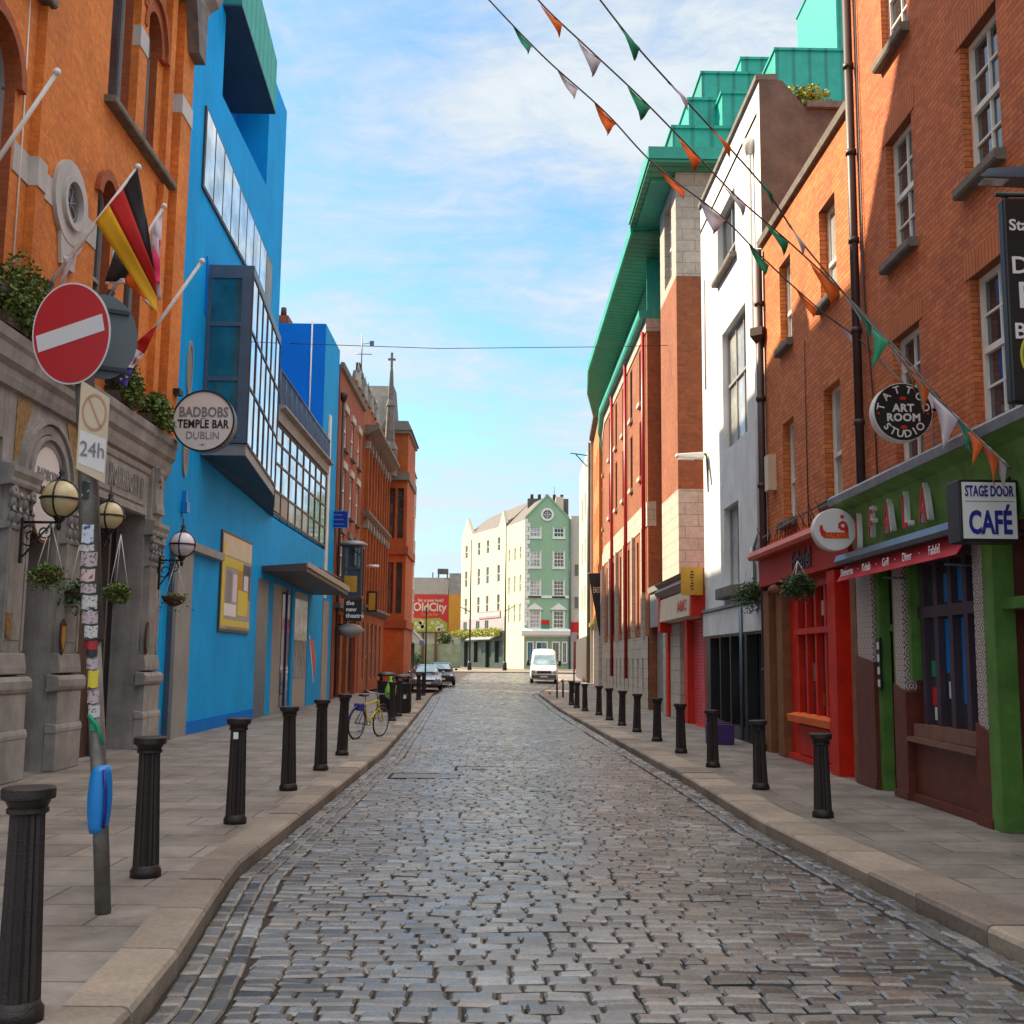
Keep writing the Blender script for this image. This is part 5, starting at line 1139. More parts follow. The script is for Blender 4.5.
# ============================================================ right-hand side
RX = 5.4
def r1():
    t = thing('brick_building', 'tall red brick building with white sash windows above the green shopfront', 'building', (RX, 12, 0)); fr = FRt(RX)
    ops = []
    for (a, c) in ((8.2, 9.15), (11.45, 12.42), (14.0, 14.98)):
        ops += [(a, c, 4.36, 6.12), (a, c, 7.25, 8.98), (a, c, 10.25, 12.0)]
    b = MB(); b.wall(fr, 3, 16.42, 4.1, 14.2, ops, depth=.16, body=8); b.build('brick_wall', 'r_brick', t)
    for o in ops:
        window(fr, *o, t, depth=.13, cols=2, rows=2, fw_=.075, bar=.028, tier=.5); sill(fr, o[0], o[1], o[2], t, out=.13, h=.15)
    # soldier-course lintels
    for o in ops:
        b = MB(); b.box(fr, o[0]-.12, o[1]+.12, o[3]+.003, o[3]+.3, .001, .012); b.build('brick_lintel', lint, t)
    b = MB(); b.prof(fr, [(0, 13.9), (.15, 14), (.2, 14.25), (0, 14.3)], 3, 16.42); b.build('parapet', 'slate_sill', t)
    b = MB(); b.tube([fr.P(16.18, 12.0, .1), fr.P(16.18, 4.2, .1)], .065, 10)
    b.lathe(fr.P(16.18, 11.9, .1), [(.06, 0), (.07, .1), (.16, .3), (.16, .5), (.13, .52)], 4, smooth=False)
    for z in (5.2, 6.6, 8.0, 9.4, 10.8): b.lathe(fr.P(16.18, z, .1), [(.085, 0), (.085, .08)], 10)
    b.build('drainpipe', 'pipe', t)
    b = MB(); b.tube([fr.P(16.0, 12.0, .03), fr.P(15.98, 7, .03), fr.P(15.7, 5.2, .03), fr.P(15.68, 4.2, .03)], .012, 6); b.build('cable', 'pipe', t)
    b = MB(); b.tube([fr.P(13.65, 4.82, .03), fr.P(13.62, 4.6, .03), fr.P(13.6, 4.3, .03)], .01, 6); b.build('cable', 'frame_g', t)
    b = MB(); b.box(fr, 13.62, 13.68, 4.82, 5.1, .0, .07); b.build('junction_box', 'frame_w', t)
    # ledge and green fascia
    b = MB(); b.prof(fr, [(0, 4.02), (.52, 4.0), (.54, 4.10), (.5, 4.14), (0, 4.3)], 6.5, 16.42); b.build('ledge', 'lead', t)
    b = MB(); b.ext(Fr(0, 0, 1, 0, 0, 1), [(RX, 3.2), (RX-.14, 3.2), (RX-.30, 3.92), (RX-.50, 4.0), (RX, 4.0)], 6.5, 16.40); b.build('fascia', 'green_f', t)
    # raised letters with white sides and red faces
    for ch, u, s_ in (('J', 15.7, .56), ('F', 15.1, .6), ('A', 14.45, .62), ('L', 13.80, .64), ('A', 13.2, .66)):
        o = text('raised_letter', ch, fr, u, 3.60-(15.7-u)*.0, .30, s_, 'white', t, depth=.07, sx=.62, flip=True, bold=.005)
        text('red_face', ch, fr, u+.02, 3.57, .345, s_*.93, 'letter_r', o, depth=.01, sx=.62, flip=True, bold=.004, local=True)
    # pilasters, tiles, doors and window
    b = MB(); b.wall(fr, 4, 16.42, 0, 4.05, [(14.98, 15.62, 0, 3.1), (12.32, 14.4, .86, 3.1), (9.6, 11.75, 0, 3.1), (5, 9.3, .8, 3.1)], depth=.3, body=7, n=.0); b.build('shopfront_wall', 'maroon', t)
    for (u0, u1, zt) in ((15.62, 16.40, 1.72), (14.42, 14.86, 1.35), (11.98, 12.34, .98)):
        b = MB(); b.ext(fr, [(u0, 0), (u1, 0), (u1, zt+.1), (u0, zt)], .0, .19); b.box(fr, u0-.02, u1+.02, 0, .1, .0, .215); b.build('tiled_pier_base', 'maroon', t)
        b = MB(); b.ext(fr, [(u0+.10, zt+.005), (u1-.02, zt+.095), (u1-.02, 3.15), (u0+.10, 3.15)], .0, .16); b.build('patterned_tiles', 'tile', t)
    for (u0, u1) in ((15.5, 15.66), (14.86, 14.98), (14.32, 14.42)):
        b = MB(); b.box(fr, u0, u1, 1.5 if u0 < 14.5 else 0, 3.18, -.02, .13); b.build('green_post', 'green_p', t)
    for z in (2.15, 3.0): b = MB(); b.box(fr, 14.98, 15.5, z, z+.09, -.1, .02); b.build('door_head', 'green_p', t)
    b = MB(); b.box(fr, 14.98, 15.5, 0, 2.15, -.2, -.12); b.build('roller_shutter', 'shut_g', t)
    b = MB(); b.box(fr, 14.98, 15.5, 2.24, 3.0, -.2, -.15); b.build('fanlight', 'glass_t', t)
    b = MB(); b.box(fr, 15.44, 15.56, 1.35, 2.06, .13, .16); o = b.build('menu_strip', 'black', t)
    for k in range(4): b = MB(); b.box(fr, 15.46, 15.54, 1.9-k*.17, 2.0-k*.17, .16, .164); b.build('label_card', 'sign_w', o)
    # big shop window
    b = MB(); b.box(fr, 12.34, 14.32, .8, .96, -.1, .14); b.ext(fr, [(12.34, .72), (14.4, .74), (14.4, .80), (12.34, .79)], .05, .2); b.build('window_ledge', 'wood_l', t)
    b = MB(); b.box(fr, 12.34, 14.42, 0, .74, 0, .1); b.box(fr, 12.34, 14.42, 0, .09, .1, .17); b.build('stall_riser', 'maroon', t)
    f = MB()
    for u in (12.34, 12.78, 13.22, 13.66, 14.1): f.box(fr, u, u+.12, .96, 3.05, -.04, .04)
    f.box(fr, 12.34, 14.3, 2.28, 2.42, -.03, .045); f.box(fr, 12.34, 14.3, 2.95, 3.1, -.03, .045); o = f.build('window_frame', 'aubergine', t)
    b = MB(); b.box(fr, 12.34, 14.3, .96, 3.05, -.04, -.03); b.build('pane', 'glass_d', o)
    for (u0, u1, z0, z1, mt) in ((12.5, 12.75, 2.45, 2.9, 'blue_s'), (12.93, 13.18, 2.45, 2.85, 'blue_s'), (13.36, 13.6, 2.45, 2.8, 'blue_s'), (12.92, 13.12, 1.25, 2.25, 'blue_d'), (13.38, 13.6, 1.6, 2.25, 'blue_d'), (12.48, 12.62, 1.5, 1.8, 'f_gr'), (13.85, 14.08, 1.55, 1.75, 'f_gr'), (13.85, 14.08, 1.2, 1.42, 'letter_r'), (12.5, 12.7, 1.02, 1.35, 'sign_w'), (13.9, 14.02, 1.02, 1.18, 'sign_w'), (13.4, 13.55, 1.3, 1.5, 'sign_w')):  # blue ones put the blue light in the panes into flat colour
        b = MB(); b.box(fr, u0, u1, z0, z1, -.029, -.024); b.build('poster_and_pane_light', mt, o)
    # next bay: green frame with dark door
    b = MB(); b.box(fr, 11.72, 11.98, 0, 3.3, -.02, .2); b.box(fr, 9.4, 11.72, 2.28, 2.4, -.1, .12); b.box(fr, 9.4, 9.6, 0, 3.3, -.02, .2); b.build('green_frame', 'green_p', t)
    b = MB(); b.box(fr, 9.6, 11.72, 0, 2.28, -.25, -.2); o = b.build('dark_door', 'wood_d', t); b = MB(); b.sphere(fr.P(11.5, 1.75, -.12), .05, 10, 6); b.tube([fr.P(11.5, 1.2, -.16), fr.P(11.5, 1.5, -.13), fr.P(11.4, 1.65, -.14)], .015, 6); b.build('brass_handle', 'gold_orn', o)
    b = MB(); b.box(fr, 9.6, 11.72, 2.4, 3.1, -.25, -.2); b.build('fanlight', 'glass_n', t)
    b = MB(); b.box(fr, 5, 9.3, .8, 3.1, -.25, -.2); b.build('shop_window', 'glass_d', t)
def FA2(fr, d): return fr.off(d)
lint = stripes('soldier_bricks', (.52, .15, .045), 'Y', .085, .6, .85, 0, .45)
M['green_f'] = mat('weathered_green_fascia', (.17, .33, .09), .7, var=.35, scale=2.5, streak=.35, spec=.2)
M['wood_l'] = mat('worn_brown_ledge', (.20, .09, .06), .5, var=.3, scale=6)
r1()
def awning():
    fr = FRt(RX); t = thing('awning', 'folded red shop awning with small white lettering on the green shopfront', 'awning', fr.P(13.7, 3))
    b = MB(); b.prof(fr, [(.1, 3.14), (.46, 3.12), (.5, 3.17), (.46, 3.26), (.14, 3.28)], 12.0, 16.3); b.build('cassette', 'steel', t)
    b = MB(); b.prof(fr, [(.30, 3.11), (.46, 2.88), (.465, 2.885), (.32, 3.12)], 12.0, 16.3); b.build('valance', 'awn_red', t)
    f2 = Fr(RX-.475, 0, 0, 1, -1, 0)
    for s_, u in (('Shawarma', 15.75), ('·', 15.25), ('Kebab', 14.9), ('·', 14.5), ('Grill', 14.15), ('·', 13.8), ('Diner', 13.4), ('·', 13.0), ('Falafel', 12.55)):
        text('lettering', s_, f2, u, 2.985, .012, .15, 'white', t, flip=True, depth=.004, sx=.9)
    for u in (12.4, 14.4): b = MB(); b.tube([fr.P(u, 2.8, .1), fr.P(u+.1, 2.82, .4)], .015, 6); b.build('arm', 'steel', t)
awning()
def cafe_sign():
    y = 11.0; fr = FC(y); x0, z1 = D(958.5, 479, y); x1, z0 = D(1021, 542, y)
    t = thing('cafe_sign', 'square white illuminated cafe sign with dark frame over the shopfront', 'sign', (x1, y, z0))
    b = MB(); b.wb(x0, x1, y+.01, y+.32, z0, z1); b.build('box', 'black', t, bevel=.01)
    b = MB(); b.box(fr, x0+.03, x1-.03, z0+.03, z1-.03, -.012, .004); b.build('face', 'sign_w', t)
    w_ = x1-x0; cx = (x0+x1)/2
    text('lettering', 'STAGE DOOR', fr, cx, z1-.125, .008, .15, 'letter_b', t, bold=.004, sx=.52, depth=.004)
    text('lettering', 'CAFÉ', fr, cx, z0+.18, .008, .32, 'letter_b', t, bold=.010, sx=.58, depth=.004)
    b = MB(); b.box(fr, x0+.05, x1-.05, z1-.225, z1-.220, .004, .007); b.build('rule', 'letter_b', t)
    b = MB(); b.tube([(x1-.05, y+.16, z1), (RX-.05, y+.16, z1+.25)], .015, 6); b.tube([(x1, y+.16, z0+.1), (RX, y+.16, z0+.1)], .02, 6); b.build('bracket', 'black', t)
cafe_sign()
def disc_sign(px, py, y, rpx, name, label, edge, face):
    x, z = D(px, py, y); r = rpx/F*y; fr = FC(y); t = thing(name, label, 'sign', (x, y, z))
    b = MB(); b.disc(fr, x, z, r, -.16, 0, 48); b.build('drum', edge, t)
    b = MB(); b.disc(fr, x, z, r*.97, 0, .008, 48); b.build('face', face, t)
    b = MB(); b.tube([(x+r*.6, y+.08, z+.05), (RX, y+.08, z+.05)], .02, 6); b.build('bracket', 'black', t)
    return t, x, z, r, fr
def tattoo():
    t, x, z, r, fr = disc_sign(903, 412, 13.4, 30.5, 'tattoo_sign', 'round black sign with white lettering around its edge', 'frame_w', 'black')
    for word, a0, a1, rad in (('TATTOO', 168, 12, .76), ('STUDIO', 222, 318, .76)):
        n = len(word)
        for i, ch in enumerate(word):
            a = a0+(a1-a0)*i/(n-1); top = word == 'TATTOO'
            rot = R(a-90) if top else R(a+90)
            text('lettering', ch, fr, x+r*rad*math.cos(R(a)), z+r*rad*math.sin(R(a)), .014, r*.36, 'sign_w', t, rot=rot, bold=.002, depth=.004)
    text('lettering', 'ART', fr, x, z+.045, .014, r*.36, 'sign_w', t, bold=.005, depth=.004, spacing=1.1); text('lettering', 'ROOM', fr, x, z-.075, .014, r*.36, 'sign_w', t, bold=.005, spacing=1.1, depth=.004)
    for (dx, dz) in ((0, .17), (0, -.19)):
        b = MB(); b.disc(fr, x+dx, z+dz, .045, .008, .012, 7, rz=.022); b.build('red_ornament', 'letter_r', t)
    for s_ in (-1, 1): b = MB(); b.disc(fr, x+s_*r*.83, z-.02, .014, .008, .012, 8); b.build('red_dot', 'letter_r', t)
tattoo()
def falafel():
    t, x, z, r, fr = disc_sign(835, 529.5, 15.9, 21.5, 'falafel_sign', 'round white sign with red Arabic letter and red lettering', 'frame_w', 'sign_w')
    b = MB(); k = r
    pts = [(-.72, .20), (-.74, -.05), (-.66, -.30), (-.50, -.42), (.62, -.42), (.62, .10), (.52, .34), (.34, .42), (.16, .30), (.14, .08), (.28, -.04), (.44, -.06), (.44, -.14), (-.42, -.14), (-.56, -.02), (-.60, .18)]
    b.ext(fr, [(x+p*k, z+q*k-.0) for p, q in pts], .008, .014)
    b.build('arabic_letter', 'letter_r', t)
    b = MB(); b.disc(fr, x+.36*k, z+.18*k, .09*k, .0145, .017, 12); b.build('letter_eye', 'sign_w', t)
    b = MB(); b.ext(fr, [(x+.34*k, z+.72*k), (x+.46*k, z+.60*k), (x+.34*k, z+.5*k), (x+.22*k, z+.6*k)], .008, .014); b.build('dot', 'letter_r', t)
    text('lettering', 'FALAFEL', fr, x+.03, z-.30*k, .017, .105, 'f_or', t, bold=.003, sx=.85, depth=.003)
falafel()
def pub_board():
    y = 9.5; fr = FC(y); x0, z1 = D(1001, 197, y); _, z0 = D(1005, 402, y); x1 = RX-.15
    t = thing('pub_hanging_board', 'black hanging board with white serif letters at the right edge', 'sign', (x1, y, z0))
    b = MB(); b.wb(x0+.015, x1, y, y+.12, z0, z1); b.build('board', 'black', t, bevel=.02)
    for s_, dz, sz in (('Sta', .265, .145), ('D', .64, .22), ('F', .92, .34), ('Br', 1.24, .2)): text('lettering', s_, fr, x0+(.055 if dz != .92 else .095), z1-dz, .006, sz, 'sign_w', t, align='LEFT', depth=.004, bold=.003)
    b = MB(); b.disc(fr, x0+.32, z0+.42, .22, 0, .006, 32, rz=.26); o = b.build('roundel', 'yellow', t); b = MB(); b.ring(fr, x0+.32, z0+.42, .19, .2, .006, .01, 32, sz=1.16); b.build('roundel_ring', 'f_gr', o)
    b = MB(); b.tube([(x0-.02, y+.06, z1+.05), (RX, y+.06, z1+.05)], .025, 8); b.tube([(x1-.1, y+.06, z1-.02), (x1-.1, y+.06, z1+.05)], .015, 6); b.tube([(x0, y+.06, z1+.05), (x0+.1, y+.06, z1)], .012, 6); b.build('bracket', 'black', t)
    x, z = D(1000, 172, y+.8); t = thing('sign_lamp', 'dark angular lamp head above the black hanging board', 'lamp', (x, y+.8, z)); yy = y+.8
    b = MB(); xa, _ = D(975, 180, yy); b.hexa([(xa, yy-.1, z-.09), (RX, yy-.12, z-.1), (RX, yy+.16, z-.1), (xa, yy+.12, z-.09), (xa+.1, yy-.08, z+.0), (RX, yy-.1, z+.06), (RX, yy+.14, z+.06), (xa+.1, yy+.1, z+.0)]); b.build('head', 'steel', t)
    b = MB(); b.wb(xa+.06, xa+.3, yy-.06, yy+.08, z-.105, z-.088); b.build('lens', 'lampglass', t)
pub_board()

def r2():
    t = thing('brick_building', 'lower brick building with narrow white windows above the red shopfront', 'building', (RX, 19.4, 0)); fr = FRt(RX)
    ops = [(a, c, z0, z1) for (a, c) in ((17.38, 18.28), (20.18, 21.0)) for z0, z1 in ((4.36, 6.22), (7.72, 9.35))]
    b = MB(); b.wall(fr, 16.42, 22.35, 3.9, 10.3, ops, depth=.2, body=8); b.build('brick_wall', 'r_brick2', t)
    for o in ops: window(fr, *o, t, depth=.16, gm='glass_n', fw_=.07, tier=.4); sill(fr, o[0], o[1], o[2], t, out=.12, h=.16)
    b = MB(); b.prof(fr, [(-.3, 10.3), (.08, 10.3), (.1, 10.42), (-.3, 10.45)], 16.42, 22.45); b.build('coping', 'slate_sill', t)
    b = MB(); b.tube([fr.P(22.3, 10.2, .1), fr.P(22.3, .1, .1)], .075, 10); b.lathe(fr.P(22.3, 8.1, .1), [(.08, 0), (.09, .1), (.2, .25), (.2, .42)], 4, smooth=False)
    for z in (1.5, 3.4, 5.2, 7.0, 9.0): b.lathe(fr.P(22.3, z, .1), [(.1, 0), (.1, .09)], 10)
    b.build('drainpipe', 'pipe', t)
    b = MB(); b.box(fr, 21.55, 21.85, 5.05, 5.75, .0, .16); b.build('alarm_box', 'cream', t)
    b = MB(); b.tube([fr.P(19.3, 7.4, .02), fr.P(19.3, 4.0, .02)], .01, 5); b.build('cable', 'pipe', t)
    # ledge clutter: bird spikes, flood lamps
    b = MB(); rg = random.Random(4)
    for i in range(26): u = 16.8+i*.2; b.tube([fr.P(u, 3.98, .2), fr.P(u+rg.uniform(-.08, .08), 4.22+rg.random()*.12, .2+rg.uniform(-.1, .15))], .008, 4)
    b.tube([fr.P(16.7, 4.28, .2), fr.P(19, 4.2, .24), fr.P(22, 4.15, .2)], .012, 5); b.build('wires', 'black', t)
    b = MB(); b.prof(fr, [(0, 3.72), (.42, 3.70), (.46, 3.76), (.42, 3.86), (.3, 3.9), (0, 4.0)], 16.45, 22.2); b.build('red_cornice', 'red_f2', t)
    b = MB(); b.box(fr, 16.46, 22.15, 3.18, 3.70, .0, .24); b.build('fascia', 'red_f', t)
    text('fascia_lettering', 'Falafel', fr, 19.0, 3.44, .25, .46, 'letter_d', t, flip=True, bold=.01, sx=1.1, depth=.02)
    b = MB(); b.wall(fr, 16.42, 22.2, 0, 3.2, [(17.75, 20.15, .75, 3.05), (16.7, 17.2, .1, 3.05), (21.2, 21.75, 0, 3.05)], depth=.25, body=7); b.build('shopfront_wall', 'red_p', t)
    for (u0, u1) in ((21.75, 22.2), (20.75, 21.15), (16.42, 16.68)):
        b = MB(); b.box(fr, u0, u1, 0, 3.1, 0, .16); b.build('brown_pier', 'pier_b', t)
    b = MB(); b.lathe(fr.P(20.95, 3.0, .16), [(.16, 0), (.2, .06), (.16, .12), (.02, .2)], 12); b.build('pier_cap', 'pier_b', t)
    b = MB(); b.box(fr, 17.3, 17.72, 0, 3.15, 0, .2); b.build('red_pilaster', 'red_p', t)
    f = MB()
    for i in range(5): u = 17.75+i*.575; f.box(fr, u-.02, u+.09, .82, 3.05, -.05, .05)
    f.box(fr, 17.75, 20.15, 2.2, 2.3, -.08, .1); f.box(fr, 17.75, 20.15, 2.98, 3.08, -.08, .08); o = f.build('window_frame', 'red_p', t)
    b = MB(); b.box(fr, 17.75, 20.15, .8, 3.05, -.06, -.05); b.build('pane', 'glass_d', o)
    for (u0, u1, z0, z1, mt) in ((18.0, 18.35, 2.55, 2.8, 'sign_w'), (18.75, 19.0, 2.5, 2.75, 'sign_w'), (19.5, 19.75, 2.5, 2.8, 'sign_w'), (18.1, 18.3, 1.3, 1.6, 'letter_g'), (19.3, 19.45, 1.4, 1.7, 'letter_g'), (18.85, 18.95, 1.0, 1.2, 'ochre')):
        b = MB(); b.box(fr, u0, u1, z0, z1, -.048, -.043); b.build('window_notice', mt, o)
    b = MB(); b.prof(fr, [(0, .66), (.2, .68), (.22, .8), (0, .84)], 17.72, 20.3); b.build('window_ledge', 'f_or', t)
    b = MB(); b.box(fr, 17.8, 20.2, .12, .62, .002, .05); b.box(fr, 17.75, 20.7, 0, .1, .0, .1); b.build('stall_riser', 'red_p', t)
    for (u0, u1) in ((16.7, 17.2), (21.2, 21.75)):
        b = MB(); b.box(fr, u0, u1, 0, 3.05, -.22, -.18); b.box(fr, u0+.06, u1-.06, .2, 2.1, -.18, -.15); o = b.build('door', 'sign_red', t)
M['red_f2'] = mat('orange_red_cornice', (.62, .07, .015), .45, var=.2)
M['pier_b'] = mat('ochre_brown_pier', (.22, .085, .03), .7, var=.35, scale=4, streak=.3)
r2()
fr = FRt(RX)
basket(4.85, 18.1, 3.35, .35, .2, 'bushy dark green hanging basket on the red shopfront', 1800, 21, 'leaf_d', 1.3)
basket(D(752, 600, 22.9)[0], 22.9, 4.05, .9, .26, 'leafy hanging basket with white wires beside the white building', 1800, 25, 'leaf_d', 1.5)

def white_house():
    t = thing('white_building', 'white rendered building with grey windows and a white shop fascia', 'building', (RX, 25.8, 0)); fr = FRt(RX); y0, y1 = 22.35, 29.3
    ops = [(24.9, 27.0, 11.15, 12.75), (24.0, 26.6, 6.72, 9.65), (25.05, 26.7, 3.45, 5.36)]
    b = MB(); b.wall(fr, y0, y1, 2.9, 14.0, ops, depth=.22, body=8, caps=False)
    P = fr.P; b.quad(P(y1, 0), P(y1, 14), P(y1, 14, -8), P(y1, 0, -8)); b.build('front_wall', 'white_r', t)
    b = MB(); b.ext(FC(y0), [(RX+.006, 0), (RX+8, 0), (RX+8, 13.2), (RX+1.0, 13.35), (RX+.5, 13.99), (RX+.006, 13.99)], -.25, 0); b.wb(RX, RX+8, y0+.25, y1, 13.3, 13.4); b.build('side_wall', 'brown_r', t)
    b = MB(); b.prof(fr, [(-.4, 14.0), (.07, 14.0), (.07, 14.12), (-.4, 14.14)], y0, y1); b.wb(RX+1.0, RX+8, y0-.1, y0+.15, 13.36, 13.5); b.build('coping', 'slate_sill', t)
    for k, o in enumerate(ops): window(fr, *o, t, depth=.16, fm='frame_g', gm='glass_n' if k else 'glass_d', cols=3 if k == 1 else 2, mid=k != 2, rows=1, fw_=.06, bar=.05, tier=.55 if k else .3)
    sill(fr, ops[0][0], ops[0][1], ops[0][2], t); sill(fr, ops[2][0], ops[2][1], ops[2][2], t, h=.28, out=.22)
    b = MB(); b.tube([fr.P(23.0, 13.0, .09), fr.P(23.0, 8.6, .09), fr.P(22.6, 8.3, .1), fr.P(22.6, 3.6, .1)], .05, 8); b.lathe(fr.P(23.0, 12.6, .09), [(.06, 0), (.13, .2), (.13, .35)], 8); b.build('drainpipe', 'frame_w', t)
    b = MB(); b.tube([fr.P(23.4, 3.2, .04), fr.P(23.4, 4.1, .04), fr.P(23.15, 4.25, .04), fr.P(22.7, 4.5, .04)], .035, 6); b.build('conduit', 'frame_g', t)
    b = MB(); b.tube([fr.P(28.7, 11.8, .03), fr.P(28.7, 8.8, .03)], .02, 5); b.build('cable', 'frame_g', t)
    # shopfront
    b = MB(); b.prof(fr, [(0, 2.95), (.1, 2.97), (.1, 3.03), (0, 3.06)], y0+.2, y1); b.build('ledge', 'frame_g', t)
    b = MB(); b.box(fr, y0+.15, y1, 2.36, 2.94, 0, .06); b.build('fascia', 'white_r', t)
    b = MB(); b.wall(fr, y0, y1, 0, 2.36, [(22.75, 24.4, .05, 2.3), (24.8, 28.6, .05, 2.3)], depth=.3, body=7); b.build('shopfront_wall', 'black', t)
    f = MB()
    for u in (24.8, 26.0, 27.2, 28.5, 22.75, 24.3): f.box(fr, u, u+.1, .05, 2.3, -.2, .03)
    f.box(fr, 22.75, 28.6, .05, .3, -.2, .02); o = f.build('window_frame', 'black', t)
    b = MB(); b.box(fr, 24.8, 28.6, .1, 2.3, -.24, -.22); b.build('pane', 'glass_d', o)
    b = MB(); b.box(fr, 22.75, 24.4, .1, 2.3, -.24, -.22); b.build('pane', 'glass_d', o)
    for (u0, u1, z0, z1, mt) in ((25.2, 25.8, .9, 1.7, 'f_white'), (26.3, 26.8, .5, 1.3, 'sign_grey'), (26.2, 26.5, 1.6, 2.1, 'terra'), (23.1, 23.8, .8, 1.2, 'f_white'), (25.2, 25.7, .15, .35, 'f_gr')):
        b = MB(); b.box(fr, u0, u1, z0, z1, -.22, -.215); b.build('window_display', mt, o)
    b = MB(); b.tube([fr.P(24.55, 2.9, .1), fr.P(24.55, 0.05, .1)], .04, 8); b.build('downpipe', 'steel', t)
white_house()
t = thing('street_lamp', 'white street lamp head on an arm fixed to the white building', 'street lamp', (4.9, 28.5, 7)); y = 28.6
x0, z0 = D(675, 455, y); x1, z1 = D(706, 454, y)
b = MB(); b.tube([(x1, y, z1), (x0+.55, y, z0+.02)], .035, 8); b.tube([(RX, y, z1-1.0), (x1+.02, y, z1-.1), (x1, y, z1)], .03, 8); b.build('arm', 'gal', t)
b = MB(); b.hexa([(x0, y-.09, z0-.06), (x0+.75, y-.12, z0-.1), (x0+.75, y+.12, z0-.1), (x0, y+.09, z0-.06), (x0+.02, y-.07, z0+.03), (x0+.75, y-.09, z0+.08), (x0+.75, y+.09, z0+.08), (x0+.02, y+.07, z0+.03)]); b.build('head', 'frame_w', t, bevel=.03)
b = MB(); b.wb(x0+.08, x0+.5, y-.07, y+.07, z0-.12, z0-.07); b.build('lens', 'lampglass', t)
t = thing('planter_box', 'purple planter box standing by the white building beside a bollard', 'planter', (4.6, 23.9, 0))
b = MB(); b.wb(4.42, 4.95, 23.7, 24.15, .0, .42); b.build('box', 'purple', t, bevel=.02); b = MB(); b.wb(4.47, 4.9, 23.75, 24.1, .42, .44); b.build('soil', 'joint', t)
t = thing('planter_box', 'second purple planter box further along the white shopfront', 'planter', (4.9, 25.4, 0))
b = MB(); b.wb(4.72, 5.05, 25.2, 25.75, .0, .42); b.build('box', 'purple', t, bevel=.02); b = MB(); b.wb(4.76, 5.01, 25.25, 25.7, .42, .44); b.build('soil', 'joint', t)
b = MB(); b.leaves((5.2, 22.2, .12), (.12, .15, .12), 120, .07, 0, 3); o = b.build('weeds', 'leaf', None); tag(o, 'small green weeds at the foot of the brown drainpipe', 'plant')
b = MB(); b.leaves((6.5, 22.6, 13.75), (.55, .2, .3), 500, .12, 0, 5, .2); o = b.build('roof_plant', 'leaf_y', None); tag(o, 'yellow-green plant growing on the roof edge of the white building', 'plant')

def shop():
    fr = FRt(RX); t = thing('red_shop', 'single-storey red shop with closed pink and red shutters', 'shop', (RX, 32, 0)); y0, y1 = 29.3, 35.9
    b = MB(); b.wall(fr, y0, y1, 0, 3.7, [(29.55, 31.7, 0, 2.85), (32.2, 35.3, 0, 2.85)], depth=.25, body=6); b.build('wall', 'red_f', t)
    b = MB(); b.box(fr, 29.55, 31.7, 0, 2.85, -.16, -.1); b.build('roller_shutter', 'shut_p', t)
    b = MB(); b.box(fr, 32.2, 35.3, 0, 2.85, -.2, -.14); b.build('mesh_shutter', 'shut_r', t)
    for u in (31.7, 35.3): b = MB(); b.box(fr, u, u+.5, 0, 2.95, 0, .08); b.build('pilaster', 'red_p', t)
    b = MB(); b.prof(fr, [(0, 2.88), (.38, 2.92), (.34, 3.6), (0, 3.62)], 29.6, 35.0); b.build('fascia', 'cream', t)
    text('lettering', 'ABC', fr, 30.75, 3.22, .385, .40, 'letter_r', t, flip=True, bold=.004, sx=2.0)
    b = MB(); b.prof(fr, [(0, 3.62), (.3, 3.66), (.42, 3.85), (.3, 4.0), (.42, 4.12), (0, 4.16)], 29.35, 35.9); b.build('cornice', 'wood_l', t)
    b = MB(); b.box(fr, 29.35, 29.6, 2.9, 3.64, .0, .36); b.build('console', 'red_p', t); b = MB(); b.box(fr, 35.05, 35.5, 2.6, 3.7, .0, .36); b.build('console', 'red_p', t)
    y = 29.15; f = FC(y); x0, z1 = D(681, 567, y); x1, z0 = D(703, 595, y); t = thing('yellow_sign', 'square mustard projecting sign with a vertical black inscription', 'sign', (x0, y, z0))
    b = MB(); b.box(f, x0, x1, z0, z1, -.06, 0); b.build('board', 'ochre', t)
    rg = random.Random(9); b = MB(); cx = (x0+x1)/2-.0
    for i in range(7): b.box(f, cx-.03+rg.uniform(-.02, .02), cx+.03+rg.uniform(-.01, .03), z1-.14-i*.075, z1-.1-i*.075, 0, .006)
    b.build('vertical_inscription', 'letter_d', t)
shop()

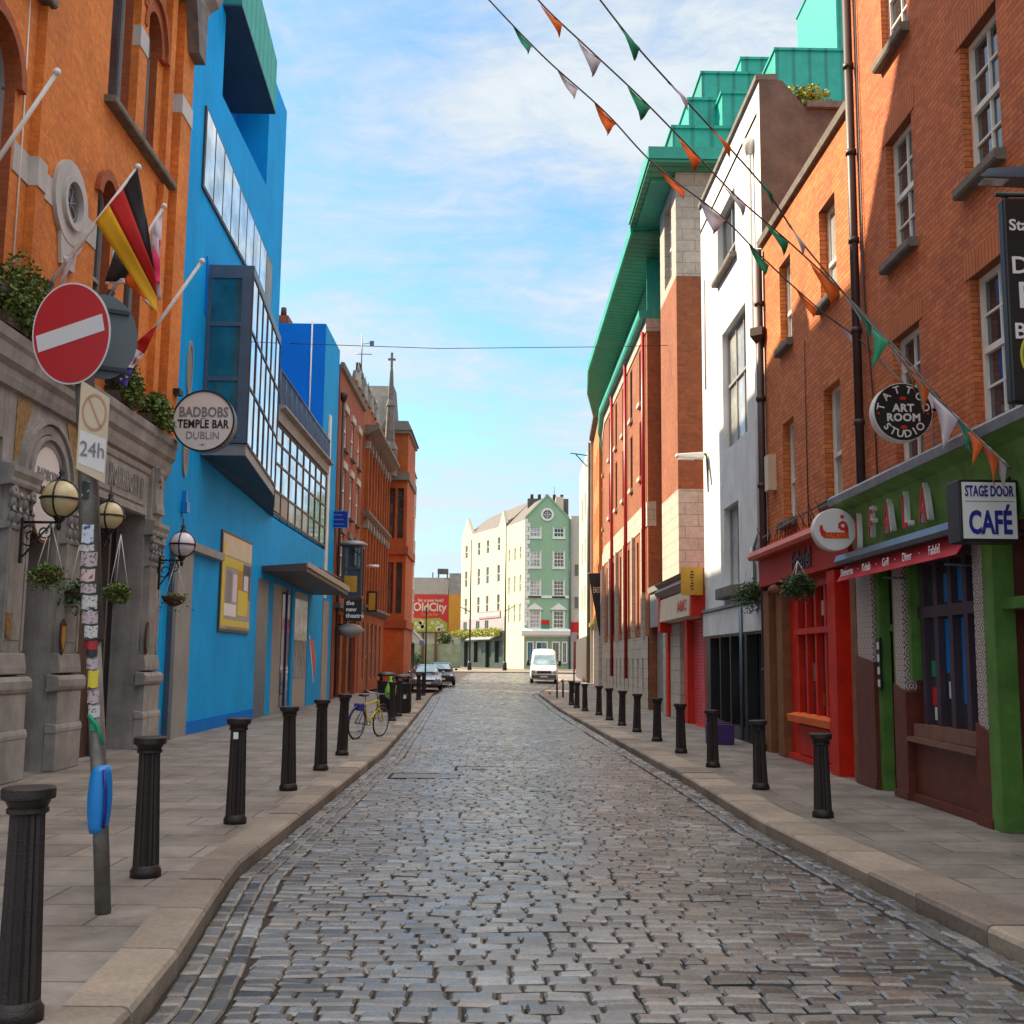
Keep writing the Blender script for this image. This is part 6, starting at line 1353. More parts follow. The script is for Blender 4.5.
def copper_building():
    t = thing('copper_roof_building', 'large brick and stone building with green copper eaves and stepped green roof', 'building', (RX, 45, 0)); fr = FRt(RX)
    # corner pier
    b = MB(); b.wall(fr, 33.5, 36.9, 0, 6.9, [], body=8); b.build('stone_base_pier', 'ashlar', t)
    b = MB(); b.wall(fr, 33.5, 36.9, 6.9, 13.6, [], body=8); b.build('brick_pier', 't_brick', t)
    b = MB(); b.wall(fr, 33.5, 36.9, 13.6, 17.2, [(34.4, 35.9, 13.9, 16.6)], depth=.25, body=8); b.build('stone_top_pier', 'ashlar', t)
    window(fr, 34.4, 35.9, 13.9, 16.6, t, depth=.2, fm='frame_w', cols=2, rows=2, fw_=.08)
    b = MB(); b.wall(fr, 36.9, 40.4, 0, 16.5, [], n=-.55, body=8); b.build('recessed_wall', 't_brick', t)
    b = MB(); b.box(fr, 36.95, 40.35, 0, 4.0, -.54, -.3); b.build('grey_door_bay', 'concrete', t); b = MB(); b.box(fr, 37.4, 39.8, 0, 2.9, -.3, -.24); b.build('steel_door', 'shut_g', t)
    b = MB(); b.box(fr, 36.9, 40.4, 2.9, 4.1, -.3, -.05); b.prof(fr, [(-.3, 4.1), (.02, 4.12), (.06, 4.3), (-.3, 4.4)], 36.9, 40.3); b.build('door_hood', 'concrete', t)
    # long wing, bending away at its far end
    segs = [((RX, 40.4), (RX, 57)), ((RX, 57), (5.75, 62)), ((5.75, 62), (6.6, 68))]
    for k, (p, q) in enumerate(segs):
        f = FA(p, q, -1); L = math.dist(p, q)
        ops = []; u = 1.6
        while u < L-1:
            ops += [(u, u+.75, 8.7, 10.9), (u, u+.75, 11.6, 13.7)]; 
            u += 3.0
        lo = []; u = 1.2
        while u < L-.8: lo += [(u, u+.55, 2.9, 6.3), (u, u+.4, .5, 1.8)]; u += 1.55
        b = MB(); b.wall(f, 0, L, 2.6, 6.6, [(a, c, max(2.6, z0), z1) for a, c, z0, z1 in lo if z0 > 2], depth=.25, body=0, caps=False); b.wall(f, 0, L, 7.5, 13.9, ops, depth=.2, body=0, caps=False)
        b.quad(f.P(0, 0, 0), f.P(0, 13.9, 0), f.P(0, 13.9, -6), f.P(0, 0, -6)); b.build('brick_wall', 't_brick', t)
        b = MB(); b.wall(f, 0, L, 0, 2.6, [o for o in lo if o[2] < 2], depth=.25, body=0, caps=False, n=.03); b.quad(f.P(0, 2.6, 0), f.P(L, 2.6, 0), f.P(L, 2.6, .03), f.P(0, 2.6, .03))
        b.box(f, -.006, L, 6.6, 7.5, -.3, .03); b.box(f, -.006, L, 13.9, 14.4, -5.9 if k == 0 else -.3, .04); b.build('stone_base', 'ashlar', t)
        for o in ops: 
            window(f, *o, t, depth=.05, fm='frame_b', mid=False, fw_=.05, name='slot_window'); s_ = MB(); s_.box(f, o[0]-.05, o[1]+.05, o[2]-.16, o[2]-.0, .0, .12); s_.build('stone_sill', 'cream', t)
        for o in lo: window(f, o[0], o[1], o[2], o[3], t, depth=.06, fm='frame_b', mid=False, fw_=.05, name='tall_window')
        u = .85
        while u < L-.3:
            b = MB(); b.box(f, u, u+.28, 2.6, 6.6, .0, .14); b.build('stone_strip', 'ashlar', t); u += 3.1
        # glazed attic band, gutter ledge, eaves
        b = MB(); b.box(f, 0, L, 14.4, 16.6, -.4, -.35); b.build('attic_wall', 'copper_p', t)
        b = MB(); u = .3
        while u < L-1: b.box(f, u, u+1.3, 14.85, 16.4, -.35, -.32); u += 1.6
        b.build('attic_glazing', 'glass_s', t)
        b = MB(); b.prof(f, [(-.9, 14.4), (.25, 14.4), (.3, 14.5), (.3, 14.7), (-.9, 14.72)], 0, L); b.build('gutter_ledge', 'copper_p', t)
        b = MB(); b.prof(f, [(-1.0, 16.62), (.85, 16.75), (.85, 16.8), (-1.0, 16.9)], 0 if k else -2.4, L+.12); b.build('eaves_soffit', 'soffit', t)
        b = MB(); b.prof(f, [(.80, 16.72), (.88, 16.72), (.9, 17.05), (-3, 17.5), (-3, 16.95), (.80, 16.84)], 0 if k else -2.42, L+.12); b.build('eaves_edge', 'copper_p', t)
    b = MB(); b.wb(RX-.0, 7, 40.38, 40.45, 14.4, 16.7); b.build('attic_return', 'copper_p', t)
    for (u, z0, z1) in ((40.9, 4.2, 14), (46.8, 1, 14.3), (52.6, 1, 14.3)):
        b = MB(); b.tube([fr.P(u, z1, .1), fr.P(u, z0, .1)], .07, 8); b.build('red_downpipe', 'sign_red', t)
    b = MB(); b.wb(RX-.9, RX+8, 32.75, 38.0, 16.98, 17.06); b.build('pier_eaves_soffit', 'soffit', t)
    b = MB(); b.wb(RX-.95, RX+8, 32.7, 38.05, 17.07, 17.45); b.build('pier_eaves_edge', 'copper_p', t)
    b = MB(); b.wb(RX-.7, RX+8, 34, 60, 16.92, 17.5); b.build('roof_deck', 'copper_p', t)
    b = MB(); b.wb(13.2, 13.4, 34, 60, 0, 17); b.wb(6.3, 13.4, 64, 64.2, 0, 17); b.build('rear_wall', 't_brick', t)
    # stepped copper boxes above
    for (pl, pr_, pt, y, dy) in ((672.5, 727, 128.5, 34.0, 4), (688.5, 723.5, 100.5, 37.5, 4), (722, 745, 94, 36.5, 4), (701.5, 737, 73.8, 42, 5), (741, 777, 59.5, 42.4, 5), (775, 852, 50.4, 40, 5), (834, 900, -60, 44, 6)):
        x0, z1 = D(pl, pt, y); x1, _ = D(pr_, pt, y); b = MB(); b.wb(x0, x1+1.2, y, y+dy, 17.3, z1); b.wb(x0-.06, x1+1.2, y-.06, y+dy, z1, z1+.1); b.build('copper_step', 'copper', t)
copper_building()

def far_right():
    f = FA((6.1, 68.2), (6.5, 77), -1); L = math.dist((6.1, 68.2), (6.5, 77))
    t = thing('orange_building', 'bright orange brick building beyond the copper-roofed one', 'building', (6.1, 68.2, 0))
    ops = [(u, u+.9, z, z+2) for u in (1.2, 3.6, 6) for z in (6, 9.5, 13)]
    b = MB(); b.wall(f, 0, L, 4.2, 17, ops, depth=.2, body=8); b.wall(FC(68.15), 6.3, 14, 0, 17, [], body=.2); b.build('wall', 'o_brick', t)
    for o in ops: window(f, *o, t, depth=.15)
    b = MB(); b.box(f, 0, L, 0, 4.2, -7, .02); b.build('stone_base', 'ashlar', t); b = MB(); b.prof(f, [(0, 3.9), (.3, 4.0), (.3, 4.25), (0, 4.3)], -.1, L); b.build('ledge', 'yellow', t)
    b = MB(); b.prof(f, [(0, 16.9), (.3, 17), (.3, 17.3), (0, 17.4)], -.1, L); b.build('cornice', 'roof', t)
    t = thing('buff_building', 'narrow buff building with roof brackets past the orange brick one', 'building', (6.3, 77, 0))
    f = FA((6.3, 77.05), (6.6, 92), -1); ops = [(u, u+1, z, z+1.8) for u in (2, 6, 10) for z in (5.5, 9, 12.5)]
    b = MB(); b.wall(f, 0, 15, 0, 17, ops, depth=.2, body=8); b.build('wall', 'p_wall', t)
    for o in ops: window(f, *o, t, depth=.15)
    b = MB(); b.box(f, .2, 14.8, .3, 3.4, .01, .25); b.build('shopfront', 'frame_b', t)
    b = MB(); b.tube([f.P(.3, 16.9, .1), f.P(.3, 1, .1)], .12, 8); b.build('drainpipe', 'sign_grey', t)
    b = MB(); b.tube([f.P(.5, 16, 0), f.P(.5, 16.2, 1.4)], .04, 6); b.tube([f.P(.5, 15, 0), f.P(.5, 16.1, 1.0)], .04, 6); b.build('roof_bracket', 'black', t)
    # black tapered banner
    y = 62; f = FC(y); pts = [D(588.5, 574, y), (RX+.6, D(603, 573, y)[1]), (RX+.6, D(603, 636, y)[1]), D(599.5, 636, y)]
    t = thing('banner', 'tall black tapering banner with pale lettering on the right side of the street', 'banner', (5.2, y, 3))
    b = MB(); b.ext(f, pts, 0, .04); b.build('cloth', 'f_black', t)
    x, z = D(596.9, 590, y); text('lettering', 'EAST', f, x, z-.02, .05, .46, 'cream', t, bold=.006, sx=.42); 
    b = MB(); b.tube([(pts[0][0]-.05, y, pts[0][1]+.03), (6.0, y, pts[0][1]+.03)], .03, 6); b.build('pole', 'black', t)
far_right()

# ============================================================ far end of the street
def far_end():
    Y = 120.; fr = FC(Y); gz = .80
    def X(px, py=600): return D(px, py, Y)[0]
    def Zf(py, px=545): return D(px, py, Y)[1]
    xl, xr = X(524.4), X(569.3); ze = Zf(519); za = Zf(496)
    t = thing('green_building', 'sage green gabled corner building closing the end of the street', 'building', ((xl+xr)/2, Y, gz))
    wx = [(X(534.8)-.55, X(534.8)+.55), (X(558.6)-.55, X(558.6)+.55)]
    rows = [(537, 528), (567, 551.5), (596, 580.5), (628, 611)]
    ops = []
    for (b0, t0) in rows:
        for (a, c) in wx: ops.append((a, c, Zf(b0), Zf(t0)))
    b = MB(); b.wall(fr, xl, xr, gz+4.2, ze, ops, depth=.15, body=12, caps=False); b.ext(fr, [(xl, ze), (xr, ze), ((xl+xr)/2, za)], 0, -.3)
    b.quad(fr.P(xr, gz, 0), fr.P(xr, ze, 0), fr.P(xr, ze, -12), fr.P(xr, gz, -12)); b.build('gable_wall', 'g_wall', t)
    for k, o in enumerate(ops):
        window(fr, *o, t, depth=.08, cols=3, rows=2 if k > 1 else 1, fw_=.09, bar=.05, gm='glass_d' if k % 2 else 'glass_n')
        s_ = MB(); s_.box(fr, o[0]-.12, o[0], o[2]-.1, o[3]+.1, .0, .05); s_.box(fr, o[1], o[1]+.12, o[2]-.1, o[3]+.1, 0, .05); s_.box(fr, o[0]-.16, o[1]+.16, o[2]-.2, o[2]-.02, 0, .1); s_.build('window_surround', 'frame_w', t)
        if k > 5:
            s_ = MB(); m_ = (o[0]+o[1])/2; s_.ext(fr, [(o[0]-.4, o[3]+.15), (o[1]+.4, o[3]+.15), (m_, o[3]+.85)], 0, .18); s_.build('pediment', 'frame_w', t)
    b = MB(); cx, cz = (xl+xr)/2, Zf(514.5); b.ring(fr, cx, cz, .48, .70, .0, .1, 32); o = b.build('round_window', 'frame_w', t); b = MB(); b.disc(fr, cx, cz, .48, .0, .03, 24); b.build('pane', 'sign_grey', o)
    b = MB(); b.ring(fr, cx, cz, .26, .3, .03, .05, 16); b.box(fr, cx-.02, cx+.02, cz-.46, cz+.46, .03, .05); b.box(fr, cx-.46, cx+.46, cz-.02, cz+.02, .03, .052); b.build('glazing_bars', 'frame_w', o)
    b = MB(); b.box(fr, xl, xr, Zf(598), Zf(595.5), 0, .1); b.build('string_course', 'frame_w', t)
    b = MB(); z = gz+4.6; i = 0
    while z < ze-.3:
        b.box(fr, xl-.02, xl+(.55 if i % 2 else .32), z, z+.42, 0, .06); z += .46; i += 1
    b.build('quoins', 'frame_w', t)
    for (a, c, e) in ((xl, (xl+xr)/2, 1), ((xl+xr)/2, xr, -1)):
        b = MB(); z0, z1 = (ze, za) if e > 0 else (za, ze); b.hexa([fr.P(a, z0, -.3), fr.P(c, z1, -.3), fr.P(c, z1, .1), fr.P(a, z0, .1), fr.P(a, z0+.22, -.3), fr.P(c, z1+.22, -.3), fr.P(c, z1+.22, .1), fr.P(a, z0+.22, .1)]); b.build('gable_coping', 'g_wall', t)
    # left flank, bending back; sunlight put into a paler copy of the green
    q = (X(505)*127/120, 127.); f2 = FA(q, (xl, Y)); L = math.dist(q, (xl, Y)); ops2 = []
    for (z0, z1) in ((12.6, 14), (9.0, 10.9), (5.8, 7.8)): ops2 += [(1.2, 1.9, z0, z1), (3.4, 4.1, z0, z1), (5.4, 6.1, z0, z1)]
    b = MB(); b.wall(f2, 0, L, gz, ze-.1, ops2, depth=.15, body=0, caps=False); b.build('side_wall', 'g_wall_lit', t)
    for o in ops2: window(f2, *o, t, depth=.1, fw_=.07, gm='glass_n')
    b = MB(); b.hexa([(q[0], q[1], ze-.1), (xl, Y, ze-.1), (xr, Y+.3, ze), (xr, 132, ze), (q[0]+2, q[1]+2, ze+2.4), ((xl+xr)/2, Y+.3, za), ((xl+xr)/2, Y+1, za), ((xl+xr)/2, 131, za)]); b.build('roof', 'roof', t)
    b = MB(); x0, x1 = X(528), X(571); b.wb(x0, x1, Y+5, Y+7, ze, Zf(492)); o = b.build('chimney', 'roof', t)
    for i in range(5):
        b = MB(); xx = x0+.5+i*.85; b.lathe((xx, Y+6, Zf(492)), [(.2, 0), (.17, .5), (.22, .6)], 8); b.build('chimney_pot', 'terra', o)
    b = MB(); b.wb(X(557), X(565), Y+3.5, Y+4.9, ze, Zf(492)); b.build('chimney', 'cream', t)
    b = MB(); b.tube([(X(556), Y+5, Zf(492)), (X(556), Y+5, Zf(480))], .03, 5); b.build('aerial', 'black', t)
    # ground floor shopfront
    zc = Zf(632); b = MB(); b.prof(fr, [(0, zc-.5), (.5, zc-.3), (.6, zc+.1), (0, zc+.4)], xl-.3, xr+.1); b.build('shop_cornice', 'frame_w', t)
    b = MB(); b.box(fr, xl, xr, gz, zc, -.3, .0); b.build('shopfront_wall', 'g_wall2', t)
    for (a, c) in ((X(527), X(534)), (X(536), X(548)), (X(552), X(560)), (X(562), X(567.5))): window(fr, a, c, gz+.6, zc-1.0, t, n=.16, depth=.08, fm='frame_w', mid=False, cols=2, fw_=.12, gm='glass_t' if a < 4 else 'glass_d', name='shop_window')
    t2 = thing('wall_flag', 'red and green flag panel between the lower windows of the green building', 'flag', (X(546), Y, 5)); b = MB(); b.box(fr, X(541.5), X(549.5), Zf(625), Zf(620), .1, .16); b.build('red_field', 'f_red', t2); b = MB(); b.box(fr, X(541.5), X(549.5), Zf(631), Zf(625.2), .1, .16); b.build('green_field', 'f_gr', t2)
    b = MB(); b.tube([fr.P(xr+.06, ze, .1), fr.P(xr+.06, gz, .1)], .11, 8); b.build('drainpipe', 'sign_grey', t)
    # buff neighbour to the right
    t = thing('pale_building', 'pale buff building on the right of the green one with red door', 'building', (xr+2, Y, gz)); a = xr+.2; c = X(600)
    b = MB(); b.wall(fr, a, c, gz, Zf(515), [(X(574), X(581), gz, gz+3.6)], depth=.3, body=8, n=-.4); b.build('wall', 'p_wall', t)
    b = MB(); b.box(fr, X(574), X(581), gz, gz+3.4, -.7, -.62); b.build('red_door', 'sign_red', t)
    b = MB(); b.box(fr, X(571), X(584), gz+3.9, gz+5.0, -.4, -.2); b.build('fascia', 'f_red', t)
    for zz in (8.5, 12): b = MB(); b.box(fr, X(575), X(578.5), zz-1.2, zz, -.4, -.34); b.build('window', 'glass_d', t)
    # cream row going back to the left
    q2 = (D(461, 600, 141)[0], 141.); f3 = FA(q2, q); L = math.dist(q2, q)
    t = thing('cream_building', 'long sunlit cream building with grey slate roof left of the green one', 'building', (q2[0], q2[1], gz))
    us = [L*.12, L*.42, L*.62, L*.86]; ops3 = []
    zt = 17.0; 
    for (z0, z1) in ((14.2, 15.8), (10.6, 12.6), (7.2, 9.2)): ops3 += [(u-.45, u+.45, z0, z1) for u in us]
    b = MB(); b.wall(f3, 0, L, 6.6, zt, ops3, depth=.18, body=0, caps=False); b.ext(f3, [(0, zt), (L*.26, zt), (L*.13, zt+2.2)], 0, -.4); b.ext(f3, [(L-2.2, zt), (L, zt), (L-.9, zt+1.8)], 0, -.4); b.build('wall', 'c_wall', t)
    for o in ops3: window(f3, *o, t, depth=.1, fw_=.07, gm='glass_d')
    b = MB(); P = f3.P; b.hexa([P(0, zt, 0), P(L, zt, 0), P(L, zt, -9), P(0, zt, -9), P(L*.1, zt+2.6, -3.2), P(L, zt+3.0, -3.2), P(L, zt+3, -6), P(0, zt+2.6, -6)]); b.build('roof', 'roof', t)
    b = MB(); b.wall(f3, 0, L, gz+4.2, 6.6, [], body=0, caps=False, n=.02); b.build('lilac_band', 'lilac', t)
    for u in us[:3]: window(f3, u-.45, u+.45, 4.4, 6.3, t, n=.14, depth=.06, fm='frame_b', mid=False, fw_=.08)
    b = MB(); b.wall(f3, 0, L, gz, gz+4.2, [(1.5, 3.5, gz, 3.9), (5, 8, gz+.6, 3.9), (9, 11, gz, 3.9), (12, L-.5, gz+.6, 3.9)], depth=.3, body=0, caps=False, n=.02); b.box(f3, 0, L, gz, 4.2, -1, -.35); b.build('pub_front', 'green_dk', t)
    b = MB(); b.prof(f3, [(0, 4.5), (1.2, 4.0), (1.22, 4.1), (0, 4.7)], L*.35, L*.9); b.build('awning', 'frame_g', t)
    b = MB(); b.box(f3, L*.45, L*.92, 6.55, 7.35, .05, .12); o = b.build('sign_panel', 'f_pink2', t)
    b = MB(); b.box(f3, L*.48, L*.9, 6.8, 7.1, .12, .14); b.build('lettering_band', 'white', o)
    b = MB(); rg = random.Random(6)
    for i in range(12): c_ = f3.P(L*.02+i*L*.082, 4.9, .5); b.leaves(c_, (.75, .9, .42+rg.random()*.15), 260, .22, 0, i)
    o = b.build('flower_trough_foliage', 'leaf_y', t)
    # old poster wall, amber building and chimney frame at far left
    Yb = 150.; fb = FC(Yb); xb = lambda px: D(px, 600, Yb)[0]; zb = lambda py: D(430, py, Yb)[1]
    t = thing('slate_roof_building', 'low building with grey slate roof behind the red billboard', 'building', (xb(430), Yb, gz))
    b = MB(); b.wb(xb(400), xb(448), Yb+.4, Yb+8, gz, zb(594)); b.build('wall', 'p_wall', t); b = MB(); b.hexa([(xb(400), Yb+.3, zb(594)), (xb(448), Yb+.3, zb(594)), (xb(448), Yb+8, zb(594)), (xb(400), Yb+8, zb(594)), (xb(400), Yb+3, zb(576)), (xb(448), Yb+3, zb(576)), (xb(448), Yb+5, zb(576)), (xb(400), Yb+5, zb(576))]); b.build('roof', 'roof', t)
    b = MB(); a, c = xb(436), xb(446)
    for xx in (a, c-.12):
        for yy in (Yb+3.5, Yb+4.6): b.wb(xx, xx+.12, yy, yy+.12, zb(577), zb(567))
    b.wb(a-.05, c+.05, Yb+3.4, Yb+4.8, zb(571.5), zb(566.5)); b.build('roof_tank', 'roof', t)
    b = MB(); b.wb(xb(430), xb(431), Yb+4, Yb+4.2, zb(577), zb(570)); b.build('flue', 'roof', t)
    t = thing('billboard', 'large red billboard with pale yellow and white lettering and a green base', 'billboard', (xb(430), Yb, 5))
    b = MB(); b.box(fb, xb(409), xb(448.3), zb(632), zb(595), 0, .3); b.build('board', 'bill_red', t)
    b = MB(); b.ext(fb, [(xb(409), zb(632)), (xb(448.3), zb(632)), (xb(448), zb(623)), (xb(440), zb(618)), (xb(425), zb(619)), (xb(409), zb(617.5))], .3, .32); b.build('green_print', 'leaf_y', t)
    rg = random.Random(1)
    for i in range(16): b = MB(); u = xb(416)+rg.random()*4.2; z = zb(630)+rg.random()*1.0; b.disc(fb, u, z, .16+.22*rg.random(), .32, .34, 7); b.build('print_patch', 'cream', t)
    text('lettering', 'OldCity', fb, xb(430), zb(607.5), .31, 1.55, 'cream', t, bold=.04, sx=.88, depth=.02)
    text('lettering', 'for a new look!', fb, xb(431), zb(600.5), .31, .58, 'cream', t, bold=.015, sx=.95, depth=.02)
    text('lettering', 'Temple Bar', fb, xb(430), zb(614.5), .31, .5, 'ochre', t, bold=.012, depth=.02)
    t = thing('amber_building', 'amber-yellow gable wall between the billboard and the cream building', 'building', (xb(454), Yb, gz))
    b = MB(); b.box(fb, xb(448.6), xb(462), zb(634), zb(594), -6, .2); b.build('wall', 'y_wall', t); b = MB(); b.box(fb, xb(449), xb(462), zb(594), zb(573), -6, .1); b.build('upper_wall', 'stone', t); b = MB(); b.box(fb, xb(448.6), xb(462), gz, zb(634), -6, 0); b.build('lower_wall', 'p_wall', t)
    t = thing('boundary_wall', 'pale green-buff boundary wall below the billboard', 'wall', (xb(430), Yb-4, gz)); b = MB(); b.wb(xb(395), xb(462), Yb-4, Yb-3.6, gz-.1, zb(644)); b.build('wall', 'wall_gb', t)
    for (px, lb) in ((426, 'left dark post of the billboard'), (438.5, 'right dark post of the billboard')):
        b = MB(); b.wb(xb(px)-.18, xb(px)+.18, Yb-4.6, Yb-4.3, gz-.1, zb(633)); o = b.build('billboard_post', 'wood_d2', None); tag(o, lb, 'post')
    b = MB(); b.wb(xb(409), xb(449), Yb-4.7, Yb-4.2, zb(634), zb(632.5)); o = b.build('billboard_beam', 'wood_d2', None); tag(o, 'brown beam lying across the two billboard posts', 'beam')
    b = MB(); b.leaves((xb(446), Yb-3, zb(640)), (1.2, .8, 1.1), 900, .3, 0, 4); o = b.build('bush', 'leaf', None); tag(o, 'green bush growing over the wall below the amber gable', 'bush')
    # terraces of plants before the boundary wall
    for (px, h, lb) in ((412, 2.6, 'tall'), (420, 1.6, 'low')):
        b = MB(); b.leaves((xb(px), Yb-6, gz+h*.5), (.9, .6, h*.5), 600, .25, 0, px); o = b.build('bush', 'leaf_d', None); tag(o, '%s dark bush before the boundary wall by the parked cars' % lb, 'bush')
    # far lamp posts
    for (px, y, top, lb) in ((470.5, 112, 540, 'thin dark lamp post before the cream building'), (505.5, 112, 522, 'tall lamp post with a side arm before the corner building')):
        x = D(px, 600, y)[0]; z = D(px, top, y)[1]; t = thing('street_lamp', lb, 'street lamp', (x, y, g(y)))
        b = MB(); b.tube([(x, y, g(y)), (x, y, z)], .1, 8, r1=.05); b.lathe((x, y, g(y)), [(.22, 0), (.2, .7), (.1, .9)], 8); b.build('post', 'black', t)
        b = MB(); zz = D(px, 611 if px > 500 else 612, y)[1]; b.tube([(x, y, zz), (x+(.9 if px > 500 else -1.0), y, zz+.5)], .05, 6); b.build('arm', 'black', t)
    x = D(559.5, 600, 100)[0]
M['g_wall_lit'] = mat('sunlit_sage_render', (.60, .60, .36), .8, var=.08); M['g_wall2'] = mat('pale_sage_shopfront', (.24, .33, .20), .7, var=.12)
M['green_dk'] = mat('dark_green_pub_front', (.035, .055, .045), .5, var=.4, scale=2); M['f_pink2'] = mat('dusky_pink_sign', (.55, .25, .25), .6, var=.1)
M['bill_red'] = mat('billboard_red', (.50, .02, .02), .6, var=.06); M['wall_gb'] = mat('green_buff_wall', (.34, .36, .22), .85, var=.3, scale=1.5, streak=.3); M['wood_d2'] = mat('brown_timber', (.13, .06, .03), .8, var=.3)
far_end()

M['glass_m'] = glass('windscreen_glass', (.25, .38, .42), .08, .5)
# ============================================================ vehicles
def wheel(t, x, y, z, r, w_, n='wheel', axis='X'):
    q = MB(); seg = 24
    def ring(prof, mi):
        vs = []
        for rr, xx in prof:
            for i in range(seg): a = 2*math.pi*i/seg; vs.append((x+xx, y+rr*math.cos(a), z+rr*math.sin(a)))
        m_ = MB(); k = len(prof); m_.add(vs, [(j*seg+i, j*seg+(i+1) % seg, (j+1)*seg+(i+1) % seg, (j+1)*seg+i) for j in range(k-1) for i in range(seg)]+[tuple(range(seg)), tuple(range((k-1)*seg, k*seg))], 0, True); return m_
    o = ring([(r*.6, -w_/2), (r*.93, -w_/2), (r, -w_*.35), (r, w_*.35), (r*.93, w_/2), (r*.6, w_/2)], 0).build(n, 'tyre', t, True)
    ring([(r*.2, -w_/2-.005), (r*.58, -w_/2+.01), (r*.58, w_/2-.01), (r*.2, w_/2+.005)], 0).build('rim', 'rim', o, True)
def loft(secs, name, mt, t, sub=1):
    """secs: list of (y, half width low, half width belt, half width top, z low, z belt, z top) front to back"""
    b = MB(); vs = []; k = 12
    for (y, a, b_, c, z0, z1, z2) in secs:
        rr = [(a*.92, z0), (a, z0+.08), (b_, (z0+z1)/2), (b_*.985, z1), (c*1.0, z1+(z2-z1)*.86), (c*.86, z2)]
        vs += [(x, y, z) for x, z in rr]+[(-x, y, z) for x, z in rr[::-1]]
    n = len(secs)
    b.add(vs, [(j*k+i, j*k+(i+1) % k, (j+1)*k+(i+1) % k, (j+1)*k+i) for j in range(n-1) for i in range(k)]+[tuple(range(k)), tuple(range((n-1)*k, n*k))[::-1]], 0, True)
    o = b.build(name, mt, t, True)
    sm = o.modifiers.new('sub', 'SUBSURF'); sm.levels = 2; sm.render_levels = 2
    return o
def car(loc, rz, paint, label):
    t = thing('parked_car', label, 'car', loc, 'cars parked on the left', rz); Lc = 4.1
    loft([(0, .68, .74, .60, .32, .52, .60), (.12, .80, .85, .72, .2, .6, .70), (.9, .86, .89, .80, .2, .74, .84), (1.25, .86, .89, .82, .2, .8, .92), (3.7, .86, .88, .78, .2, .84, .98), (4.05, .78, .82, .66, .26, .8, .94), (4.12, .7, .74, .6, .4, .7, .84)], 'body', paint, t)
    loft([(1.0, .74, .74, .70, .82, .86, .9), (1.75, .76, .78, .60, .8, .95, 1.36), (2.3, .76, .79, .60, .8, .95, 1.44), (3.3, .76, .79, .58, .8, .95, 1.40), (3.95, .7, .72, .56, .84, .92, 1.0)], 'cabin', paint, t)
    q = MB(); q.add([(-.58, 1.13, .95), (.58, 1.13, .95), (.46, 1.62, 1.27), (-.46, 1.62, 1.27)], [(0, 1, 2, 3)]); o = q.build('windscreen', 'glass_m', t, True); o.location.y = -.10; o.location.z = .045
    for s_ in (-1, 1):
        q = MB(); q.add([(s_*.80, 1.5, .96), (s_*.81, 3.5, .98), (s_*.655, 3.2, 1.31), (s_*.655, 1.9, 1.32)], [(0, 1, 2, 3)]); q.build('side_window', 'glass_d', t, True)
        q = MB(); q.sphere((s_*.62, .10, .60), .13, 12, 8, sz=.75); q.build('headlight', 'lampglass', t, True)
        q = MB(); q.sphere((s_*.95, 1.45, .98), .10, 10, 6, sz=.7); q.build('wing_mirror', paint, t, True)
        for yy in (.8, 3.3): wheel(t, s_*.80, yy, .31, .31, .19)
    q = MB(); q.wb(-.26, .26, -.03, .0, .34, .45); q.build('number_plate', 'plate', t, True)
    q = MB(); q.wb(-.45, .45, -.005, .06, .48, .58); q.wb(-.6, .6, .0, .06, .24, .33); q.build('grille', 'black', t, True)
    return t
car((-3.95, 62.6, .0), R(4), 'car_s', 'silver-blue hatchback parked at the far left kerb facing the camera')
car((-3.5, 69.8, g(70)), R(3), 'car_d', 'dark car parked behind the silver-blue hatchback')
def van():
    y = 78.; x = D(544, 680, y)[0]; t = thing('van', 'white panel van with high roof facing the camera on the cobbles', 'van', (x, y, g(y)-.10), rz=R(-2))
    loft([(0, .82, .86, .78, .35, .6, .8), (.12, .92, .96, .88, .25, .75, 1.0), (.75, .95, .98, .9, .25, .95, 1.22), (1.5, .96, .99, .80, .25, 1.2, 2.05), (2.0, .96, .99, .84, .25, 1.2, 2.42), (5.2, .96, .99, .84, .25, 1.2, 2.45), (5.35, .94, .97, .82, .3, 1.2, 2.38)], 'body', 'car_w', t)
    q = MB(); q.add([(-.78, .82, 1.30), (.78, .82, 1.30), (.68, 1.42, 1.95), (-.68, 1.42, 1.95)], [(0, 1, 2, 3)]); o = q.build('windscreen', 'glass_m', t, True); o.location.y = -.08; o.location.z = .03
    q = MB(); q.wb(-.5, .5, -.03, .03, .72, .86); q.build('grille', 'black', t, True); q = MB(); q.wb(-.85, .85, -.04, .06, .36, .58); q.build('bumper', 'sign_grey', t, True); q = MB(); q.wb(-.26, .26, -.06, -.04, .42, .53); q.build('number_plate', 'plate', t, True)
    for s_ in (-1, 1):
        q = MB(); q.sphere((s_*.74, .08, .84), .17, 12, 8, sz=.8); q.build('headlight', 'lampglass', t, True)
        q = MB(); q.wb(s_*1.10-.09, s_*1.10+.09, 1.05, 1.2, 1.2, 1.55); q.wb(min(s_*.9, s_*1.05), max(s_*.9, s_*1.05), 1.1, 1.15, 1.3, 1.36); q.build('wing_mirror', 'black', t, True)
        q = MB(); q.add([(s_*.985, 1.4, 1.3), (s_*.985, 2.3, 1.3), (s_*.93, 2.3, 1.9), (s_*.93, 1.7, 1.9)], [(0, 1, 2, 3)]); q.build('side_window', 'glass_d', t, True)
        for yy in (.95, 4.2): wheel(t, s_*.86, yy, .34, .34, .22)
van()
